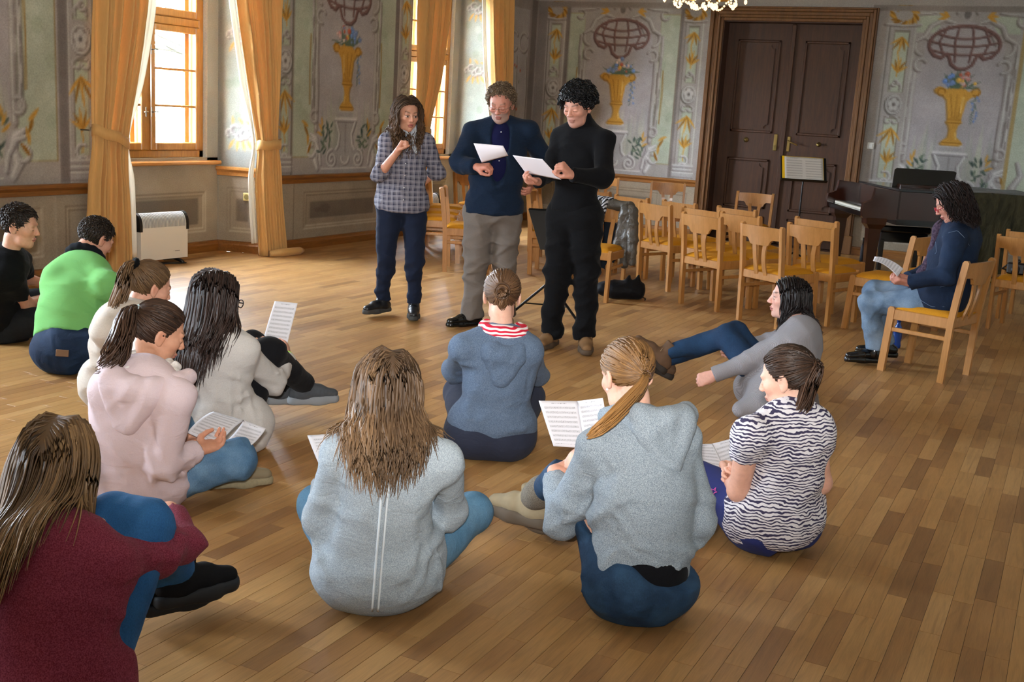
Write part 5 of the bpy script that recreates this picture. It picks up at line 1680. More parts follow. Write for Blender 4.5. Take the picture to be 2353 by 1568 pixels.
def hair_long(h, length, seed, body=None, n=650, S=18, part=0.0, vol=.012, wave=.006, wfreq=16, lightband=(0, 0), spread=.9, base=.25, tipl=.3, fwd=0.0, hairline=0., sway=(0, 0), grav=None, backdir=None, pull=-.35):
    """loose hair falling from a parting, resting on shoulders and back"""
    r = np.random.default_rng(seed)
    p = h.scalp(n, seed, hairline=hairline)
    N = len(p)
    side = np.where(p[:, 0] > part, 1.0, -1.0)
    off = .004 + vol * r.random(N)
    L = length * r.uniform(.78, 1.06, N)
    st = (L / (S - 1))[:, None] / h.s
    P_ = np.zeros((N, S, 3)); P_[:, 0] = p
    down = EZ @ h.R.T * -1 if grav is None else np.asarray(grav) @ h.R.T
    ph = r.uniform(0, 6.3, N); fq = wfreq * r.uniform(.7, 1.3, N)
    cur = p.copy()
    touch = None; back = -EY @ h.R.T if backdir is None else np.asarray(backdir) @ h.R.T
    body_f = body
    for k in range(1, S):
        c0 = np.array([0, -.014, .030])
        out = (cur - c0); out /= np.linalg.norm(out, axis=1)[:, None]
        top = np.clip((cur[:, 2] - .02) / .09, 0, 1)
        v = np.tile(down, (N, 1)) + np.stack([side * spread * top, -(.55 - fwd) * top, np.zeros(N)], 1)
        v += np.array([sway[0], sway[1], 0]) * (1 - top)[:, None]
        on = np.clip((cur[:, 2] - .0) / .05, 0, 1)[:, None]
        fr = (np.clip((cur[:, 1] - .015) / .045, 0, 1) * np.clip((.078 - np.abs(cur[:, 0])) / .025, 0, 1) * (cur[:, 2] > -.05))[:, None]
        v = v * (1 - .8 * fr) + fr * np.stack([side * 1.7, np.full(N, pull), np.full(N, .1)], 1)
        tang = v - out * np.einsum('ij,ij->i', v, out)[:, None]
        fre = np.tile(down, (N, 1)) * 1.0 + np.array([sway[0], sway[1], 0])
        on = np.maximum(on, fr)
        v = on * (tang + down * .12 * (1 - fr)) + (1 - on) * fre
        if touch is not None:
            vn = np.einsum('ij,ij->i', v, touch)
            hit = (np.abs(touch).sum(1) > 0)
            want = down + back * .9 + np.array([sway[0], 0, 0])
            want = want - touch * np.minimum(touch @ want, 0)[:, None]; want[:, 0] *= .35
            v = np.where(hit[:, None], want, v)
        v /= np.linalg.norm(v, axis=1)[:, None] + 1e-9
        nx = cur + v * st
        tt = k / (S - 1)
        nx = h.surf(nx, off)
        if body_f is not None:
            w_ = h.w(nx); touch = np.zeros((N, 3))
            for _ in range(2):
                f = body_f.ev(w_); m = f < (.004 + off * .8)
                if not m.any(): break
                e = .006; g = np.stack([body_f.ev(w_[m] + d) - f[m] for d in np.eye(3) * e], 1)
                g /= np.linalg.norm(g, axis=1)[:, None] + 1e-9
                w_[m] += g * ((.004 + off[m] * .8) - f[m])[:, None]; touch[m] = g @ h.R.T
            nx = h.l(w_)
        P_[:, k] = nx; cur = nx
    for _ in range(6): P_[:, 2:-1] = .25 * P_[:, 1:-2] + .5 * P_[:, 2:-1] + .25 * P_[:, 3:]
    tq = np.linspace(0, 1, S)[None]; wv = wave / h.s * np.clip(tq * 1.4 - .25, 0, 1)
    P_[..., 0] += wv * np.sin(fq[:, None] * tq + ph[:, None]); P_[..., 1] += wv * np.cos(fq[:, None] * tq * .9 + 1.7 * ph[:, None])
    tint = np.clip(base + .32 * (r.random(N)[:, None] - .5) + (tipl * np.linspace(0, 1, S) ** 1.5)[None], 0, 1)
    lb = (np.abs(p[:, 0] - lightband[0]) < lightband[1])
    tint[lb] = np.clip(tint[lb] + .35, 0, 1)
    W_ = h.w(P_)
    V, F, A = strands_mesh(W_, lock_radius(N, S, .0053 * h.s, seed + 1, tip=.12), tint)
    cv, cf = h.cap(.006, hairline)
    return merge([(V, F, A), (cv, cf, base * .8)])
def hair_tail(h, tie, tail, seed, n=520, S1=7, S2=10, r_tie=.014, r_tail=.03, base=.25, tipl=.4, n_tail=170, wave=.005, vol=.005, curl=0.0, hairline=0.):
    """combed back to a tie point (head frame); tail = guide points (world)"""
    r = np.random.default_rng(seed)
    p = h.scalp(n, seed, hairline=hairline); N = len(p)
    tie = np.asarray(tie, float)
    t_ = np.linspace(0, 1, S1)[None, :, None]
    P_ = p[:, None] * (1 - t_) + tie * t_
    off = (.004 + vol * r.random(N))[:, None] * np.ones((1, S1)) * (1 - .3 * t_[..., 0])
    P_ = h.surf(P_, off)
    tg = tie + r.normal(size=(N, 3)) * r_tie * .45
    P_[:, -1] = tg; P_[:, -2] = P_[:, -2] * .5 + tg * .5
    tint = np.clip(base + .3 * (r.random(N)[:, None] - .5) + np.zeros((1, S1)), 0, 1)
    a = strands_mesh(h.w(P_), lock_radius(N, S1, .0050 * h.s, seed, tip=.6), tint)
    tail = np.asarray(tail, float)
    g = np.linspace(0, 1, len(tail)); q = np.linspace(0, 1, S2)
    cx = np.stack([np.interp(q, g, tail[:, i]) for i in range(3)], 1)
    for _ in range(2): cx[1:-1] = .25 * cx[:-2] + .5 * cx[1:-1] + .25 * cx[2:]
    D = r.normal(size=(n_tail, 3)); D /= np.linalg.norm(D, axis=1)[:, None]; D *= r.random(n_tail)[:, None] ** .5
    prof = np.interp(q, [0, .08, .35, .75, 1], [.45, .5, 1, .9, .35]) * r_tail
    Lq = r.uniform(.75, 1.0, n_tail)
    qq = q[None] * Lq[:, None]
    cc = np.stack([np.interp(qq, q, cx[:, i]) for i in range(3)], -1)
    T_ = cc + D[:, None] * np.interp(qq, q, prof)[..., None]
    ph = r.uniform(0, 6.3, (n_tail, 1)); am = (wave + curl * qq)
    T_ = T_ + np.stack([np.sin(qq * 9 + ph), np.cos(qq * 8 + ph * 1.3), .4 * np.sin(qq * 11 + ph)], -1) * am[..., None] * qq[..., None]
    tint2 = np.clip(base + .4 * (r.random((n_tail, 1)) - .5) + tipl * qq, 0, 1)
    b = strands_mesh(T_, lock_radius(n_tail, S2, .0052 * h.s, seed + 2, tip=.2), tint2)
    cv, cf = h.cap(.005, hairline)
    return merge([a, b, (cv, cf, base * .8)])
def hair_short(h, seed, length=.03, n=800, S=5, lift=.35, base=.2, swirl=(0, -.4, -.5), rad=.0048, hairline=0., curl=0.0, front=None, zmin=-9):
    r = np.random.default_rng(seed)
    p = h.scalp(n, seed, hairline=hairline); p = p[p[:, 2] > zmin]; N = len(p)
    c0 = np.array([0, -.014, .030]); out = p - c0; out /= np.linalg.norm(out, axis=1)[:, None]
    d = np.tile(np.array(swirl, float), (N, 1)) + r.normal(size=(N, 3)) * .35
    if front is not None: d[p[:, 1] > .02] += np.array(front)
    d = d - out * np.einsum('ij,ij->i', d, out)[:, None]; d /= np.linalg.norm(d, axis=1)[:, None]
    e = np.cross(out, d)
    t_ = np.linspace(0, 1, S)[None, :, None]
    Ln = (length * r.uniform(.6, 1.15, N) * np.clip(.45 + (p[:, 2] + .06) / .12, .35, 1))[:, None, None]
    P_ = p[:, None] + Ln * t_ * (d * (1 - lift))[:, None] + Ln * lift * np.sqrt(t_) * out[:, None]
    if curl > 0:
        ph = r.uniform(0, 6.3, (N, 1, 1)); w_ = r.uniform(7, 11, (N, 1, 1))
        P_ = P_ + curl * (np.sin(w_ * t_ + ph) * e[:, None] + np.cos(w_ * t_ + ph) * d[:, None]) * np.clip(t_ * 3, 0, 1)
    else:
        P_ = h.surf(P_, .003 * np.ones((N, S)))
    tint = np.clip(base + .5 * (r.random((N, 1)) - .5) + .15 * t_[..., 0], 0, 1)
    a = strands_mesh(h.w(P_), lock_radius(N, S, rad * h.s, seed, tip=.3 if curl == 0 else .7), tint)
    cv, cf = h.cap(.006 if curl == 0 else .012, hairline)
    return merge([a, (cv, cf, base * .7)])
def hand_field(F, wrist, fdir, palm, left, curl=(.5, .6, .7, .75), thumb=.5, s=1.0, spread=.03):
    """palm with four unequal fingers bent towards the palm side and a thumb leaving its edge"""
    f = nrm(fdir); n = np.asarray(palm, float); n = nrm(n - f * (n @ f)); sd = np.cross(f, n) * (1 if left else -1)   # sd: towards thumb
    w = np.asarray(wrist, float)
    kn = []
    for i, (o, l) in enumerate(((.028, .083), (.009, .087), (-.010, .083), (-.027, .075))):
        q = w + s * (f * l + sd * o - n * .002)
        F.cone(w + s * sd * o * .55, q, .0155 * s, .0125 * s, .012 * s)
        kn.append(q)
    F.ell(w + s * (f * .045 + n * .006), np.array([.034, .046, .013]) * s, np.stack([sd, f, n]), .012 * s)
    for i, L in enumerate((.072, .080, .074, .058)):
        a, p, d = curl[i], kn[i], f
        for j, (q, r0, r1) in enumerate(((.45, .0098, .0088), (.30, .0088, .0080), (.25, .0080, .0068))):
            a_ = sum((a * .85, a * 1.15, a * .8)[:j + 1])
            d = nrm(f * math.cos(a_) + n * math.sin(a_) + sd * spread * (1.5 - i) * math.cos(a_))
            e = p + d * L * q * s
            F.cone(p, e, r0 * s, r1 * s, .0025 * s if j else .006 * s)
            p = e
    if sum(curl) > 2.8: F.ell(w + s * (f * .078 + n * .024), np.array([.030, .020, .017]) * s, np.stack([sd, f, n]), .006 * s)
    b = w + s * (f * .018 + sd * .022 + n * .006)
    d1 = nrm(f * .75 + sd * (.75 - .5 * thumb) + n * (.25 + .7 * thumb)); m = b + d1 * .042 * s
    d2 = nrm(f * .95 + sd * (.25 - .6 * thumb) + n * (.15 + .5 * thumb)); m2 = m + d2 * .032 * s
    d3 = nrm(f * .9 + sd * (.1 - .7 * thumb) + n * (.1 + .35 * thumb)); m3 = m2 + d3 * .024 * s
    F.cone(b, m, .0165 * s, .0125 * s, .012 * s); F.cone(m, m2, .0118 * s, .0105 * s, .004 * s); F.cone(m2, m3, .0102 * s, .0082 * s, .003 * s)
    return F
def limb(F, a, b, c, r, k=.02, off=0.0, cutend=None, kmid=.02):
    """two-part tapering limb a-b-c with radii r=(ra, rb1, rb2, rc)"""
    F.cone(a, b, r[0], r[1], k, off=off)
    cuts = [(c, nrm(np.asarray(c) - np.asarray(b)))] if cutend else None
    F.cone(b, c, r[2], r[3], kmid, off=off, cuts=cuts)
    return F
# ================================================================== poses: joints read from the photograph and set at their distance
# Z(px, py, height) puts a joint at a height above the floor, D(px, py, distance) at a distance in front of the viewer
def Z(px, py, z): return G(px, py, z)
def D(px, py, d): return P(px, py, d)
def Y(p, yaw, x, y, z):
    a = math.radians(yaw)
    f = math.cos(a) * EY + math.sin(a) * EX; r = math.cos(a) * EX - math.sin(a) * EY
    q = np.array(p) + x * r + y * f; q[2] = z
    return q
S = {}
S['sweater'] = dict(pel=Z(868, 1300, .13), neck=Z(893, 1003, .575), head=Z(890, 895, .70), yaw=-8, pitch=28,
    sh=(Z(785, 1045, .52), Z(1015, 1058, .51)), el=(Z(745, 1195, .28), Z(1035, 1165, .30)), wr=(Z(748, 1108, .32), Z(960, 1130, .30)),
    kn=(Z(735, 1165, .20), Z(1080, 1180, .19)), an=(Z(910, 1120, .06), Z(850, 1110, .06)))
S['hoodie'] = dict(pel=Z(1475, 1330, .13), neck=Z(1462, 968, .60), head=Z(1440, 860, .735), yaw=-28, pitch=22,
    sh=(Z(1372, 1032, .53), Z(1562, 1015, .54)), el=(Z(1290, 1195, .25), Z(1605, 1200, .30)), wr=(Z(1275, 1085, .38), Z(1500, 1100, .40)),
    kn=(Z(1335, 1060, .42), Z(1420, 1050, .42)), an=(Z(1225, 1145, .12), Z(1285, 1170, .11)))
S['zebra'] = dict(pel=Z(1778, 1185, .13), neck=Z(1812, 948, .54), head=Z(1808, 868, .66), yaw=-58, pitch=18,
    sh=(Z(1722, 1003, .48), Z(1872, 985, .49)), el=(Z(1698, 1128, .24), Z(1885, 1110, .26)), wr=(Z(1668, 1090, .19), Z(1760, 1075, .22)),
    kn=(Z(1600, 1105, .16), Z(1800, 1060, .18)), an=(Z(1700, 1060, .06), Z(1680, 1090, .06)))
S['blue'] = dict(pel=Z(1128, 985, .13), neck=Z(1155, 770, .57), head=Z(1154, 680, .72), yaw=0, pitch=8,
    sh=(Z(1065, 803, .51), Z(1215, 808, .51)), el=(Z(1046, 852, .33), Z(1228, 862, .32)), wr=(Z(1090, 805, .34), Z(1180, 805, .34)),
    kn=(Z(1055, 905, .26), Z(1195, 905, .26)), an=(Z(1120, 840, .08), Z(1150, 840, .08)))
S['blackhair'] = dict(pel=Z(1792, 900, .13), neck=Z(1838, 757, .55), head=Z(1812, 684, .70), yaw=-84, pitch=0,
    sh=(Z(1800, 790, .47), Z(1838, 748, .50)), el=(Z(1712, 835, .34), Z(1760, 780, .34)), wr=(Z(1640, 862, .27), Z(1672, 812, .35)),
    kn=(Z(1668, 775, .41), Z(1690, 765, .41)), an=(Z(1530, 828, .12), Z(1525, 812, .10)))
S['pink'] = dict(pel=Z(300, 1085, .13), neck=Z(338, 852, .55), head=Z(365, 763, .665), yaw=58, pitch=22,
    sh=(Z(262, 895, .49), Z(402, 915, .48)), el=(Z(240, 990, .25), Z(378, 1062, .23)), wr=(Z(400, 1000, .24), Z(455, 1035, .24)),
    kn=(Z(440, 960, .18), Z(548, 1058, .17)), an=(Z(520, 1075, .07), Z(450, 1040, .06)))
S['cardigan'] = dict(pel=Z(500, 972, .13), neck=Z(498, 765, .55), head=Z(497, 686, .66), yaw=48, pitch=14,
    sh=(Z(425, 800, .48), Z(550, 810, .48)), el=(Z(440, 870, .30), Z(628, 872, .30)), wr=(Z(560, 800, .36), Z(660, 820, .36)),
    kn=(Z(580, 795, .43), Z(618, 812, .42)), an=(Z(648, 885, .11), Z(700, 885, .12)))
S['scrunchie'] = dict(pel=Z(285, 895, .13), neck=Z(312, 718, .54), head=Z(345, 658, .655), yaw=48, pitch=20,
    sh=(Z(252, 762, .47), Z(375, 770, .47)), el=(Z(250, 840, .26), Z(395, 840, .28)), wr=(Z(330, 800, .22), Z(430, 800, .25)),
    kn=(Z(330, 800, .22), Z(430, 830, .25)), an=(Z(400, 790, .08), Z(400, 800, .08)))
S['green'] = dict(pel=Z(152, 798, .14), neck=Z(198, 604, .56), head=Z(221, 548, .70), yaw=35, pitch=30,
    sh=(Z(132, 640, .49), Z(246, 655, .48)), el=(Z(120, 710, .28), Z(258, 728, .28)), wr=(Z(220, 690, .25), Z(300, 700, .25)),
    kn=(Z(200, 720, .28), Z(290, 770, .22)), an=(Z(290, 735, .08), Z(260, 720, .08)))
S['boy'] = dict(pel=Z(12, 728, .14), neck=Z(22, 590, .55), head=Z(46, 520, .70), yaw=84, pitch=10,
    sh=(Z(40, 602, .47), Z(18, 628, .46)), el=(Z(60, 640, .34), Z(62, 700, .22)), wr=(Z(112, 655, .26), Z(118, 680, .22)),
    kn=(Z(110, 690, .28), Z(105, 742, .20)), an=(Z(110, 720, .08), Z(60, 715, .08)))
S['maroon'] = dict(pel=Z(118, 1500, .13), neck=Z(138, 1188, .50), head=Z(135, 1058, .60), yaw=4, pitch=10,
    sh=(Z(30, 1262, .43), Z(238, 1262, .42)), el=(Z(-60, 1330, .30), Z(398, 1245, .32)), wr=(Z(180, 1190, .40), Z(392, 1180, .40)),
    kn=(Z(262, 1190, .40), Z(335, 1205, .40)), an=(Z(380, 1330, .12), Z(415, 1312, .12)))
S['plaid'] = dict(pel=D(923, 468, 8.15), neck=D(935, 303, 8.20), head=D(936, 262, 8.13), yaw=152, pitch=10,
    sh=(D(979, 325, 8.17), D(891, 325, 8.12)), el=(D(1005, 392, 8.28), D(872, 402, 8.02)), wr=(D(975, 418, 8.33), D(912, 350, 7.90)),
    kn=(D(953, 597, 8.10), D(887, 597, 8.10)), an=(D(951, 700, 8.12), D(878, 690, 8.15)))
S['navy'] = dict(pel=D(1133, 488, 8.0), neck=D(1150, 284, 8.02), head=D(1151, 237, 7.94), yaw=192, pitch=24,
    sh=(D(1213, 304, 8.02), D(1088, 306, 7.98)), el=(D(1254, 372, 8.05), D(1058, 374, 7.92)), wr=(D(1226, 420, 7.95), D(1096, 384, 7.72)),
    kn=(D(1158, 605, 7.98), D(1095, 605, 7.95)), an=(D(1162, 722, 8.05), D(1084, 722, 7.98)))
S['black'] = dict(pel=D(1320, 492, 7.4), neck=D(1337, 288, 7.45), head=D(1327, 243, 7.36), yaw=213, pitch=20,
    sh=(D(1388, 322, 7.40), D(1287, 320, 7.42)), el=(D(1384, 408, 7.30), D(1262, 398, 7.36)), wr=(D(1312, 402, 7.14), D(1236, 418, 7.16)),
    kn=(D(1348, 618, 7.36), D(1283, 618, 7.38)), an=(D(1346, 772, 7.38), D(1266, 764, 7.42)))
S['reader'] = dict(pel=D(2168, 688, 7.24), neck=D(2203, 512, 7.27), head=D(2186, 466, 7.20), yaw=-80, pitch=30,
    sh=(D(2198, 548, 7.08), D(2205, 540, 7.42)), el=(D(2172, 632, 7.02), D(2150, 620, 7.46)), wr=(D(2088, 650, 7.12), D(2085, 642, 7.30)),
    kn=(D(1998, 700, 7.16), D(2010, 672, 7.38)), an=(D(2008, 805, 7.10), D(2030, 790, 7.36)))

_p = S['sweater']['pel']; S['sweater'].update(an=(Y(_p, 0, .10, .40, .06), Y(_p, 0, -.10, .36, .06)), wr=(S['sweater']['wr'][0], Y(_p, 0, .10, .30, .28)))
_p = S['zebra']['pel']; S['zebra'].update(kn=(S['zebra']['kn'][0], Y(_p, -40, .24, .28, .18)), an=(Y(_p, -40, .10, .36, .06), Y(_p, -40, -.12, .34, .06)), wr=(S['zebra']['wr'][0], Y(_p, -40, .02, .34, .22)))
_p = S['blue']['pel']; S['blue'].update(head=Z(1154, 678, .745), kn=(Y(_p, 0, -.17, .34, .20), Y(_p, 0, .17, .34, .20)), an=(Y(_p, 0, .10, .34, .06), Y(_p, 0, -.10, .38, .06)), wr=(Y(_p, 0, -.10, .34, .30), Y(_p, 0, .10, .34, .30)))
S['blackhair'].update(pel=Z(1790, 905, .13), neck=Z(1838, 757, .49), head=Z(1812, 684, .635), sh=(Z(1800, 790, .42), Z(1842, 752, .45)), el=(Z(1712, 835, .29), Z(1775, 790, .30)), wr=(Z(1640, 862, .21), Z(1690, 800, .30)), kn=(Z(1668, 775, .38), Z(1692, 768, .38)))
_p = S['pink']['pel']; S['pink'].update(kn=(Y(_p, 50, -.26, .28, .20), S['pink']['kn'][1]), an=(Z(518, 1088, .055), Y(_p, 50, -.05, .36, .06)), el=(Y(_p, 50, -.20, .14, .26), S['pink']['el'][1]))
S['cardigan']['head'] = Z(497, 684, .70); S['boy']['head'] = Z(46, 518, .735); S['boy']['sh'] = (Z(42, 600, .49), S['boy']['sh'][1])
_p = S['scrunchie']['pel']; S['scrunchie'].update(kn=(Y(_p, 45, -.25, .28, .2), Y(_p, 45, .25, .28, .2)), an=(Y(_p, 45, .1, .36, .06), Y(_p, 45, -.1, .34, .06)), wr=(Y(_p, 45, -.1, .3, .25), Y(_p, 45, .1, .3, .25)))
_p = S['green']['pel']; S['green'].update(kn=(Y(_p, 40, -.25, .32, .22), Y(_p, 40, .25, .32, .20)), an=(Y(_p, 40, .1, .40, .06), Y(_p, 40, -.1, .38, .06)), wr=(Y(_p, 40, -.1, .36, .22), Y(_p, 40, .1, .36, .22)))
_p = S['boy']['pel']; S['boy'].update(kn=(Y(_p, 75, -.25, .30, .22), Y(_p, 75, .22, .34, .18)), an=(Y(_p, 75, .1, .40, .06), Y(_p, 75, -.1, .38, .06)))
S['maroon'].update(neck=Z(138, 1240, .445), pel=Z(105, 1570, .13), sh=(Z(-38, 1320, .40), Z(250, 1300, .39)), el=(Z(-80, 1400, .28), Z(418, 1255, .31)), wr=(Z(180, 1200, .40), Z(390, 1172, .37)))
S['plaid']['wr'] = (D(972, 420, 8.40), S['plaid']['wr'][1])
S['navy'].update(el=(D(1256, 374, 8.18), D(1056, 376, 7.80)), wr=(D(1226, 420, 8.05), D(1096, 384, 7.64)))
S['black'].update(sh=(D(1388, 322, 7.30), D(1287, 320, 7.50)), el=(D(1386, 410, 7.16), D(1262, 398, 7.40)), wr=(D(1312, 402, 7.02), D(1236, 418, 7.20)))
S['reader'].update(kn=(D(1998, 698, 7.32), D(2010, 670, 7.52)), an=(D(2010, 803, 7.42), D(2036, 790, 7.60)), pel=D(2165, 690, 7.28))
def fit(parent, child, L, lmin=0.0):
    """slide the joint along its line of sight until the bone is no longer than L"""
    d = child - ORG; d0 = d / np.linalg.norm(d); w = parent - ORG
    if np.linalg.norm(child - parent) <= L: return child
    t0 = w @ d0; h = np.linalg.norm(w - t0 * d0)
    if h >= L: 
        c = ORG + t0 * d0
        return parent + (c - parent) * L / h
    e = math.sqrt(L * L - h * h); t = np.linalg.norm(d)
    return ORG + d0 * (t0 + e if t > t0 else t0 - e)
def relax(s, tall=1.0):
    s['el'] = tuple(fit(s['sh'][i], s['el'][i], .30 * tall) for i in (0, 1))
    s['wr'] = tuple(fit(s['el'][i], s['wr'][i], .25 * tall) for i in (0, 1))
    s['kn'] = tuple(fit(s['pel'], s['kn'][i], .45 * tall) for i in (0, 1))
    s['an'] = tuple(fit(s['kn'][i], s['an'][i], .42 * tall) for i in (0, 1))
    for k in ('el', 'wr', 'kn', 'an'):
        s[k] = tuple(np.array([q[0], q[1], max(q[2], .055)]) for q in s[k])
for _k, _s in S.items(): relax(_s, 1.08 if _k in ('navy', 'black', 'green') else 1.0)
# ================================================================== people
def mat_denim(name, c, light=None, fade=.5):
    if name in _mc: return _mc[name]
    t = NT(name); co = t.coord()
    big = t.noise(co, 5, 3, .6); fine = t.noise(t.mapping(co, (1, 1, .35)), 420, 2, .7)
    c1 = hexc(c); c2 = hexc(light) if light else tuple(min(1, x * 1.9 + .02) for x in c1)
    col = t.mix(t.math('MULTIPLY', t.ramp(big, [(.38, 0.0), (.7, 1.0)]), fade), c1, c2)
    col = t.mix(1.0, col, t.ramp(fine, [(.3, .8), (.7, 1.18)]), 'MULTIPLY')
    t.bump(t.math('ADD', t.math('MULTIPLY', t.noise(co, 16, 3, .6, 1.0), 4.0), t.math('MULTIPLY', fine, .3)), .25, .006)
    _mc[name] = t.fin(col, .85, .25)
    return _mc[name]
class Body: pass
def frame(s, slouch=.03):
    b = Body()
    b.pel, b.neck, b.sh = s['pel'], s['neck'], s['sh']
    b.el, b.wr, b.kn, b.an = s['el'], s['wr'], s['kn'], s['an']
    up = nrm(b.neck - b.pel); rt = b.sh[1] - b.sh[0]; rt = nrm(rt - up * (rt @ up))
    b.up, b.rt, b.fw = up, rt, np.cross(up, rt)
    kd = (b.kn[0] + b.kn[1]) / 2 - b.pel
    b.mid = b.pel + (b.neck - b.pel) * .48 - b.fw * slouch
    b.chest = b.pel + (b.neck - b.pel) * .74 - b.fw * slouch * .6
    b.hip = (b.pel - rt * .085, b.pel + rt * .085)
    b.B = np.stack([rt, b.fw, up])
    return b
def torso(F, b, off=0.0, w=1.0, belly=0.0, hips=1.0, flat=.74):
    F.ell(b.pel + b.up * .01, np.array([.158 * hips, .118, .125]) * w, b.B, .04, off=off)
    F.cone(b.pel + b.up * .05, b.mid, .130 * w * hips, .122 * w, .05, b.fw, flat, off=off)
    F.cone(b.mid, b.chest, .122 * w, .140 * w, .05, b.fw, flat, off=off)
    F.cone(b.chest, b.neck - b.up * .115, .138 * w, .108 * w, .05, b.fw, .68, off=off)
    if belly: F.ell(b.mid + b.fw * .05 - b.up * .03, np.array([.13, .09, .14]) * w * (1 + belly), b.B, .06, off=off)
    for q in (0, 1):
        F.cone(b.sh[q], b.neck - b.up * .035, .050 * w, .052 * w, .05, off=off)
    return F
def seat_under(F, b, off, w=1.0, spread=.0):
    """flesh pressed flat on the floor"""
    for q, sx in ((0, -1), (1, 1)):
        F.ell(b.pel + b.rt * sx * .075 - EZ * .035, np.array([.10, .12, .085]) * w, b.B, .05, off=off)
    return F
def arms(F, b, r=(.050, .042, .042, .030), off=0.0, cuff=1.0, k=.016, which=(0, 1)):
    for q in which:
        c = b.el[q] + (b.wr[q] - b.el[q]) * cuff
        rc = r[2] + (r[3] - r[2]) * cuff
        F.cone(b.sh[q], b.el[q], r[0], r[1], k, off=off)
        F.cone(b.el[q], c, r[2], rc, .02, off=off, cuts=[(c, c - b.el[q])])
    return F
def legs(F, b, r=(.092, .066, .062, .044), off=0.0, hem=.93, k=.04, which=(0, 1)):
    for q in which:
        c = b.kn[q] + (b.an[q] - b.kn[q]) * hem
        F.cone(b.hip[q], b.kn[q], r[0], r[1], k, off=off)
        F.cone(b.kn[q], c, r[2], r[2] + (r[3] - r[2]) * hem, .025, off=off, cuts=[(c, c - b.kn[q])])
    return F
def auto_spots(b, e=.006):
    return [(b.el[0], .09, e), (b.el[1], .09, e), (b.mid, .16, e * .8), (b.pel + b.up * .08, .14, e)]
def person(key, label, hair=None, skin='#c99a82', male=False, hs=1.0, head_res=.0045, hands=(), bare=(), slouch=.03, w=1.0, tone={}, neck_r=.048, roll=0.0, legs_bare=False):
    """root empty + one continuous skin mesh; returns a frame for dressing"""
    s = S[key]; b = frame(s, slouch); b.key = key; b.s = s
    b.base = np.array([b.pel[0], b.pel[1], 0.0])
    b.root = empty('person', b.base)
    tag(b.root, label, 'person', 'people in the hall')
    b.head = Head(s['head'], math.radians(s['yaw']), math.radians(s['pitch']), math.radians(roll), hs)
    parts = []
    # trunk and limbs (mostly under the clothes)
    F = Field(); torso(F, b, -.022, w); arms(F, b, off=-.012, cuff=.97); legs(F, b, (.080, .052, .050, .036), -.008, hem=1.0)
    V, Q = F.mesh(.020, clip=.012); sk = np.array(hexc(skin))
    parts.append((V, Q, np.tile(sk, (len(V), 1))))
    # head and neck running down into the chest
    F = Field(); b.head.field(F, b.neck - b.up * .03, male, neck_r)
    F.cone(b.neck - b.up * .03, b.neck - b.up * .09 + b.fw * .015, .052, .066, .04, b.fw, .75)
    V, Q = F.mesh(head_res)
    parts.append((V, Q, b.head.tones(V, skin, **tone)))
    for h in hands:
        q = h['q']; F = Field()
        d = nrm(b.wr[q] - b.el[q]) if 'dir' not in h else nrm(h['dir'])
        hand_field(F, b.wr[q], d, h['palm'], q == 0, h.get('curl', (.5, .55, .6, .65)), h.get('thumb', .5), h.get('s', .95), h.get('spread', .03))
        F.cone(b.el[q] if q in bare else b.wr[q] - (b.wr[q] - b.el[q]) * .5, b.wr[q], .040 if q in bare else .034, .026, .012, off=-.002)
        if q in bare: F.cone(b.sh[q], b.el[q], .045, .039, .03)
        V, Q = F.mesh(.0052)
        c = np.tile(sk * [1.0, .93, .92], (len(V), 1))
        parts.append((V, Q, c))
    V, Q, A, n = [], [], [], 0
    for v, f, a in parts:
        V.append(v); Q.append(f + n); A.append(a); n += len(v)
    mesh_obj('body', np.concatenate(V) - b.base, np.concatenate(Q), M_SKIN, b.root, True, attrs={'tone': np.concatenate(A)})
    return b
def wear(b, name, F, mat, res=.0095, disp=None, clip=.004, parent=None, label=None):
    V, Q = F.mesh(res * (1.12 if res > .008 else 1.0), disp, clip)
    o = mesh_obj(name, V - b.base, Q, mat, b.root if parent is None else parent, True)
    if label: o['label'] = label
    return o
def put_hair(b, data, mat, name='hair'):
    V, Q, A = data
    return mesh_obj(name, V - b.base, Q, mat, b.root, True, attrs={'tint': A})
def detail(b, name, mb, mat, parent=None, smooth=True):
    return mb.build(name, mat, b.root if parent is None else parent, smooth, M=Matrix.Translation(-Vector(b.base)))
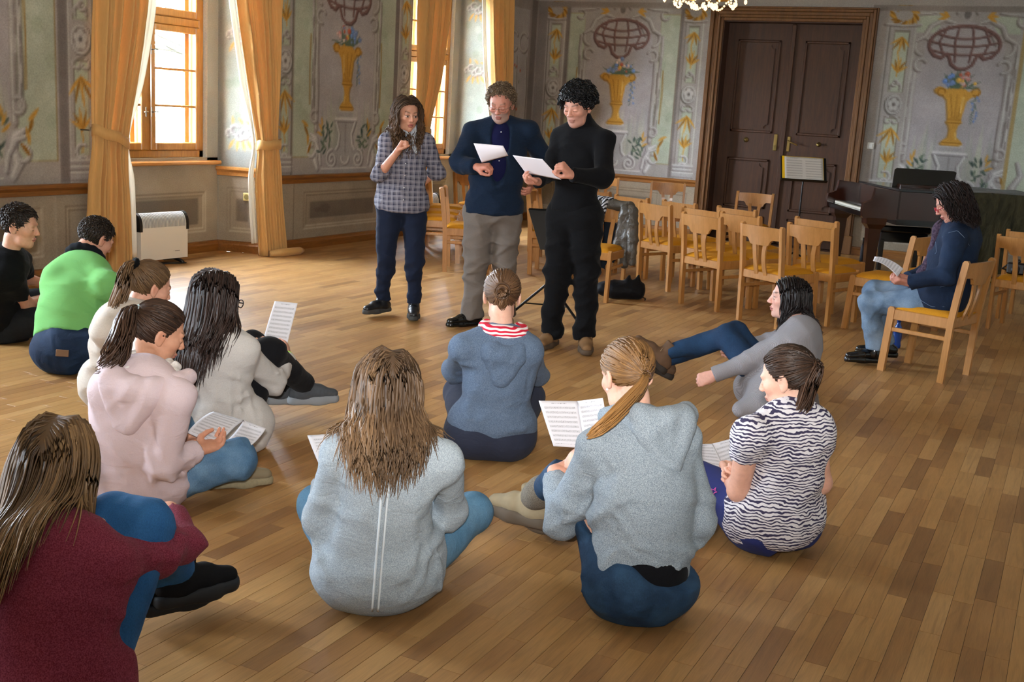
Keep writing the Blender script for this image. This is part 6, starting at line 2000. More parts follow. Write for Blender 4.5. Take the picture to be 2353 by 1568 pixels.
def shoe(b, q, toe, up=None, L=.27, mat=None, sole=None, hgt=.0, style='shoe', wd=1.0, lace=None, heel_h=.012, res=.0078):
    """closed shoe from the ankle: toe = direction of the foot"""
    a = b.an[q]
    f = nrm(toe); u = EZ if up is None else np.asarray(up, float); u = nrm(u - f * (u @ f)); r = np.cross(f, u)
    drop = min(a[2] - .012, .075) if up is None else .075
    o = a - u * drop
    he, mi, to = o - f * L * .20, o + f * L * .30, o + f * L * .62
    F = Field()
    F.cone(he + u * .035, mi + u * .038, .034 * wd, .040 * wd, .02); F.cone(mi + u * .036, to + u * .026, .040 * wd, .031 * wd, .02, u, .8)
    F.cone(o + u * .035 - f * L * .05, a + u * (.02 + hgt), .042 * wd, .042 * wd, .03, cuts=[(a + u * (.02 + hgt), u)])
    for p_ in F.p: pass
    cut = (o + u * .012, -u)
    F.p = [tuple(list(p_[:-1]) + [(p_[-1] or []) + [cut]]) for p_ in F.p]
    s_ = wear(b, 'shoe', F, mat, res, clip=None)
    G_ = Field()
    c2 = [(o + u * .020, u), (o - u * heel_h * .9, -u)]
    G_.cone(he, mi, .040 * wd, .046 * wd, .01, cuts=c2); G_.cone(mi, to, .046 * wd, .037 * wd, .02, cuts=c2)
    wear(b, 'sole', G_, sole or mat, res, clip=None, parent=s_)
    if lace:
        m = MB()
        for k in range(5):
            t_ = .10 + .07 * k
            c = o + f * L * t_ + u * (.076 - .011 * k)
            m.tube([c - r * .024 - u * .010, c - r * .01 + u * .003, c + r * .01 + u * .003, c + r * .024 - u * .010], .0028, 5)
        c = o + f * L * .08 + u * .082
        for sx in (-1, 1): m.tube([c, c + r * sx * .03 + f * .012 + u * .004, c + r * sx * .038 - u * .014 + f * .01, c + r * sx * .012 - u * .002], .0024, 5)
        detail(b, 'shoelace', m, lace, s_)
    return s_
def torus_fold(F, c, ax, R, r, a0, a1, n=9, sq=1.0, ref=None, k=.02, drop=0.0):
    """curved roll of cloth (collar, hood edge) around axis ax"""
    ax = nrm(ax); e1 = nrm(ref - ax * (np.asarray(ref) @ ax)); e2 = np.cross(ax, e1)
    pts = [np.asarray(c) + R * (math.cos(t) * e1 + sq * math.sin(t) * e2) - ax * drop * math.cos(t) for t in np.linspace(a0, a1, n)]
    for p, q in zip(pts[:-1], pts[1:]): F.cone(p, q, r, r, k)
    return pts
SK1, SK2 = '#c39178', '#d0a28c'

def hood(b, mat, dx=0.0, s=1.0, mat_res=.008, label=None, dz=0.0):
    """hood lying open on the upper back: outer bag and rolled rim"""
    F = Field()
    n_ = b.neck + b.rt * dx + b.up * (dz + .004) - b.fw * .026
    pts = [(-.115, .035, .012, .026), (-.100, -.025, .010, .034), (-.060, -.075, -.006, .040), (0, -.092, -.018, .043), (.060, -.075, -.006, .040), (.100, -.025, .010, .034), (.115, .035, .012, .026)]
    W_ = [(n_ + s * (b.rt * x + b.fw * y + b.up * z), r * s) for x, y, z, r in pts]
    for (p, r0), (q, r1) in zip(W_[:-1], W_[1:]): F.cone(p, q, r0, r1, .012)
    # hanging bag
    for x in (-.05, 0, .05):
        F.cone(n_ + s * (b.rt * x - b.fw * .085 - b.up * .03), n_ + s * (b.rt * x * .35 - b.fw * .10 - b.up * .135), .046 * s, .022 * s, .018)
    F.cone(n_ + s * (b.rt * -.085 - b.fw * .04 - b.up * .02), n_ + s * (b.rt * -.01 - b.fw * .10 - b.up * .12), .032 * s, .018 * s, .02)
    F.cone(n_ + s * (b.rt * .085 - b.fw * .04 - b.up * .02), n_ + s * (b.rt * .01 - b.fw * .10 - b.up * .12), .032 * s, .018 * s, .02)
    return wear(b, 'hood', F, mat, mat_res, folds(91, .010, (30, 50), spots=[(n_ - b.fw * .08, .10, .004)]), label=label)

def lay(pts, F):
    """drop points along the line of sight onto the cloth; second result marks those that met it"""
    p = np.array(pts, float); d = ORG - p; d /= np.linalg.norm(d, axis=1)[:, None]; p = p + d * .3; gone = np.zeros(len(p)); ok = np.zeros(len(p), bool)
    for _ in range(70):
        e = F.ev(p).astype(float); ok |= (e < .002)
        st = np.where(ok | (gone > .8), 0, np.maximum(e * .7, .002)); p = p - d * st[:, None]; gone += st
        if (ok | (gone > .8)).all(): break
    return p, ok, d
def seam(pts, F):
    p, ok, d = lay(pts, F)
    out = (p + d * .003)[ok]
    if len(out) < 2: out = np.array([pts[0], pts[0] + EZ * .001])
    t_ = np.linspace(0, 1, len(out)); u_ = np.linspace(0, 1, len(out) * 4)
    return np.stack([np.interp(u_, t_, out[:, i]) for i in range(3)], 1)
def crease(F, lines, dep, r=.010, sink=.004, op='+', k=.014):
    """raised folds (or sunk ones) laid over a garment along lines of the photograph"""
    fl = [D(x, y, dep) for ln in lines for x, y in ln]
    p, ok, d = lay(fl, F); i = 0
    p = p - d * (sink if op == '+' else -r * .45); add = []
    for ln in lines:
        for j in range(len(ln) - 1):
            if ok[i + j] and ok[i + j + 1]:
                t0, t1 = math.sin(math.pi * (j + .35) / (len(ln))), math.sin(math.pi * (j + 1.35) / (len(ln)))
                add.append((p[i + j], p[i + j + 1], r * (.45 + .55 * max(t0, 0)), r * (.45 + .55 * max(t1, 0))))
        i += len(ln)
    for a_, b_, ra, rb in add: F.cone(a_, b_, ra, rb, k, op=op)
    return F
def band(b, name, F, mat, lo, hi, n, grow=.004, count=3, res=.009):
    """ribbed hem: the garment's own lower trunk, a touch wider, between two planes"""
    H = Field()
    for p_ in F.p[:count]:
        q = list(p_)
        if q[0] == 'c': q[3] += grow; q[4] += grow
        else: q[2] = q[2] + grow
        q[-1] = (q[-1] or []) + [(hi, n), (lo, -np.asarray(n))]
        H.p.append(tuple(q))
    return wear(b, name, H, mat, res)
# ---------------- girl in the pale grey-blue sweater, seen from behind
b = person('sweater', 'girl seen from behind in pale grey-blue sweater with silver back trim', skin=SK2, head_res=.007,
           hands=[dict(q=0, palm=EX + EY * .3, curl=(.6, .7, .8, .9))])
F = Field(); legs(F, b, (.095, .075, .070, .048)); F.ell(b.pel, (.16, .13, .12), b.B, .04)
wear(b, 'jeans', F, mat_denim('light_blue_denim', '#4a7390', '#7a9db4'), disp=folds(1, .008, spots=[(b.kn[0], .12, .004), (b.kn[1], .12, .004)]))
F = Field(); torso(F, b, .020, .99, hips=1.10); arms(F, b, (.056, .050, .052, .038), .006, .92)
F.ell(b.pel - EZ * .02 - EY * .03, (.198, .145, .120), b.B, .05); F.ell(b.pel + b.up * .10 - EY * .02, (.165, .118, .14), b.B, .06)
torus_fold(F, b.neck - b.up * .012, b.up, .062, .020, 0, 2 * math.pi, 13, ref=b.fw)
crease(F, [[(778, 1065), (776, 1100), (772, 1160), (760, 1200), (745, 1240)], [(1010, 1150), (1000, 1165), (1003, 1200), (998, 1250)]], 3.2, .012, op='-')
crease(F, [[(1000, 1275), (1012, 1310), (1010, 1350), (990, 1385)], [(985, 1265), (975, 1310), (955, 1350), (925, 1385)], [(1020, 1290), (1030, 1325), (1024, 1360)], [(965, 1250), (945, 1290), (915, 1330)], [(725, 1245), (735, 1290), (760, 1330)]], 3.2, .011, .004)
b.top = F
top = wear(b, 'sweater', F, fabric('pale_bluegrey_knit', '#87929a', '#c2cbd1', .55, 330, weave=700, wb=.5), .009,
     folds(2, .010, (14, 26), b.up, spots=auto_spots(b, .012) + [(b.pel + b.rt * .17 + b.up * .06, .12, .016)]))
m = MB()
for off in (-.009, .009):
    pts = []
    for k in range(24):
        t_ = k / 23
        p = b.neck * (1 - t_) + (b.pel + b.up * -.02) * t_ - b.up * .03 + b.rt * off - b.fw * .35
        for _ in range(60):     # walk in until the knit is reached
            d = float(F.ev(p[None])[0])
            if d < .002: break
            p = p + b.fw * max(d * .6, .002)
        pts.append(p - b.fw * .006)
    m.tube(pts, .0040, 5)
detail(b, 'back_trim', m, plain('silver_trim', '#cfd8de', .4, .6), top)
put_hair(b, hair_long(b.head, .36, 21, F, n=1050, S=14, part=.01, vol=.018, wave=.010, wfreq=9, base=.22, tipl=.25, lightband=(-.05, .03), spread=1.0, sway=(.0, -.25)), hair_mat('brown_hair_a', '#2a1c12', '#8a6c4e'))

# ---------------- girl in the marled grey hoodie with a low ponytail
b = person('hoodie', 'girl with low blond-brown ponytail in marled grey hoodie holding a score', skin=SK2, head_res=.005, tone=dict(blush=.2),
           hands=[dict(q=0, palm=EY * .6 - EZ + EX * .5, dir=EX * .75 + EY * .6 + EZ * .1, curl=(.5, .55, .6, .6))], slouch=.05)
F = Field(); legs(F, b, (.098, .072, .068, .045), hem=.97); F.ell(b.pel - EZ * .02, (.168, .138, .120), b.B, .04); seat_under(F, b, .004, 1.0)
F.cone(b.pel + b.up * .0, b.pel + b.up * .08, .155, .140, .03, b.fw, .85)
F.p = [tuple(list(p[:-1]) + [(p[-1] or []) + [(b.pel - b.fw * .12 - b.up * .022, b.up * .8 - b.fw * .6 + b.rt * .25)]]) for p in F.p]
crease(F, [[(1335, 1300), (1372, 1330), (1420, 1372), (1470, 1398), (1530, 1392), (1590, 1358)], [(1342, 1325), (1380, 1368), (1430, 1405), (1480, 1420)], [(1335, 1190), (1365, 1200), (1395, 1190)], [(1332, 1215), (1360, 1232), (1390, 1228)], [(1340, 1360), (1375, 1385), (1420, 1412)]], 3.25, .0075, .003, k=.008)
crease(F, [[(1505, 1395), (1500, 1412), (1497, 1428)], [(1392, 1345), (1398, 1375), (1410, 1400)]], 3.25, .007, op='-', k=.008)
je = wear(b, 'jeans', F, mat_denim('dark_blue_denim', '#1c334c', '#406486', .6), disp=folds(3, .008, spots=[(b.kn[0], .13, .006), (b.hip[0], .15, .006)]))
F2 = Field(); F2.cone(b.pel + b.up * .02, b.pel + b.up * .16, .148, .13, .03, b.fw, .88); F2.ell(b.pel + b.up * .05 + b.fw * .02, (.158, .135, .11), b.B, .03)
wear(b, 'undershirt', F2, fabric('black_jersey', '#101014'), .012)
F = Field(); torso(F, b, .022, 1.0, hips=1.03); arms(F, b, (.060, .056, .055, .040), .004, .90)
F.cone(b.pel + b.up * .115, b.mid, .165, .15, .05, b.fw, .82, cuts=[(b.pel - b.up * .005, -b.up)])
F.p = [p for p in F.p if not (p[0] == 'e' and np.allclose(p[1], b.pel + b.up * .01))]
F.p = [tuple(list(p[:-1]) + [(p[-1] or []) + [(b.pel - b.up * .005, -b.up)]]) if k < 2 else p for k, p in enumerate(F.p)]
for q in (0,):
    c = b.el[q] + (b.wr[q] - b.el[q]) * .86
    F.cone(c, b.wr[q], .040, .037, .012, cuts=[(b.wr[q], b.wr[q] - b.el[q])])
crease(F, [[(1372, 1040), (1392, 1080), (1394, 1130), (1380, 1170), (1378, 1200)]], 3.3, .010, op='-')
crease(F, [[(1392, 1130), (1425, 1150), (1450, 1180), (1470, 1215)], [(1400, 1150), (1420, 1190), (1450, 1230), (1500, 1270)], [(1410, 1235), (1450, 1275), (1510, 1300), (1560, 1305), (1610, 1290)], [(1425, 1215), (1470, 1260), (1530, 1285), (1590, 1280)], [(1290, 1150), (1305, 1165), (1320, 1160)], [(1285, 1170), (1300, 1190), (1325, 1190)]], 3.3, .010, .004)
b.top = F
wear(b, 'hoodie', F, fabric('marled_grey', '#6b7782', '#b6c0c7', .7, 420, weave=420, wb=.45), .009,
     folds(4, .012, (16, 30), b.up, spots=auto_spots(b, .014) + [(b.pel + b.up * .14 - b.rt * .1, .14, .016)]))
band(b, 'hem_band', F, _mc['marled_grey'], b.pel - b.up * .012, b.pel + b.up * .055, b.up, .007, 2)
hood(b, _mc['marled_grey'], .035, 1.15)
t0 = b.head.w((.0, -.104, -.02))
put_hair(b, hair_tail(b.head, (.0, -.108, -.020), [t0, t0 - b.head.R[1] * .03 - EZ * .04 - EX * .015, D(1412, 955, 3.30), D(1378, 985, 3.25), D(1352, 1006, 3.25)], 31, n=700, r_tail=.024, base=.3, tipl=.55, n_tail=200, wave=.004), hair_mat('darkblond_hair', '#3a2616', '#b08048'))
m = MB(); m.tube([t0 + .016 * (math.cos(a) * EX + math.sin(a) * EZ) for a in np.linspace(0, 2 * math.pi, 12, False)], .006, 6, closed=True)
detail(b, 'hair_tie', m, plain('hair_tie_brown', '#5a4034', .7))
e = b.head.w((-.080, .004, -.045)); detail(b, 'earring', MB().lathe([(0, -.005), (.005, 0), (0, .005)], 8, e), plain('pearl', '#e8e4dc', .2))
shoe(b, 0, -EX * .85 + EY * .55, L=.25, mat=plain('beige_suede', '#8e8168', .9, .2, var=.15, scale=40), sole=plain('taupe_rubber', '#54483a', .8), hgt=.03, lace=plain('cream_lace', '#cfc6b4', .8), heel_h=.028, wd=1.12)
shoe(b, 1, -EX * .75 + EY * .65, L=.25, mat=plain('beige_suede', '#8e8168'), sole=plain('taupe_rubber', '#54483a'), hgt=.03, heel_h=.028, wd=1.1)
F = Field(); a_, k_ = b.an[0], b.kn[0]; d_ = nrm(k_ - a_)
for k in range(4): F.cone(a_ + d_ * (.03 + .024 * k) - b.rt * .002 * k, a_ + d_ * (.04 + .024 * k), .058 - .002 * (k % 2), .055, .012)
wear(b, 'sock', F, fabric('grey_wool_sock', '#5d564c', '#8d867a', .5), .007, folds(6, .008))

# ---------------- girl in the zebra striped T-shirt
b = person('zebra', 'girl with ponytail in black and white zebra striped T-shirt', skin='#d6a892', head_res=.005, tone=dict(blush=.2), bare=(0, 1),
           hands=[dict(q=0, palm=EX * .8 + EY * .4, curl=(.7, .8, .9, .9)), dict(q=1, palm=-EX, curl=(.7, .8, .9, .9))], slouch=.04)
F = Field(); legs(F, b, (.100, .080, .075, .055)); F.ell(b.pel - EZ * .015, (.170, .132, .112), b.B, .05); seat_under(F, b, .006, 1.0)
tr = wear(b, 'tracksuit_trousers', F, fabric('navy_jersey', '#2b3266', blotch=.1), disp=folds(8, .012, spots=[(b.hip[0], .16, .008)]))
st_ = Z(1668, 1164, .17)
m = MB(); c = b.hip[0] * .55 + b.kn[0] * .45
d_ = nrm(b.kn[0] - b.hip[0]); vw_ = nrm(ORG - c); n_ = nrm(vw_ - d_ * (vw_ @ d_)); s_ = np.cross(d_, n_)
c = c + n_ * .093
pts = [c + .017 * (1 if k % 2 == 0 else .4) * (math.cos(k * math.pi / 5 + .3) * d_ + math.sin(k * math.pi / 5 + .3) * s_) for k in range(10)]
m.tube(pts, .0022, 4, closed=True); detail(b, 'star_print', m, plain('pink_print', '#c8489a', .6), tr)
F = Field(); torso(F, b, .016, 1.0, hips=1.12); F.ell(b.pel + b.up * .0, (.196, .160, .140), b.B, .06); F.p = [tuple(list(p[:-1]) + [(p[-1] or []) + [(np.array([0, 0, .055]), -EZ)]]) for p in F.p]
for q in (0, 1):
    c = b.sh[q] + (b.el[q] - b.sh[q]) * .36
    F.cone(b.sh[q] + b.up * .004, c, .060, .062, .035, cuts=[(c, c - b.sh[q])])
b.top = F
t = NT('zebra_print'); co = t.coord()
wv = t.n('TexWave', wave_type='BANDS', bands_direction='Z'); t.l(t.mapping(co, (1, 1, 1)), wv.inputs[0])
wv.inputs['Scale'].default_value = 25; wv.inputs['Distortion'].default_value = 9; wv.inputs['Detail'].default_value = 2.0; wv.inputs['Detail Scale'].default_value = .9
brk = t.noise(t.mapping(co, (1, 1, 2.2)), 22, 1)
v_ = t.math('ADD', wv.outputs[1], t.math('MULTIPLY', t.math('SUBTRACT', brk, .5), 1.3))
t.bump(t.noise(co, 10, 3, .6, .8), .3, .02)
M_ZEB = t.fin(t.ramp(v_, [(.36, hexc('#3a3550')), (.42, hexc('#d8d4d8'))]), .85, .25)
wear(b, 'zebra_tshirt', F, M_ZEB, .009, folds(9, .008, (16, 30), b.up, spots=auto_spots(b, .010)))
t0 = b.head.w((.0, -.100, .035))
put_hair(b, hair_tail(b.head, (.0, -.104, .035), [t0, t0 - b.head.R[1] * .05 + EZ * .01, D(1850, 880, 3.92), D(1858, 920, 3.86), D(1838, 950, 3.84), D(1815, 962, 3.84)], 41, n=700, r_tail=.033, base=.2, tipl=.25, n_tail=230, wave=.004, r_tie=.012), hair_mat('dark_brown_hair_a', '#1d120b', '#6a4a35'))
m = MB(); m.tube([t0 + .017 * (math.cos(a) * EY + math.sin(a) * EZ) for a in np.linspace(0, 2 * math.pi, 12, False)], .007, 6, closed=True)
detail(b, 'hair_tie', m, plain('hair_tie_grey', '#8f93a0', .7))

# ---------------- girl in the blue-grey hoodie with a red striped hood lining
b = person('blue', 'girl with a bun in blue-grey hoodie with red striped hood lining', skin=SK2, head_res=.005, hands=[dict(q=0, palm=EX, curl=(.6,) * 4), dict(q=1, palm=-EX, curl=(.6,) * 4)])
F = Field(); legs(F, b, (.100, .078, .072, .05)); F.ell(b.pel - EZ * .015, (.195, .155, .125), b.B, .05); seat_under(F, b, .02, 1.08)
wear(b, 'trousers', F, fabric('slate_twill', '#2c303f', blotch=.1), disp=folds(11, .008))
F = Field(); torso(F, b, .020, 1.02, hips=1.12); arms(F, b, (.056, .050, .050, .040), .004, .95)
F.ell(b.pel + b.up * .05 - b.fw * .02, (.190, .140, .10), b.B, .05)
crease(F, [[(1052, 830), (1055, 860), (1048, 890)], [(1226, 850), (1216, 880), (1214, 905)]], 4.75, .010, op='-')
crease(F, [[(1055, 832), (1075, 838), (1100, 842)], [(1215, 915), (1190, 925), (1160, 930)], [(1050, 940), (1080, 962), (1110, 968)], [(1222, 965), (1200, 985), (1170, 990)], [(1052, 980), (1075, 1000), (1110, 1010)]], 4.75, .010, .004)
b.top = F
wear(b, 'hoodie', F, fabric('bluegrey_sweat', '#4a5a70', '#7f8ea2', .45, 300, weave=450, wb=.4), .0095, folds(12, .008, (14, 26), b.up, spots=auto_spots(b, .010)))
hood(b, _mc['bluegrey_sweat'], 0, 1.05, dz=-.045)
band(b, 'hem_band', b.top, _mc['bluegrey_sweat'], b.pel - b.up * .045, b.pel + b.up * .0, b.up, .008, 2)
F = Field()
torus_fold(F, b.neck + b.up * .030 - b.fw * .005, b.up, .074, .024, 1.0, 5.3, 11, ref=b.fw, k=.012, sq=1.2, drop=-.012)
F.ell(b.neck - b.fw * .060 + b.up * .022, (.098, .050, .036), b.B, .02)
t = NT('red_white_stripe'); co = t.coord(); sp = t.n('SeparateXYZ'); t.l(co, sp.inputs[0])
nn = t.noise(co, 14, 1); fr = t.math('FRACT', t.math('ADD', t.math('MULTIPLY', sp.outputs[2], 62.0), t.math('MULTIPLY', nn, 1.6)))
M_STR = t.fin(t.ramp(fr, [(.47, hexc('#c01e38')), (.53, hexc('#e9dcdc'))]), .85, .2)
wear(b, 'hood_lining', F, M_STR, .006)
hm = hair_mat('brown_hair_b', '#2c1a10', '#8b6644')
t0 = b.head.w((.0, -.108, .020))
hd = hair_tail(b.head, (0, -.110, .020), [t0, t0 - b.head.R[1] * .02 - EZ * .02, t0 - EZ * .05 - b.head.R[1] * .012, t0 - EZ * .08], 51, n=760, r_tail=.03, base=.3, tipl=.2, n_tail=120, wave=.005)
r_ = np.random.default_rng(5); cu = []
for k in range(90):     # coiled bun
    a0, R_, zc = r_.uniform(0, 6.3), r_.uniform(.012, .036), r_.uniform(-.02, .012)
    aa = a0 + np.linspace(0, 2.4, 8)
    cu.append(t0 - b.head.R[1] * (.012 + .012 * r_.random()) + R_ * (np.cos(aa)[:, None] * b.head.R[0] + np.sin(aa)[:, None] * b.head.R[2]) + zc * b.head.R[1])
cu = np.array(cu)
put_hair(b, merge([hd, strands_mesh(cu, lock_radius(90, 8, .006, 3), np.clip(.35 + .5 * (r_.random((90, 1)) - .5), 0, 1) * np.ones((1, 8)))]), hm)

# ---------------- girl in the maroon sweater, nearest the viewer
b = person('maroon', 'girl with long brown hair in maroon sweater hugging her knees', skin=SK2, head_res=.006,
           hands=[dict(q=1, palm=-EZ - EX * .6, dir=-EX * .9 + EY * .4, curl=(.45, .5, .5, .55)), dict(q=0, palm=EX, curl=(.6,) * 4)], slouch=.05)
F = Field(); legs(F, b, (.095, .068, .064, .046), .002, hem=.96); F.ell(b.pel, (.17, .13, .12), b.B, .05)
wear(b, 'jeans', F, mat_denim('mid_blue_denim', '#1f4f80', '#3a74a8', .5), disp=folds(13, .006, spots=[(b.kn[1], .12, .004)]))
F = Field(); torso(F, b, .016, 1.0, hips=1.1); arms(F, b, (.058, .052, .050, .038), .004, .80, k=.03)
F.ell(b.pel, (.20, .15, .13), b.B, .06)
torus_fold(F, b.neck - b.up * .02, b.up, .060, .014, 0, 2 * math.pi, 13, ref=b.fw)
crease(F, [[(250, 1340), (300, 1345), (345, 1325)], [(262, 1360), (250, 1400), (246, 1440)]], 2.6, .010, op='-')
crease(F, [[(330, 1270), (360, 1285), (390, 1280), (415, 1262)], [(395, 1215), (410, 1230), (425, 1228)], [(250, 1320), (280, 1335), (320, 1322)]], 2.7, .009, .004)
b.top = F
wear(b, 'sweater', F, fabric('maroon_knit', '#66202f', '#a05066', .45, 280, weave=500, wb=.4), .009, folds(14, .010, (14, 26), b.up, spots=auto_spots(b, .010) + [(b.el[1], .16, .008)]))
put_hair(b, hair_long(b.head, .50, 61, F, n=1250, S=15, part=.005, vol=.016, wave=.006, wfreq=8, base=.22, tipl=.3, lightband=(.045, .02), spread=1.1, sway=(.0, -.55)), hair_mat('brown_hair_c', '#2b1c12', '#9c7a52', .3))
for q in (0, 1):
    shoe(b, q, EX * .74 + EY * .68, L=.24, mat=plain('black_suede', '#0d0d0f', .85, .2, var=.2), sole=plain('black_rubber', '#15171a', .7), hgt=.04, heel_h=.026, wd=1.12)
# ---------------- black-haired girl in the long grey cardigan
b = person('blackhair', 'girl with shoulder-length black hair in long ribbed grey cardigan', skin='#d3a596', head_res=.0042, tone=dict(brow='#1a1210', eyes='open', lips='#b5655f'),
           hands=[dict(q=0, palm=EY - EZ * .3, curl=(1.2, 1.3, 1.35, 1.4), thumb=.9), dict(q=1, palm=-EY, curl=(1.0,) * 4)], slouch=.03)
F = Field(); legs(F, b, (.090, .066, .062, .045), hem=.96); F.ell(b.pel, (.16, .13, .12), b.B, .05)
wear(b, 'jeans', F, mat_denim('navy_denim', '#142a45', '#24476a', .4), disp=folds(15, .008, spots=[(b.kn[0], .12, .006)]))
F = Field(); torso(F, b, .022, 1.0, hips=1.1); arms(F, b, (.060, .052, .052, .042), .004, 1.0)
F.cone(b.pel + b.up * .05, b.pel - EZ * .06 - b.fw * .03, .17, .19, .06); F.cone(b.hip[0] + b.up * .05, b.hip[0] * .55 + b.kn[0] * .45 - EZ * .12, .11, .10, .06, b.rt, .7)
F.cone(b.hip[0] - EZ * .02, Z(1705, 940, .06), .12, .05, .06)
b.top = F
t = NT('ribbed_grey_knit'); co = t.coord(); wv = t.n('TexWave', wave_type='BANDS', bands_direction='X'); t.l(t.mapping(co, (1, 1, .3), rot=(0, .3, .45)), wv.inputs[0]); wv.inputs['Scale'].default_value = 95; wv.inputs['Distortion'].default_value = 1.2
t.bump(t.math('ADD', wv.outputs[1], t.math('MULTIPLY', t.noise(co, 9, 3, .6, .8), 4.0)), .45, .004)
M_RIB = t.fin(t.mix(wv.outputs[1], hexc('#7f7d82'), hexc('#929095')), .9, .2)
wear(b, 'cardigan', F, M_RIB, .0095, folds(16, .012, (16, 30), b.up, spots=auto_spots(b, .010)))
put_hair(b, hair_long(b.head, .30, 71, F, n=900, S=12, part=.0, vol=.014, wave=.006, base=.12, tipl=.1, spread=.8, fwd=.25, sway=(0, -.05), pull=.15), hair_mat('black_hair', '#090607', '#3a2a26', .28))
M_BOOT = plain('brown_suede', '#5a4433', .85, .25, var=.2, scale=30); M_BSOLE = plain('dark_sole', '#2a221c', .8)
for q, up in ((0, EZ * .75 - EX * -.4), (1, EZ * .5 + EX * .8)):
    shoe(b, q, nrm(np.array(-EX * .85 + EZ * (.35 if q == 0 else .75) + EY * .1)), up=up, L=.25, mat=M_BOOT, sole=M_BSOLE, hgt=.05, lace=plain('tan_lace', '#9a8468', .8), heel_h=.02)

# ---------------- girl in the pale pink hoodie
b = person('pink', 'girl with curly ponytail in pale pink hoodie reading a booklet on her lap', skin='#c49074', head_res=.0045, tone=dict(brow='#2a1a12'),
           hands=[dict(q=1, palm=EZ + EX * .1 - EY * .3, curl=(.5, .55, .6, .6), thumb=.4), dict(q=0, palm=EZ, curl=(.5,) * 4)], slouch=.05)
F = Field(); legs(F, b, (.098, .078, .070, .048), hem=.9); F.ell(b.pel, (.17, .14, .12), b.B, .05)
wear(b, 'jeans', F, mat_denim('washed_denim', '#355a7c', '#7c9db8', .7), disp=folds(17, .010, spots=[(b.kn[1], .15, .006), (b.hip[1], .2, .006)]))
F = Field(); torso(F, b, .026, 1.0, hips=1.10); arms(F, b, (.060, .053, .054, .042), .006, .95)
F.ell(b.pel - EZ * .01, (.20, .165, .125), b.B, .06); F.cone(b.pel + b.rt * .12 + b.fw * .02, b.pel + b.rt * .20 + b.fw * .16 - EZ * .03, .12, .05, .06)
crease(F, [[(345, 935), (346, 980), (350, 1030), (360, 1065), (385, 1080)]], 3.85, .011, op='-')
crease(F, [[(345, 1010), (338, 1030), (342, 1050), (350, 1070)], [(355, 1085), (352, 1110), (362, 1130)], [(375, 1085), (395, 1100), (420, 1090), (445, 1070)], [(365, 1120), (395, 1135), (430, 1115)], [(350, 940), (335, 930), (320, 915)], [(405, 1050), (425, 1060), (445, 1050)]], 3.85, .009, .003)
b.top = F
MPK = fabric('pale_pink_sweat', '#cdb9bd', '#d8c8cb', .3, 300, weave=420, wb=.35)
wear(b, 'hoodie', F, MPK, .0095, folds(18, .012, (16, 30), b.up, spots=auto_spots(b, .008)))
hood(b, MPK, .01, 1.22)
F2 = Field(); pts = torus_fold(F2, b.neck + b.up * .015, b.up, .088, .020, .5, 5.8, 13, ref=b.fw, k=.012, sq=1.1)
wear(b, 'fleece_collar', F2, fabric('white_fleece', '#cfcac6', '#e4e0dc', .5, 90, weave=120, wb=1.0), .006, folds(19, .012, (90, 150)))
t0 = b.head.w((0, -.104, .048))
put_hair(b, hair_tail(b.head, (0, -.108, .048), [t0, t0 - b.head.R[1] * .05, D(288, 770, 3.86), D(268, 815, 3.84), D(255, 845, 3.82), D(240, 862, 3.82)], 81, n=760, r_tail=.042, base=.2, tipl=.2, n_tail=240, wave=.010, curl=.016, r_tie=.012), hair_mat('darkbrown_hair_b', '#1c110b', '#6b4c38'))
m = MB(); m.tube([t0 + .018 * (math.cos(a) * b.head.R[0] + math.sin(a) * b.head.R[2]) for a in np.linspace(0, 2 * math.pi, 14, False)], .009, 6, closed=True)
detail(b, 'scrunchie', m, plain('iridescent_tie', '#b8d0d6', .3, .8))
shoe(b, 0, EX * .9 + EY * .35 + EZ * .02, L=.25, mat=plain('tan_boot', '#7d7058', .85), sole=plain('tan_tread', '#8d8266', .9, var=.3, scale=90))
bk = [Z(424, 992, .27), Z(556, 1032, .22), Z(612, 985, .24), Z(505, 945, .30)]
bk = [D(500, 1030, 4.03), D(428, 992, 4.06), D(498, 946, 4.22), D(566, 975, 4.22)]
bo = empty('music_booklet', sum(np.array(q) for q in bk) / 4)
tag(bo, 'open music booklet in the lap of the pink hoodie girl', 'sheet music')
sheet('left_page', [D(430, 994, 4.04), D(502, 1026, 4.04), D(560, 966, 4.22), D(490, 946, 4.22)], M_PAGE1, '', bend=.012, th=.003, parent=bo)
sheet('right_page', [D(502, 1026, 4.04), D(560, 1032, 4.06), D(611, 985, 4.18), D(560, 966, 4.22)], M_PAGE1, '', bend=-.014, th=.003, parent=bo)

# ---------------- girl with glasses in the light grey zip cardigan
b = person('cardigan', 'girl with long dark hair and glasses in light grey zip cardigan holding a sheet', skin=SK2, head_res=.005,
           hands=[dict(q=1, palm=-EX + EY * .4, dir=EY * .7 - EX * .3 + EZ * .55, curl=(.5, .55, .6, .65), thumb=.5), dict(q=0, palm=-EZ, curl=(.4,) * 4)], slouch=.04)
F = Field(); legs(F, b, (.092, .070, .066, .05), hem=.98); F.ell(b.pel, (.16, .13, .12), b.B, .05)
wear(b, 'leggings', F, fabric('black_cotton', '#121215', blotch=.1), disp=folds(20, .010, spots=[(b.kn[1], .12, .006)]))
F = Field(); torso(F, b, .026, 1.03, hips=1.12); arms(F, b, (.062, .054, .052, .036), .005, .93)
F.ell(b.pel - EZ * .015, (.20, .16, .125), b.B, .06); F.cone(b.pel + b.rt * .14, Z(594, 1000, .05), .12, .05, .06)
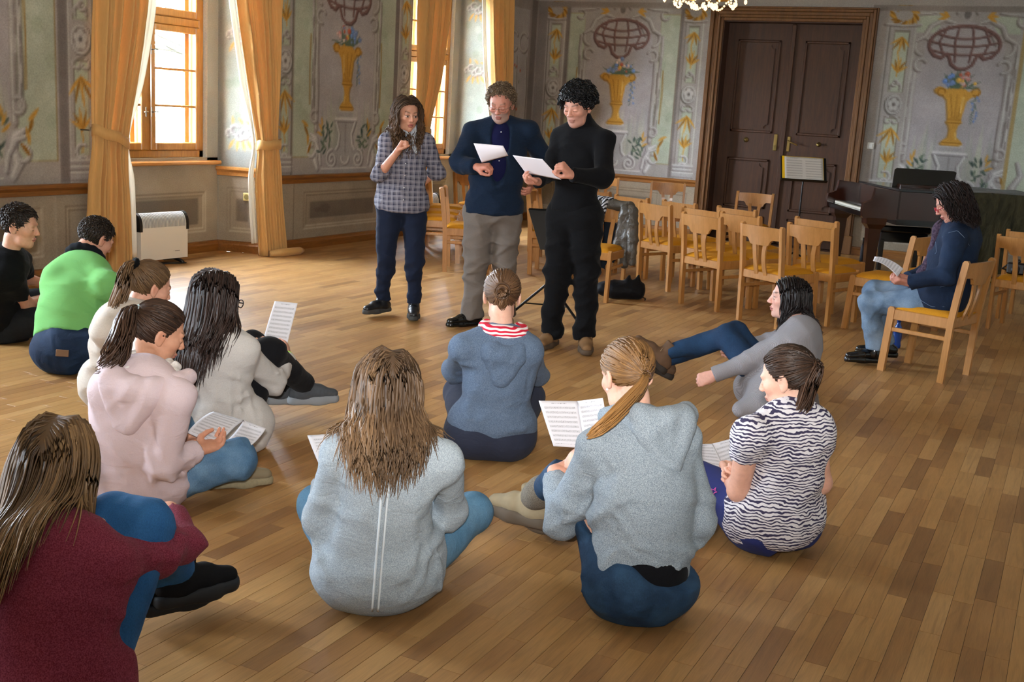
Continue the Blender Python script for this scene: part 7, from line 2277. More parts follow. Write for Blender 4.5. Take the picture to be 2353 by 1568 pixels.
crease(F, [[(535, 850), (530, 880), (528, 930), (530, 980)], [(548, 862), (556, 900), (552, 960)], [(560, 878), (575, 920), (585, 980)], [(625, 850), (640, 858), (655, 850)], [(632, 842), (648, 848), (662, 838)], [(640, 868), (655, 860)]], 4.65, .008, .003)
crease(F, [[(430, 868), (470, 838), (520, 800), (548, 776)]], 4.6, .006, op='-')
b.top = F
MGC = fabric('light_grey_jersey', '#b4b0ac', '#cdcac6', .35, 320, weave=420, wb=.3)
wear(b, 'zip_cardigan', F, MGC, .0095, folds(21, .014, (16, 32), b.up, spots=auto_spots(b, .012) + [(b.wr[1], .10, .012)]))
hood(b, MGC, .0, .8, dz=-.03)
put_hair(b, hair_long(b.head, .42, 91, F, n=1000, S=14, part=.0, vol=.016, wave=.004, base=.15, tipl=.12, spread=.9, sway=(0, -.1)), hair_mat('darkbrown_hair_c', '#140c09', '#5a4238', .28))
def glasses(b, mat, lens_r=.021, thin=.0018):
    h = b.head; m = MB()
    for q in (-1, 1):
        c = np.array([q * .033, .104, -.004])
        m.tube([h.w(c + [lens_r * 1.2 * math.cos(a), -abs(math.cos(a)) * .004, lens_r * .8 * math.sin(a)]) for a in np.linspace(0, 2 * math.pi, 18, False)], thin, 5, closed=True)
        m.tube([h.w((q * .057, .100, .002)), h.w((q * .076, .06, .002)), h.w((q * .083, .0, .006)), h.w((q * .082, -.012, -.006))], thin, 5)
    m.tube([h.w((-.010, .106, .0)), h.w((0, .110, .004)), h.w((.010, .106, .0))], thin, 5)
    return detail(b, 'glasses', m, mat)
glasses(b, M_BLK, thin=.0026)
M_SNK = plain('grey_mesh', '#45484c', .85, .2, var=.25, scale=60); M_SSOL = plain('grey_rubber', '#7e8286', .8); M_TEAL = plain('teal_cord', '#1f93a6', .7)
for q in (0, 1):
    s_ = shoe(b, q, EX * .88 + EY * .4, L=.22, mat=M_SNK, sole=M_SSOL, lace=M_TEAL, hgt=.01, heel_h=.02)
m = MB(); c = b.wr[1]; d_ = nrm(b.wr[1] - b.el[1]); e1 = nrm(np.cross(d_, EZ)); e2 = np.cross(d_, e1)
m.tube([c - d_ * .008 + .031 * (math.cos(a) * e1 + math.sin(a) * e2) for a in np.linspace(0, 2 * math.pi, 18, False)], .005, 6, closed=True)
detail(b, 'wristband', m, plain('lime_band', '#9fd15c', .6))
w_ = b.wr[1]; dd = float(w_ @ EY) + .06
sheet('music_sheet', [D(604, 783, dd), D(660, 791, dd), D(684, 697, dd + .08), D(631, 692, dd + .08)], M_PAGE1, 'single printed music sheet held by the girl with glasses', bend=-.006, bend_dir=EY)

# ---------------- girl with the black scrunchie, half hidden
b = person('scrunchie', 'girl with black scrunchie and hoop earring half hidden in cream top', skin='#c9967e', head_res=.005, slouch=.04, tone=dict(brow='#3a2618'))
F = Field(); legs(F, b, (.092, .070, .066, .05)); F.ell(b.pel, (.16, .13, .12), b.B, .05)
wear(b, 'trousers', F, fabric('charcoal_twill', '#1c1f28'), .012)
F = Field(); torso(F, b, .026, 1.08, hips=1.12); arms(F, b, (.064, .056, .054, .040), .006, .95); F.ell(b.pel, (.19, .15, .12), b.B, .06)
b.top = F
wear(b, 'cream_top', F, fabric('cream_knit', '#b8aea2', '#cfc6bb', .4, 300), .0105, folds(22, .012, (16, 30), b.up, spots=auto_spots(b, .01)))
t0 = b.head.w((0, -.095, .075))
put_hair(b, hair_tail(b.head, (0, -.100, .078), [t0, t0 - b.head.R[1] * .06 + EZ * .005, D(290, 650, 4.98), D(272, 690, 4.96), D(258, 728, 4.95), D(244, 752, 4.95)], 101, n=760, r_tail=.034, base=.3, tipl=.3, n_tail=200, wave=.006, curl=.008), hair_mat('lightbrown_hair', '#2d1d12', '#94734f'))
m = MB(); m.tube([t0 - b.head.R[1] * .01 + .020 * (math.cos(a) * b.head.R[0] + math.sin(a) * b.head.R[2]) * (1 + .15 * math.sin(7 * a)) for a in np.linspace(0, 2 * math.pi, 20, False)], .013, 7, closed=True)
detail(b, 'scrunchie', m, fabric('black_velvet', '#070708'))
e = b.head.w((.082, -.002, -.060)); m = MB(); m.tube([e + .013 * (math.cos(a) * b.head.R[1] + math.sin(a) * b.head.R[2]) for a in np.linspace(0, 2 * math.pi, 14, False)], .0018, 5, closed=True)
detail(b, 'hoop_earring', m, plain('silver', '#d8d8d8', .2, .8, 1.0))

# ---------------- man in the bright green polo shirt
b = person('green', 'young man in bright green polo shirt with black collar seen from behind', skin='#c4917c', male=True, hs=1.04, head_res=.005, slouch=.05, w=1.08, neck_r=.055, tone=dict(brow='#2a1c14'),
           bare=(0, 1), hands=[dict(q=1, palm=-EX, curl=(.8,) * 4)])
F = Field(); legs(F, b, (.105, .08, .074, .055)); F.ell(b.pel - EZ * .01, (.165, .135, .112), b.B, .04); seat_under(F, b, .0, .98)
F.cone(b.pel, b.pel + b.up * .09, .165, .150, .03, b.fw, .85, cuts=[(b.pel + b.up * .095, b.up)])
crease(F, [[(84, 803), (112, 818), (150, 814), (195, 794)], [(125, 840), (165, 840), (205, 820)], [(100, 832), (130, 850), (170, 855)], [(150, 828), (180, 822), (205, 808)]], 5.85, .008, .003, k=.01)
crease(F, [[(113, 820), (117, 838), (124, 853)]], 5.85, .008, op='-', k=.01)
jn = wear(b, 'jeans', F, mat_denim('indigo_denim', '#15263f', '#2c4a6c', .4), disp=folds(23, .010, spots=[(b.hip[1], .2, .008)]))
pc, _ok, pd_ = lay([D(143, 812, 5.85)], F); pc = pc[0] + pd_[0] * .006
MB().box(-.035, .035, -.008, .008, -.02, .02, .002).build('leather_patch', plain('tan_leather', '#6d4f34', .6), jn, M=Matrix.Translation(Vector(pc - b.base)) @ Matrix([list(EX) + [0], list(pd_[0]) + [0], list(np.cross(EX, pd_[0])) + [0], [0, 0, 0, 1]]).transposed())
F = Field(); torso(F, b, .022, 1.14, hips=1.02)
F.cone(b.pel + b.up * .08, b.mid, .178, .158, .05, b.fw, .82, cuts=[(b.pel + b.up * .045, -b.up)])
F.p = [p for p in F.p if p[0] != 'e']; F.p = [tuple(list(p[:-1]) + [(p[-1] or []) + [(b.pel + b.up * .045, -b.up)]]) if k < 1 else p for k, p in enumerate(F.p)]
for q in (0, 1):
    c = b.sh[q] + (b.el[q] - b.sh[q]) * .72
    F.cone(b.sh[q], c, .070, .072, .04, cuts=[(c, c - b.sh[q])])
crease(F, [[(190, 680), (215, 700), (232, 725), (238, 745)]], 6.1, .010, op='-')
crease(F, [[(100, 770), (106, 785), (112, 800)], [(125, 750), (125, 780), (128, 800)], [(145, 755), (148, 780), (150, 795)], [(180, 760), (170, 780)], [(190, 680), (205, 690), (220, 700)], [(205, 665), (220, 680), (240, 690)]], 5.95, .008, .003)
b.top = F
wear(b, 'polo_shirt', F, fabric('lime_pique', '#6fae66', '#7dbb73', .2, 400, blotch=.05), .0095, folds(24, .012, (14, 28), b.up, spots=[(b.pel + b.up * .12, .16, .016), (b.sh[1], .14, .008)]))
F = Field(); torus_fold(F, b.neck + b.up * .022 - b.fw * .022, b.up * .95 + b.fw * .2, .088, .025, .6, 5.7, 13, ref=b.fw, k=.012, sq=1.0)
wear(b, 'collar', F, fabric('black_rib', '#14161c'), .006)
put_hair(b, hair_short(b.head, 111, .026, n=1000, base=.15, lift=.25, swirl=(0, -.3, -.6)), hair_mat('dark_short_hair', '#120c08', '#4a3a2e'))
m = MB(); c = b.pel + b.rt * .155 - b.fw * .05 + b.up * .10
detail(b, 'phone_case', MB().box(-.03, .03, -.012, .012, -.06, .06, .008, M=Matrix.Translation(Vector(c)) @ Matrix([list(b.fw) + [0], list(b.rt) + [0], list(b.up) + [0], [0, 0, 0, 1]]).transposed()), M_BLK, smooth=False)

# ---------------- boy in the black polo at the left edge
b = person('boy', 'boy in black T-shirt sitting in profile at the left edge', skin='#cc9b84', male=True, hs=1.03, head_res=.0042, slouch=.05, w=1.02, tone=dict(), bare=(0, 1),
           hands=[dict(q=1, palm=EY, curl=(.5,) * 4), dict(q=0, palm=-EY, curl=(.5,) * 4)])
F = Field(); legs(F, b, (.10, .078, .072, .055)); F.ell(b.pel - EZ * .01, (.175, .15, .125), b.B, .05); seat_under(F, b, .015, 1.05)
wear(b, 'jeans', F, mat_denim('black_denim', '#14171d', '#2b313a', .3), .011, folds(25, .012, spots=[(b.hip[1], .2, .008)]))
F = Field(); torso(F, b, .020, 1.08, hips=1.0)
for q in (0, 1):
    c = b.sh[q] + (b.el[q] - b.sh[q]) * .68
    F.cone(b.sh[q], c, .066, .064, .04, cuts=[(c, c - b.sh[q])])
torus_fold(F, b.neck + b.up * .008, b.up, .060, .018, 0, 2 * math.pi, 13, ref=b.fw, k=.012)
b.top = F
wear(b, 'black_tshirt', F, fabric('black_jersey_b', '#0e0f13'), .0105, folds(26, .014, (14, 28), b.up, spots=auto_spots(b, .010)))
put_hair(b, hair_short(b.head, 121, .038, n=950, S=6, base=.15, lift=.30, swirl=(0, .3, -.35), front=(0, .5, .4), hairline=-.004), hair_mat('dark_short_hair', '#120c08', '#4a3a2e'))
# ---------------- woman in the plaid shirt
b = person('plaid', 'standing woman with long curly hair in plaid shirt, hand at her scarf', skin='#c08d74', head_res=.0042, slouch=.0, tone=dict(brow='#2a1b14', eyes='open', lips='#a85a54'), bare=(0, 1),
           hands=[dict(q=1, palm=-EY * .2 + EX * .9 + EZ * .2, dir=EX * .5 + EZ * .8 + EY * .1, curl=(1.1, 1.2, 1.3, 1.3), thumb=.8), dict(q=0, palm=-EX, curl=(.6,) * 4)])
F = Field(); b.hip = (b.pel - b.rt * .09 - EZ * .02, b.pel + b.rt * .09 - EZ * .02)
legs(F, b, (.100, .068, .064, .050), hem=.96, k=.03); F.ell(b.pel, (.155, .112, .10), b.B, .05)
tr = wear(b, 'trousers', F, fabric('navy_cotton', '#1b2234', blotch=.1), .0085, folds(31, .012, (22, 44), EZ, spots=[(b.kn[0] - EZ * .06, .12, .010), (b.kn[1] - EZ * .06, .12, .010), (b.an[0], .10, .010), (b.an[1], .1, .010)]))
F = Field(); torso(F, b, .014, .98, hips=1.0, flat=.72); arms(F, b, (.056, .050, .050, .044), .004, .25)
F.cone(b.mid, b.pel + b.up * .0, .140, .198, .05, b.fw, .72, cuts=[(b.pel - EZ * .045, -EZ)])
F.p = [tuple(list(p[:-1]) + [(p[-1] or []) + [(b.pel - EZ * .045, -EZ)]]) if k < 2 else p for k, p in enumerate(F.p)]
b.top = F
t = NT('plaid_flannel'); co = t.mapping(t.coord(), (1, 1, 1), rot=(0, 0, -YAW + math.pi / 2)); sp = t.n('SeparateXYZ'); t.l(co, sp.inputs[0])
def _st(s_, f, w_, o=0.0): return t.math('LESS_THAN', t.math('FRACT', t.math('ADD', t.math('MULTIPLY', s_, f), o)), w_)
hx, hz = sp.outputs[0], sp.outputs[2]
wob = t.noise(t.coord(), 5, 2)
hz = t.math('ADD', hz, t.math('MULTIPLY', wob, .03)); hx = t.math('ADD', hx, t.math('MULTIPLY', wob, .03))
s1 = t.math('ADD', t.math('MULTIPLY', _st(hx, 27., .42), .5), t.math('MULTIPLY', _st(hz, 27., .42), .5))
s2 = t.math('MAXIMUM', t.math('MULTIPLY', _st(hx, 108., .3), _st(hx, 27., .4, .3)), t.math('MULTIPLY', _st(hz, 108., .3), _st(hz, 27., .4, .3)))
c_ = t.mix(s1, hexc('#6a6872'), hexc('#3a3c4e')); c_ = t.mix(t.math('MULTIPLY', s2, .6), c_, hexc('#b4b2bc'))
t.bump(t.noise(t.coord(), 9, 3, .6, 1.0), .35, .02)
M_PLAID = t.fin(c_, .85, .2)
sh_ = wear(b, 'plaid_shirt', F, M_PLAID, .0085, folds(32, .012, (20, 40), b.up, spots=auto_spots(b, .010)))
m = MB()
for k in range(6):
    p = b.neck * (1 - k / 6) + b.pel * (k / 6) + b.fw * .5
    p = p - b.up * .06
    for _ in range(60):
        d = float(F.ev(p[None])[0])
        if d < .003: break
        p = p - b.fw * max(d * .6, .002)
    m.lathe([(0, -.004), (.005, -.001), (.005, .001), (0, .004)], 8, p)
detail(b, 'shirt_button', m, M_WPL, sh_)['kind'] = 'stuff'
F = Field()
torus_fold(F, b.neck + b.up * .025 + b.fw * .02, b.up, .062, .026, 0, 2 * math.pi, 13, ref=b.fw, k=.02)
F.ell(b.neck + b.fw * .085 + b.up * .0, (.06, .030, .042), b.B, .03)
F.cone(b.neck + b.fw * .09 - b.rt * .045, b.neck + b.fw * .115 - b.rt * .065 - b.up * .14, .022, .012, .02); F.cone(b.neck + b.fw * .09 - b.rt * .03, b.neck + b.fw * .12 - b.rt * .04 - b.up * .10, .02, .010, .02)
t = NT('scarf_check'); co = t.coord(); ck = t.n('TexChecker'); t.l(t.mapping(co, (1, 1, 1), rot=(.4, .5, .3)), ck.inputs[0]); ck.inputs['Scale'].default_value = 46
M_SC2 = t.fin(t.mix(t.math('MULTIPLY', t.noise(co, 60, 2), 1.0), hexc('#4a5a70'), hexc('#d0d3d6')), .9, .2); 
wear(b, 'scarf', F, M_SC2, .006, folds(33, .014, (60, 110)))
put_hair(b, hair_long(b.head, .36, 131, b.top, n=850, S=14, part=.0, vol=.028, wave=.013, wfreq=22, base=.22, tipl=.5, spread=.95, fwd=.1, hairline=.004, sway=(0, -.05)), hair_mat('curly_brown_hair', '#1a100b', '#6e5238'))
M_LB = plain('black_leather', '#17181b', .35, .5); M_LS = plain('grey_sole', '#3a3a38', .8)
for q, tv in ((1, -EX * .6 - EY * .8), (0, EX * .1 - EY)): shoe(b, q, tv, L=.25, mat=M_LB, sole=M_LS, lace=plain('grey_lace', '#4c4c50', .8), heel_h=.014)

# ---------------- older man in the navy cardigan
b = person('navy', 'older man with glasses in navy zip cardigan reading a sheet', skin='#b97f6c', male=True, hs=1.07, head_res=.0042, slouch=.0, w=1.12, neck_r=.056, tone=dict(brow='#6a5648', beard='#8d857e', lips='#9c5d54', blush=.05),
           hands=[dict(q=1, palm=-EY * .3 - EZ * .2 + EX * .8, dir=EX * .75 - EY * .4 + EZ * .1, curl=(.9, 1.0, 1.05, 1.1), thumb=.5, s=1.05), dict(q=0, palm=-EX, curl=(.6,) * 4)])
F = Field(); b.hip = (b.pel - b.rt * .095 - EZ * .02, b.pel + b.rt * .095 - EZ * .02)
legs(F, b, (.125, .090, .088, .076), hem=1.02, k=.03); F.ell(b.pel, (.19, .15, .12), b.B, .05)
wear(b, 'trousers', F, fabric('taupe_corduroy', '#6a625c', '#7a726c', .2, 260), .009, folds(34, .012, (18, 40), EZ, spots=[(b.kn[0], .2, .010), (b.kn[1], .2, .010), (b.an[1], .14, .014), (b.pel, .2, .008)]))
F = Field(); F.ell(b.chest + b.fw * .02, (.13, .12, .2), b.B, .03); F.cone(b.neck - b.up * .02, b.chest, .07, .13, .03, b.fw, .8); F.cone(b.chest + b.fw * .03, b.mid + b.fw * .055, .112, .115, .03); F.cone(b.mid + b.fw * .055, b.pel + b.fw * .03 + b.up * .1, .115, .10, .03); torus_fold(F, b.neck + b.up * .012, b.up + b.fw * .4, .062, .016, .7, 5.6, 11, ref=b.fw, k=.01)
b.shirtF = F
s_ = wear(b, 'shirt', F, fabric('royal_navy_cotton', '#13153a', blotch=.1), .008, folds(35, .008, (30, 50)))
F = Field(); torso(F, b, .028, 1.16, belly=.06, flat=.82); arms(F, b, (.074, .066, .062, .046), .006, .93)
F.ell(b.pel + b.up * .085, (.20, .165, .10), b.B, .05)
F.p = [tuple(list(p[:-1]) + [(p[-1] or []) + [(b.pel + b.up * .00, -EZ)]]) if k < 3 else p for k, p in enumerate(F.p)]
fv_ = b.neck + b.fw * .17 - b.up * .0
F.cone(b.neck + b.fw * .13 + b.up * .04, b.mid + b.fw * .19 + b.up * .06, .072, .066, .01, op='-'); F.cone(b.mid + b.fw * .19 + b.up * .06, b.pel + b.fw * .20 + b.up * .15, .066, .014, .01, op='-')
b.top = F
cd = wear(b, 'cardigan', F, fabric('navy_fleece', '#131f30', '#1f3048', .3, 240, weave=300, wb=.5), .009, folds(36, .014, (16, 30), b.up, spots=auto_spots(b, .012)))
m = MB()
for k in range(3):
    p = b.neck - b.up * (.06 + .10 * k) + b.fw * .4
    for _ in range(60):
        d = float(b.shirtF.ev(p[None])[0])
        if d < .003: break
        p = p - b.fw * max(d * .6, .002)
    m.lathe([(0, -.005), (.006, -.001), (.006, .001), (0, .005)], 8, p)
detail(b, 'shirt_button', m, M_WPL, s_)['kind'] = 'stuff'
put_hair(b, hair_short(b.head, 141, .045, n=900, S=8, base=.3, lift=.45, swirl=(0, -.3, -.2), curl=.006, rad=.0038, hairline=.012), hair_mat('greybrown_curls', '#3c2d21', '#8d765c'))
glasses(b, plain('thin_metal', '#8a8078', .3, .5, 1.0), .020, .0014)
for q, tv in ((1, -EX * .75 - EY * .55), (0, EX * .2 - EY)): shoe(b, q, tv, L=.29, mat=plain('polished_black', '#0b0b0c', .2, .6), sole=plain('polished_black', '#0b0b0c'), heel_h=.012)
dd = float(b.wr[1] @ EY) - .04
sheet('music_sheet', [D(1107, 374, dd), D(1168, 358, dd - .06), D(1156, 335, dd - .10), D(1088, 329, dd - .02)], M_PAPER, 'white sheet in the hand of the navy cardigan man', bend=.02, bend_dir=-EY)

# ---------------- man in black
b = person('black', 'man with black curly hair in black turtleneck holding a sheet', skin='#c08c78', male=True, hs=1.07, head_res=.0042, slouch=.0, w=1.06, neck_r=.056, tone=dict(brow='#17100d', lips='#a8766a', beard='#a0766a'),
           hands=[dict(q=0, palm=EX * -.3 + EY * .3 - EZ * .4, dir=-EX * .6 - EY * .4 + EZ * .55, curl=(1.15, 1.2, 1.25, 1.3), thumb=.9, s=1.08), dict(q=1, palm=EZ * .6 + EX * .5, dir=-EX * .8 - EY * .5 + EZ * .1, curl=(.7, .8, .9, .9), thumb=.3, s=1.05)])
F = Field(); b.hip = (b.pel - b.rt * .09 - EZ * .02, b.pel + b.rt * .09 - EZ * .02)
legs(F, b, (.120, .088, .084, .070), hem=1.02, k=.03); F.ell(b.pel, (.185, .14, .12), b.B, .05)
wear(b, 'trousers', F, fabric('black_denim_cloth', '#0b0b0d', '#17171a', .3, 260), .009, folds(37, .014, (18, 40), EZ, spots=[(b.kn[0], .2, .010), (b.kn[1], .2, .010), (b.an[0], .14, .014), (b.an[1], .14, .014)]))
F = Field(); torso(F, b, .018, 1.06, flat=.82); arms(F, b, (.056, .054, .052, .040), .004, .96, k=.03)
F.p = [tuple(list(p[:-1]) + [(p[-1] or []) + [(b.pel + b.up * .03, -EZ)]]) if k < 2 else p for k, p in enumerate(F.p)]
F.cone(b.neck - b.up * .02, b.head.w((0, -.03, -.088)), .070, .064, .02)
b.top = F
wear(b, 'turtleneck', F, fabric('black_wool', '#0a0a0c', '#16161a', .3, 300), .009, folds(38, .014, (16, 30), b.up, spots=auto_spots(b, .012)))
put_hair(b, hair_short(b.head, 151, .062, n=800, S=11, zmin=.012, base=.08, lift=.60, swirl=(0, .15, -.1), curl=.014, rad=.0052, front=(0, .35, -.2), hairline=-.006), hair_mat('black_curls', '#050506', '#1c1a1c', .3))
M_TAN = plain('tan_suede', '#7a5c3e', .85, .2, var=.15); M_TSOL = plain('brown_sole', '#4a3a2a', .8)
for q, tv in ((0, EX * .0 - EY), (1, -EX * .35 - EY * .9)): shoe(b, q, tv, L=.29, mat=M_TAN, sole=M_TSOL, lace=plain('tan_lace', '#9a8468'), hgt=.02, heel_h=.018, wd=1.08)
dd = float(b.wr[1] @ EY) - .05
sheet('music_sheet', [D(1208, 398, dd), D(1290, 414, dd - .10), D(1246, 366, dd - .16), D(1178, 357, dd - .06)], M_PAPER, 'white sheet in the hand of the man in black', bend=.006, bend_dir=-EY)

# ---------------- woman reading on the chair
b = person('reader', 'woman in dark denim jacket and red glasses reading on a chair', skin='#b98472', head_res=.0038, slouch=.04, w=1.1, tone=dict(brow='#3a2418', lips='#9c5a54'),
           hands=[dict(q=0, palm=EY * .3 + EZ * .5 - EX * .2, dir=-EX + EZ * .1, curl=(.7, .8, .85, .9), thumb=.5), dict(q=1, palm=-EY + EZ * .4, dir=-EX, curl=(.7,) * 4)])
b.hip = (b.pel - b.rt * .09, b.pel + b.rt * .09)
F = Field(); legs(F, b, (.105, .080, .072, .062), hem=1.0); F.ell(b.pel, (.17, .14, .11), b.B, .05)
wear(b, 'jeans', F, mat_denim('pale_denim', '#52677f', '#8ea3b8', .7), .0095, folds(39, .012, spots=[(b.kn[0], .14, .008), (b.an[0], .12, .01)]), clip=.05)
F = Field(); torso(F, b, .026, 1.12, hips=1.05, belly=.05); arms(F, b, (.066, .058, .056, .044), .006, .97)
F.ell(b.pel + b.up * .06, (.19, .155, .11), b.B, .05); F.cone(b.hip[0] + b.up * .02, b.hip[0] * .6 + b.kn[0] * .4 + EZ * .0, .11, .085, .05, cuts=[(b.hip[0] * .6 + b.kn[0] * .4, b.kn[0] - b.hip[0])])
torus_fold(F, b.neck + b.up * .0, b.up, .066, .020, .5, 5.8, 13, ref=b.fw, k=.015)
b.top = F
jk = wear(b, 'denim_jacket', F, mat_denim('dark_denim_jacket', '#0f1d33', '#1d3350', .4), .0095, folds(40, .014, (16, 32), b.up, spots=auto_spots(b, .012)), clip=.3)
m = MB()
for px in ([(2165, 545), (2180, 535), (2200, 530), (2215, 545), (2228, 565)], [(2133, 560), (2150, 556), (2152, 580), (2142, 590), (2130, 580), (2133, 560)], [(2115, 690), (2140, 705), (2170, 705)], [(2160, 660), (2185, 655)]):
    d0 = float(b.sh[0] @ EY)
    detail(b, 'stitching', MB().tube(seam([D(x, y, d0) for x, y in px], F), .0016, 4), plain('denim_thread', '#5d6f86', .8), jk)
F = Field(); F.cone(b.neck + b.fw * .10 - b.up * .05, b.mid + b.fw * .16, .05, .035, .03); F.cone(b.mid + b.fw * .16, b.pel + b.fw * .20 + b.up * .06, .035, .03, .03)
wear(b, 'scarf', F, fabric('plum_print', '#2e2434', '#6a5868', .5, 70), .008, folds(41, .014, (50, 90)))
put_hair(b, hair_long(b.head, .185, 161, b.top, n=1100, S=11, part=.0, vol=.032, wave=.008, base=.12, tipl=.1, spread=.8, fwd=-.1, sway=(0, -.45), pull=-.6), hair_mat('darkred_hair', '#0e0706', '#3a1c14', .5))
glasses(b, plain('red_frame', '#9c1c2c', .3), .018, .0024)
for q in (0, 1): shoe(b, q, -EX * .95 - EY * (.1 if q == 0 else -.1), L=.28, mat=plain('black_patent', '#08080a', .15, .6), sole=plain('black_patent', '#08080a'), hgt=.03, heel_h=.018, wd=.92)
d0 = float(b.wr[0] @ EY)
sheet('music_sheet', [D(2076, 618, d0 - .02), D(2062, 636, d0 - .06), D(2006, 600, d0 + .02), D(2010, 590, d0 + .10)], M_PAGE1, 'printed sheet held by the woman reading on the chair', bend=.02)

# ---------------- scores held by the front girls
hb = S['hoodie']['wr'][0]; d0 = float(hb @ EY) + .04
bo = empty('music_booklet', D(1310, 970, d0)); tag(bo, 'open double page score held up by the grey hoodie girl', 'sheet music')
sheet('left_page', [D(1272, 1026, d0), D(1345, 1030, d0 + .01), D(1326, 922, d0 + .10), D(1238, 921, d0 + .06)], M_PAGE1, '', bend=.004, bend_dir=-EY, th=.002, parent=bo)
sheet('right_page', [D(1345, 1030, d0 + .01), D(1405, 1020, d0 - .02), D(1385, 915, d0 + .05), D(1326, 922, d0 + .10)], M_PAGE1, '', bend=-.004, bend_dir=-EY, th=.002, parent=bo)
zb = S['zebra']['wr'][0]; d0 = float(zb @ EY) + .02
bo = empty('music_booklet', D(1645, 1050, d0)); tag(bo, 'open score in the lap of the zebra shirt girl', 'sheet music')
sheet('left_page', [D(1612, 1088, d0), D(1675, 1104, d0), D(1637, 1020, d0 + .16), D(1590, 1022, d0 + .16)], M_PAGE1, '', bend=.008, th=.002, parent=bo)
sheet('right_page', [D(1675, 1104, d0), D(1702, 1085, d0 + .02), D(1690, 1006, d0 + .18), D(1637, 1020, d0 + .16)], M_PAGE1, '', bend=-.008, th=.002, parent=bo)
sw = S['sweater']['wr'][0]; d0 = float(sw @ EY) + .06
sheet('music_sheet', [D(735, 1072, d0), D(850, 1065, d0 + .02), D(830, 992, d0 + .12), D(706, 1001, d0 + .12)], M_PAGE1, 'sheet music held left of the pale grey-blue sweater girl', bend=.004, bend_dir=-EY)
# ================================================================== small things
class Thing: pass
def prop(name, base, label, cat, group=None):
    o = Thing(); o.base = np.array(base, float); o.root = empty(name, o.base)
    tag(o.root, label, cat, group)
    return o
# leather jacket over the back of the chair, with a dark lining panel
jc = np.array([8.91 + .225, 3.71, 0]); f_ = np.array([math.cos(math.radians(-177)), math.sin(math.radians(-177)), 0]); l_ = np.array([-f_[1], f_[0], 0])   # l_: chair's left = right in view
jc = np.array([8.91, 3.71, 0]) - f_ * .235
o = prop('leather_jacket', jc, 'grey leather jacket hanging over a chair back beside the man in black', 'jacket')
L_ = lambda x, y, z: jc - l_ * x * -1 + f_ * y + EZ * z
if (l_ @ EX) < 0: L_ = lambda x, y, z: jc - l_ * x + f_ * y + EZ * z
F = Field()
F.cone(L_(-.20, -.01, .80), L_(.20, -.01, .80), .040, .045, .03)
F.cone(L_(-.18, .045, .77), L_(-.19, .06, .55), .035, .03, .03); F.cone(L_(.17, .05, .77), L_(.12, .07, .38), .04, .03, .03); F.cone(L_(.20, .04, .76), L_(.21, .06, .30), .045, .04, .03)
F.ell(L_(0, -.07, .56), (.21, .035, .27), np.stack([l_, f_, EZ]), .03)
wear(o, 'jacket_body', F, M_LEATH, .010, folds(51, .016, (30, 60)))
F = Field(); F.cone(L_(.23, .03, .76), L_(.27, .06, .52), .058, .050, .03); F.cone(L_(.27, .06, .52), L_(.285, .09, .30), .050, .042, .02, cuts=[(L_(.285, .09, .30), -EZ)])
wear(o, 'sleeve', F, M_LEATH, .010, folds(52, .016, (40, 70)))
F = Field(); F.ell(L_(-.02, -.035, .45), (.16, .014, .24), np.stack([l_, f_, EZ]), .02)
wear(o, 'lining', F, fabric('blue_black_lining', '#1b222b'), .010, folds(53, .012, (30, 60)))
o = prop('scarf', L_(-.06, .05, .6), 'black and white woven scarf hanging on the chair with the leather jacket', 'scarf')
F = Field(); F.cone(L_(-.12, .0, .845), L_(.03, .0, .845), .022, .022, .02); F.cone(L_(-.10, .085, .83), L_(-.07, .115, .53), .030, .022, .02, f_, .5); F.cone(L_(.0, .085, .83), L_(-.02, .125, .58), .030, .02, .02, f_, .5)
wear(o, 'scarf_cloth', F, M_SCARF, .008, folds(54, .012, (60, 100)))
# black bag on the floor
bc = G(1432, 690) + EY * .10
o = prop('black_bag', bc * [1, 1, 0], 'slumped black bag on the floor under the leather jacket', 'bag')
F = Field(); F.ell(bc + EZ * .075 - EX * .05, (.20, .11, .085), np.stack([EX, EY, EZ]), .04); F.ell(bc + EZ * .08 + EX * .10, (.10, .09, .09), np.stack([EX, EY, EZ]), .05)
F.cone(bc + EZ * .10 + EX * .10, bc + EZ * .21 + EX * .13, .045, .012, .03); F.cone(bc + EZ * .10 + EX * .02, bc + EZ * .20 + EX * .05, .045, .012, .03)
wear(o, 'bag_body', F, fabric('black_nylon', '#0f0f12', rough=.6), .010, folds(55, .016, (30, 60)))
m = MB(); m.tube([bc + EX * .16 + EZ * .03, bc + EX * .20 + EZ * .015 - EY * .05, bc + EX * .19 + EZ * .01 - EY * .09], .006, 6)
detail(o, 'strap', m, M_BLK)
# blue bottle under the reading woman's chair
pb = G(2062, 792)
pb = np.array([7.80, .80, 0])
pb = G(2058, 800)
o = prop('water_bottle', pb * [1, 1, 0], 'translucent blue bottle standing under the reading woman\'s chair', 'bottle')
t = NT('blue_plastic'); t.fin(hexc('#1d4fae'), .12, .6); t.b.inputs['Transmission Weight'].default_value = .5; M_BLUE = t.m
detail(o, 'bottle_body', MB().lathe([(.0, 0), (.032, .004), (.034, .02), (.030, .05), (.034, .08), (.034, .13), (.026, .16), (.013, .185), (.013, .2), (0, .2)], 16, pb * [1, 1, 0]), M_BLUE)
detail(o, 'bottle_cap', MB().lathe([(.0, .198), (.015, .2), (.015, .222), (0, .224)], 12, pb * [1, 1, 0]), plain('blue_cap', '#123a86', .4))
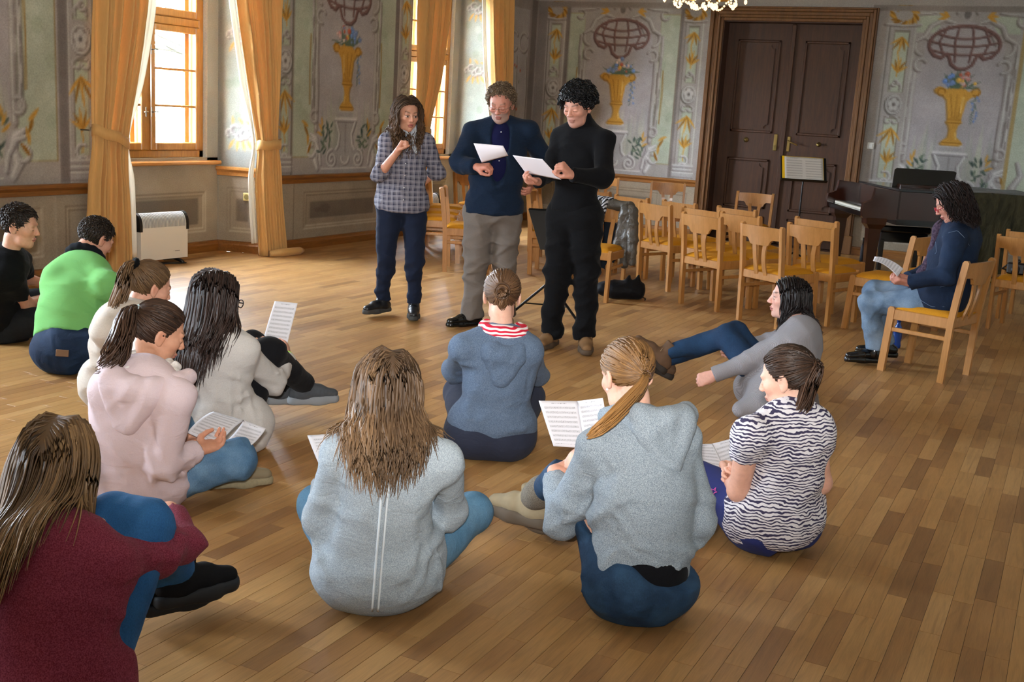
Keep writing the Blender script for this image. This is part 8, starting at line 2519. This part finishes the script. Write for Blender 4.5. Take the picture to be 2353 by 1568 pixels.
# camera gear on the chair at the right edge
gc = np.array([G(2277, 765)[0] + .13 + .225, G(2277, 765)[1] - .20, .467])
for k, (dx, dy, lb) in enumerate(((-.02, .10, 'black camera with long lens lying on the right edge chair, left one'), (.06, -.07, 'black camera with strap lying on the right edge chair, right one'))):
    c = gc + np.array([dx, dy, 0])
    o = prop('camera', c, lb, 'camera', 'cameras on the chair')
    detail(o, 'camera_body', MB().box(-.04, .04, -.07, .07, .0, .095, .012, M=Matrix.Translation(Vector(c))), M_BLK, smooth=False)
    detail(o, 'prism_hump', MB().box(-.03, .03, -.03, .03, .09, .125, .012, M=Matrix.Translation(Vector(c))), M_BLK, smooth=False)
    detail(o, 'lens', MB().lathe([(.0, 0), (.036, .002), (.036, .05), (.032, .055), (.034, .10), (.028, .105), (0, .1)], 16).build.__self__, M_BLK) if False else None
    m = MB(); m.tube([c + np.array([-.04, 0, .045]), c + np.array([-.10, 0, .042]), c + np.array([-.101, 0, .042]), c + np.array([-.15, 0, .040])], [.034, .034, .030, .032], 14)
    detail(o, 'lens', m, M_BLK)
    m = MB(); m.tube([c + np.array([0, .07, .07]), c + np.array([.06, .11, .03]), c + np.array([.10, .05, .012]), c + np.array([.08, -.05, .012]), c + np.array([0, -.07, .07])], .007, 5)
    detail(o, 'strap', m, M_BLK)
# keys, leaflet
kc = np.array([9.72 + .225 * math.cos(math.radians(-24)) + .03, 2.0 + .225 * math.sin(math.radians(-24)) - .02, .468])
o = prop('key_ring', kc, 'small bunch of silver keys on the second row chair seat', 'keys')
m = MB(); m.tube([kc + .018 * np.array([math.cos(a), math.sin(a), .1]) for a in np.linspace(0, 2 * math.pi, 12, False)], .002, 5, closed=True)
detail(o, 'ring', m, M_STEEL)
m = MB(); m.box(.018, .07, -.006, .006, 0, .003, M=Matrix.Translation(Vector(kc))); m.box(.018, .034, -.012, .012, 0, .003, M=Matrix.Translation(Vector(kc))); detail(o, 'key', m, M_STEEL, smooth=False)
# grey plush-like cloth bundle on the half hidden chair
gb = np.array([9.45, 5.02, .467])
o = prop('cloth_bundle', gb, 'small grey cloth bundle on the chair behind the navy man', 'cloth')
F = Field(); F.ell(gb + EZ * .05, (.09, .08, .05)); F.ell(gb + EZ * .09 + EX * .02, (.05, .05, .045), k=.03)
wear(o, 'cloth', F, fabric('grey_fleece', '#8b8a8c'), .010, folds(56, .014, (50, 90)), clip=.46)
# dark umbrella leaning by the piano leg
ub = G(1977, 612)
o = prop('umbrella', ub * [1, 1, 0], 'folded dark umbrella standing beside the piano leg', 'umbrella')
u0 = ub * [1, 1, 0]
m = MB(); m.tube([u0 + EZ * .01, u0 + EZ * .05, u0 + EZ * .22, u0 + EZ * .27], [.006, .02, .024, .010], 10); detail(o, 'folded_canopy', m, plain('navy_nylon', '#10131f', .5))
m = MB(); m.tube([u0 + EZ * .26, u0 + EZ * .34], .010, 8); detail(o, 'handle', m, M_BLK)

# ---------------- bare trees and bushes outside the windows
M_BARK = plain('bark', '#2c2a26', .9, .1, var=.2)
def tree(x, y, h, seed, label):
    r = random.Random(seed); root = empty('bare_tree', (x, y, -2.0)); tag(root, label, 'tree', 'bare trees outside the windows')
    m = MB(); tr = MB()
    tr.tube([(0, 0, 0), (.1, .05, h * .3), (.0, .1, h * .6), (.1, 0, h)], [.28, .22, .15, .05], 8)
    tr.build('trunk', M_BARK, root, True)
    def br(p, d, L, rad, n):
        q = [np.array(p) + d * L * k / 3 + np.array([r.uniform(-.08, .08) * L for _ in range(3)]) * k / 3 for k in range(4)]
        m.tube(q, [rad, rad * .8, rad * .6, rad * .35], 5, cap=False)
        if n > 0:
            for _ in range(3): br(q[r.randrange(1, 4)], nrm(d + np.array([r.uniform(-.8, .8), r.uniform(-.8, .8), r.uniform(-.2, .6)])), L * .6, rad * .5, n - 1)
    for k in range(11):
        a = r.uniform(0, 6.28); br((.05, .05, h * r.uniform(.25, .95)), nrm([math.cos(a), math.sin(a), r.uniform(.2, .9)]), h * .28, .07, 2)
    o = m.build('branches', M_BARK, root, True); o['kind'] = 'stuff'
tree(11.0, 19.0, 9, 1, 'bare tree with a thick trunk seen through the near window'); tree(3.5, 27.5, 8, 2, 'bare tree farther left behind the near window'); tree(21.0, 19.0, 9, 3, 'bare tree outside the far window')
gr = mesh_obj('lawn', [(-20, VW + 1.2, -2.05), (50, VW + 1.2, -2.05), (50, 60, -2.0), (-20, 60, -2.0)], [[0, 1, 2, 3]], plain('winter_lawn', '#5a5c48', .95, .1, var=.3, scale=2))
tag(gr, 'pale winter lawn outside the windows', 'lawn', kind='structure')
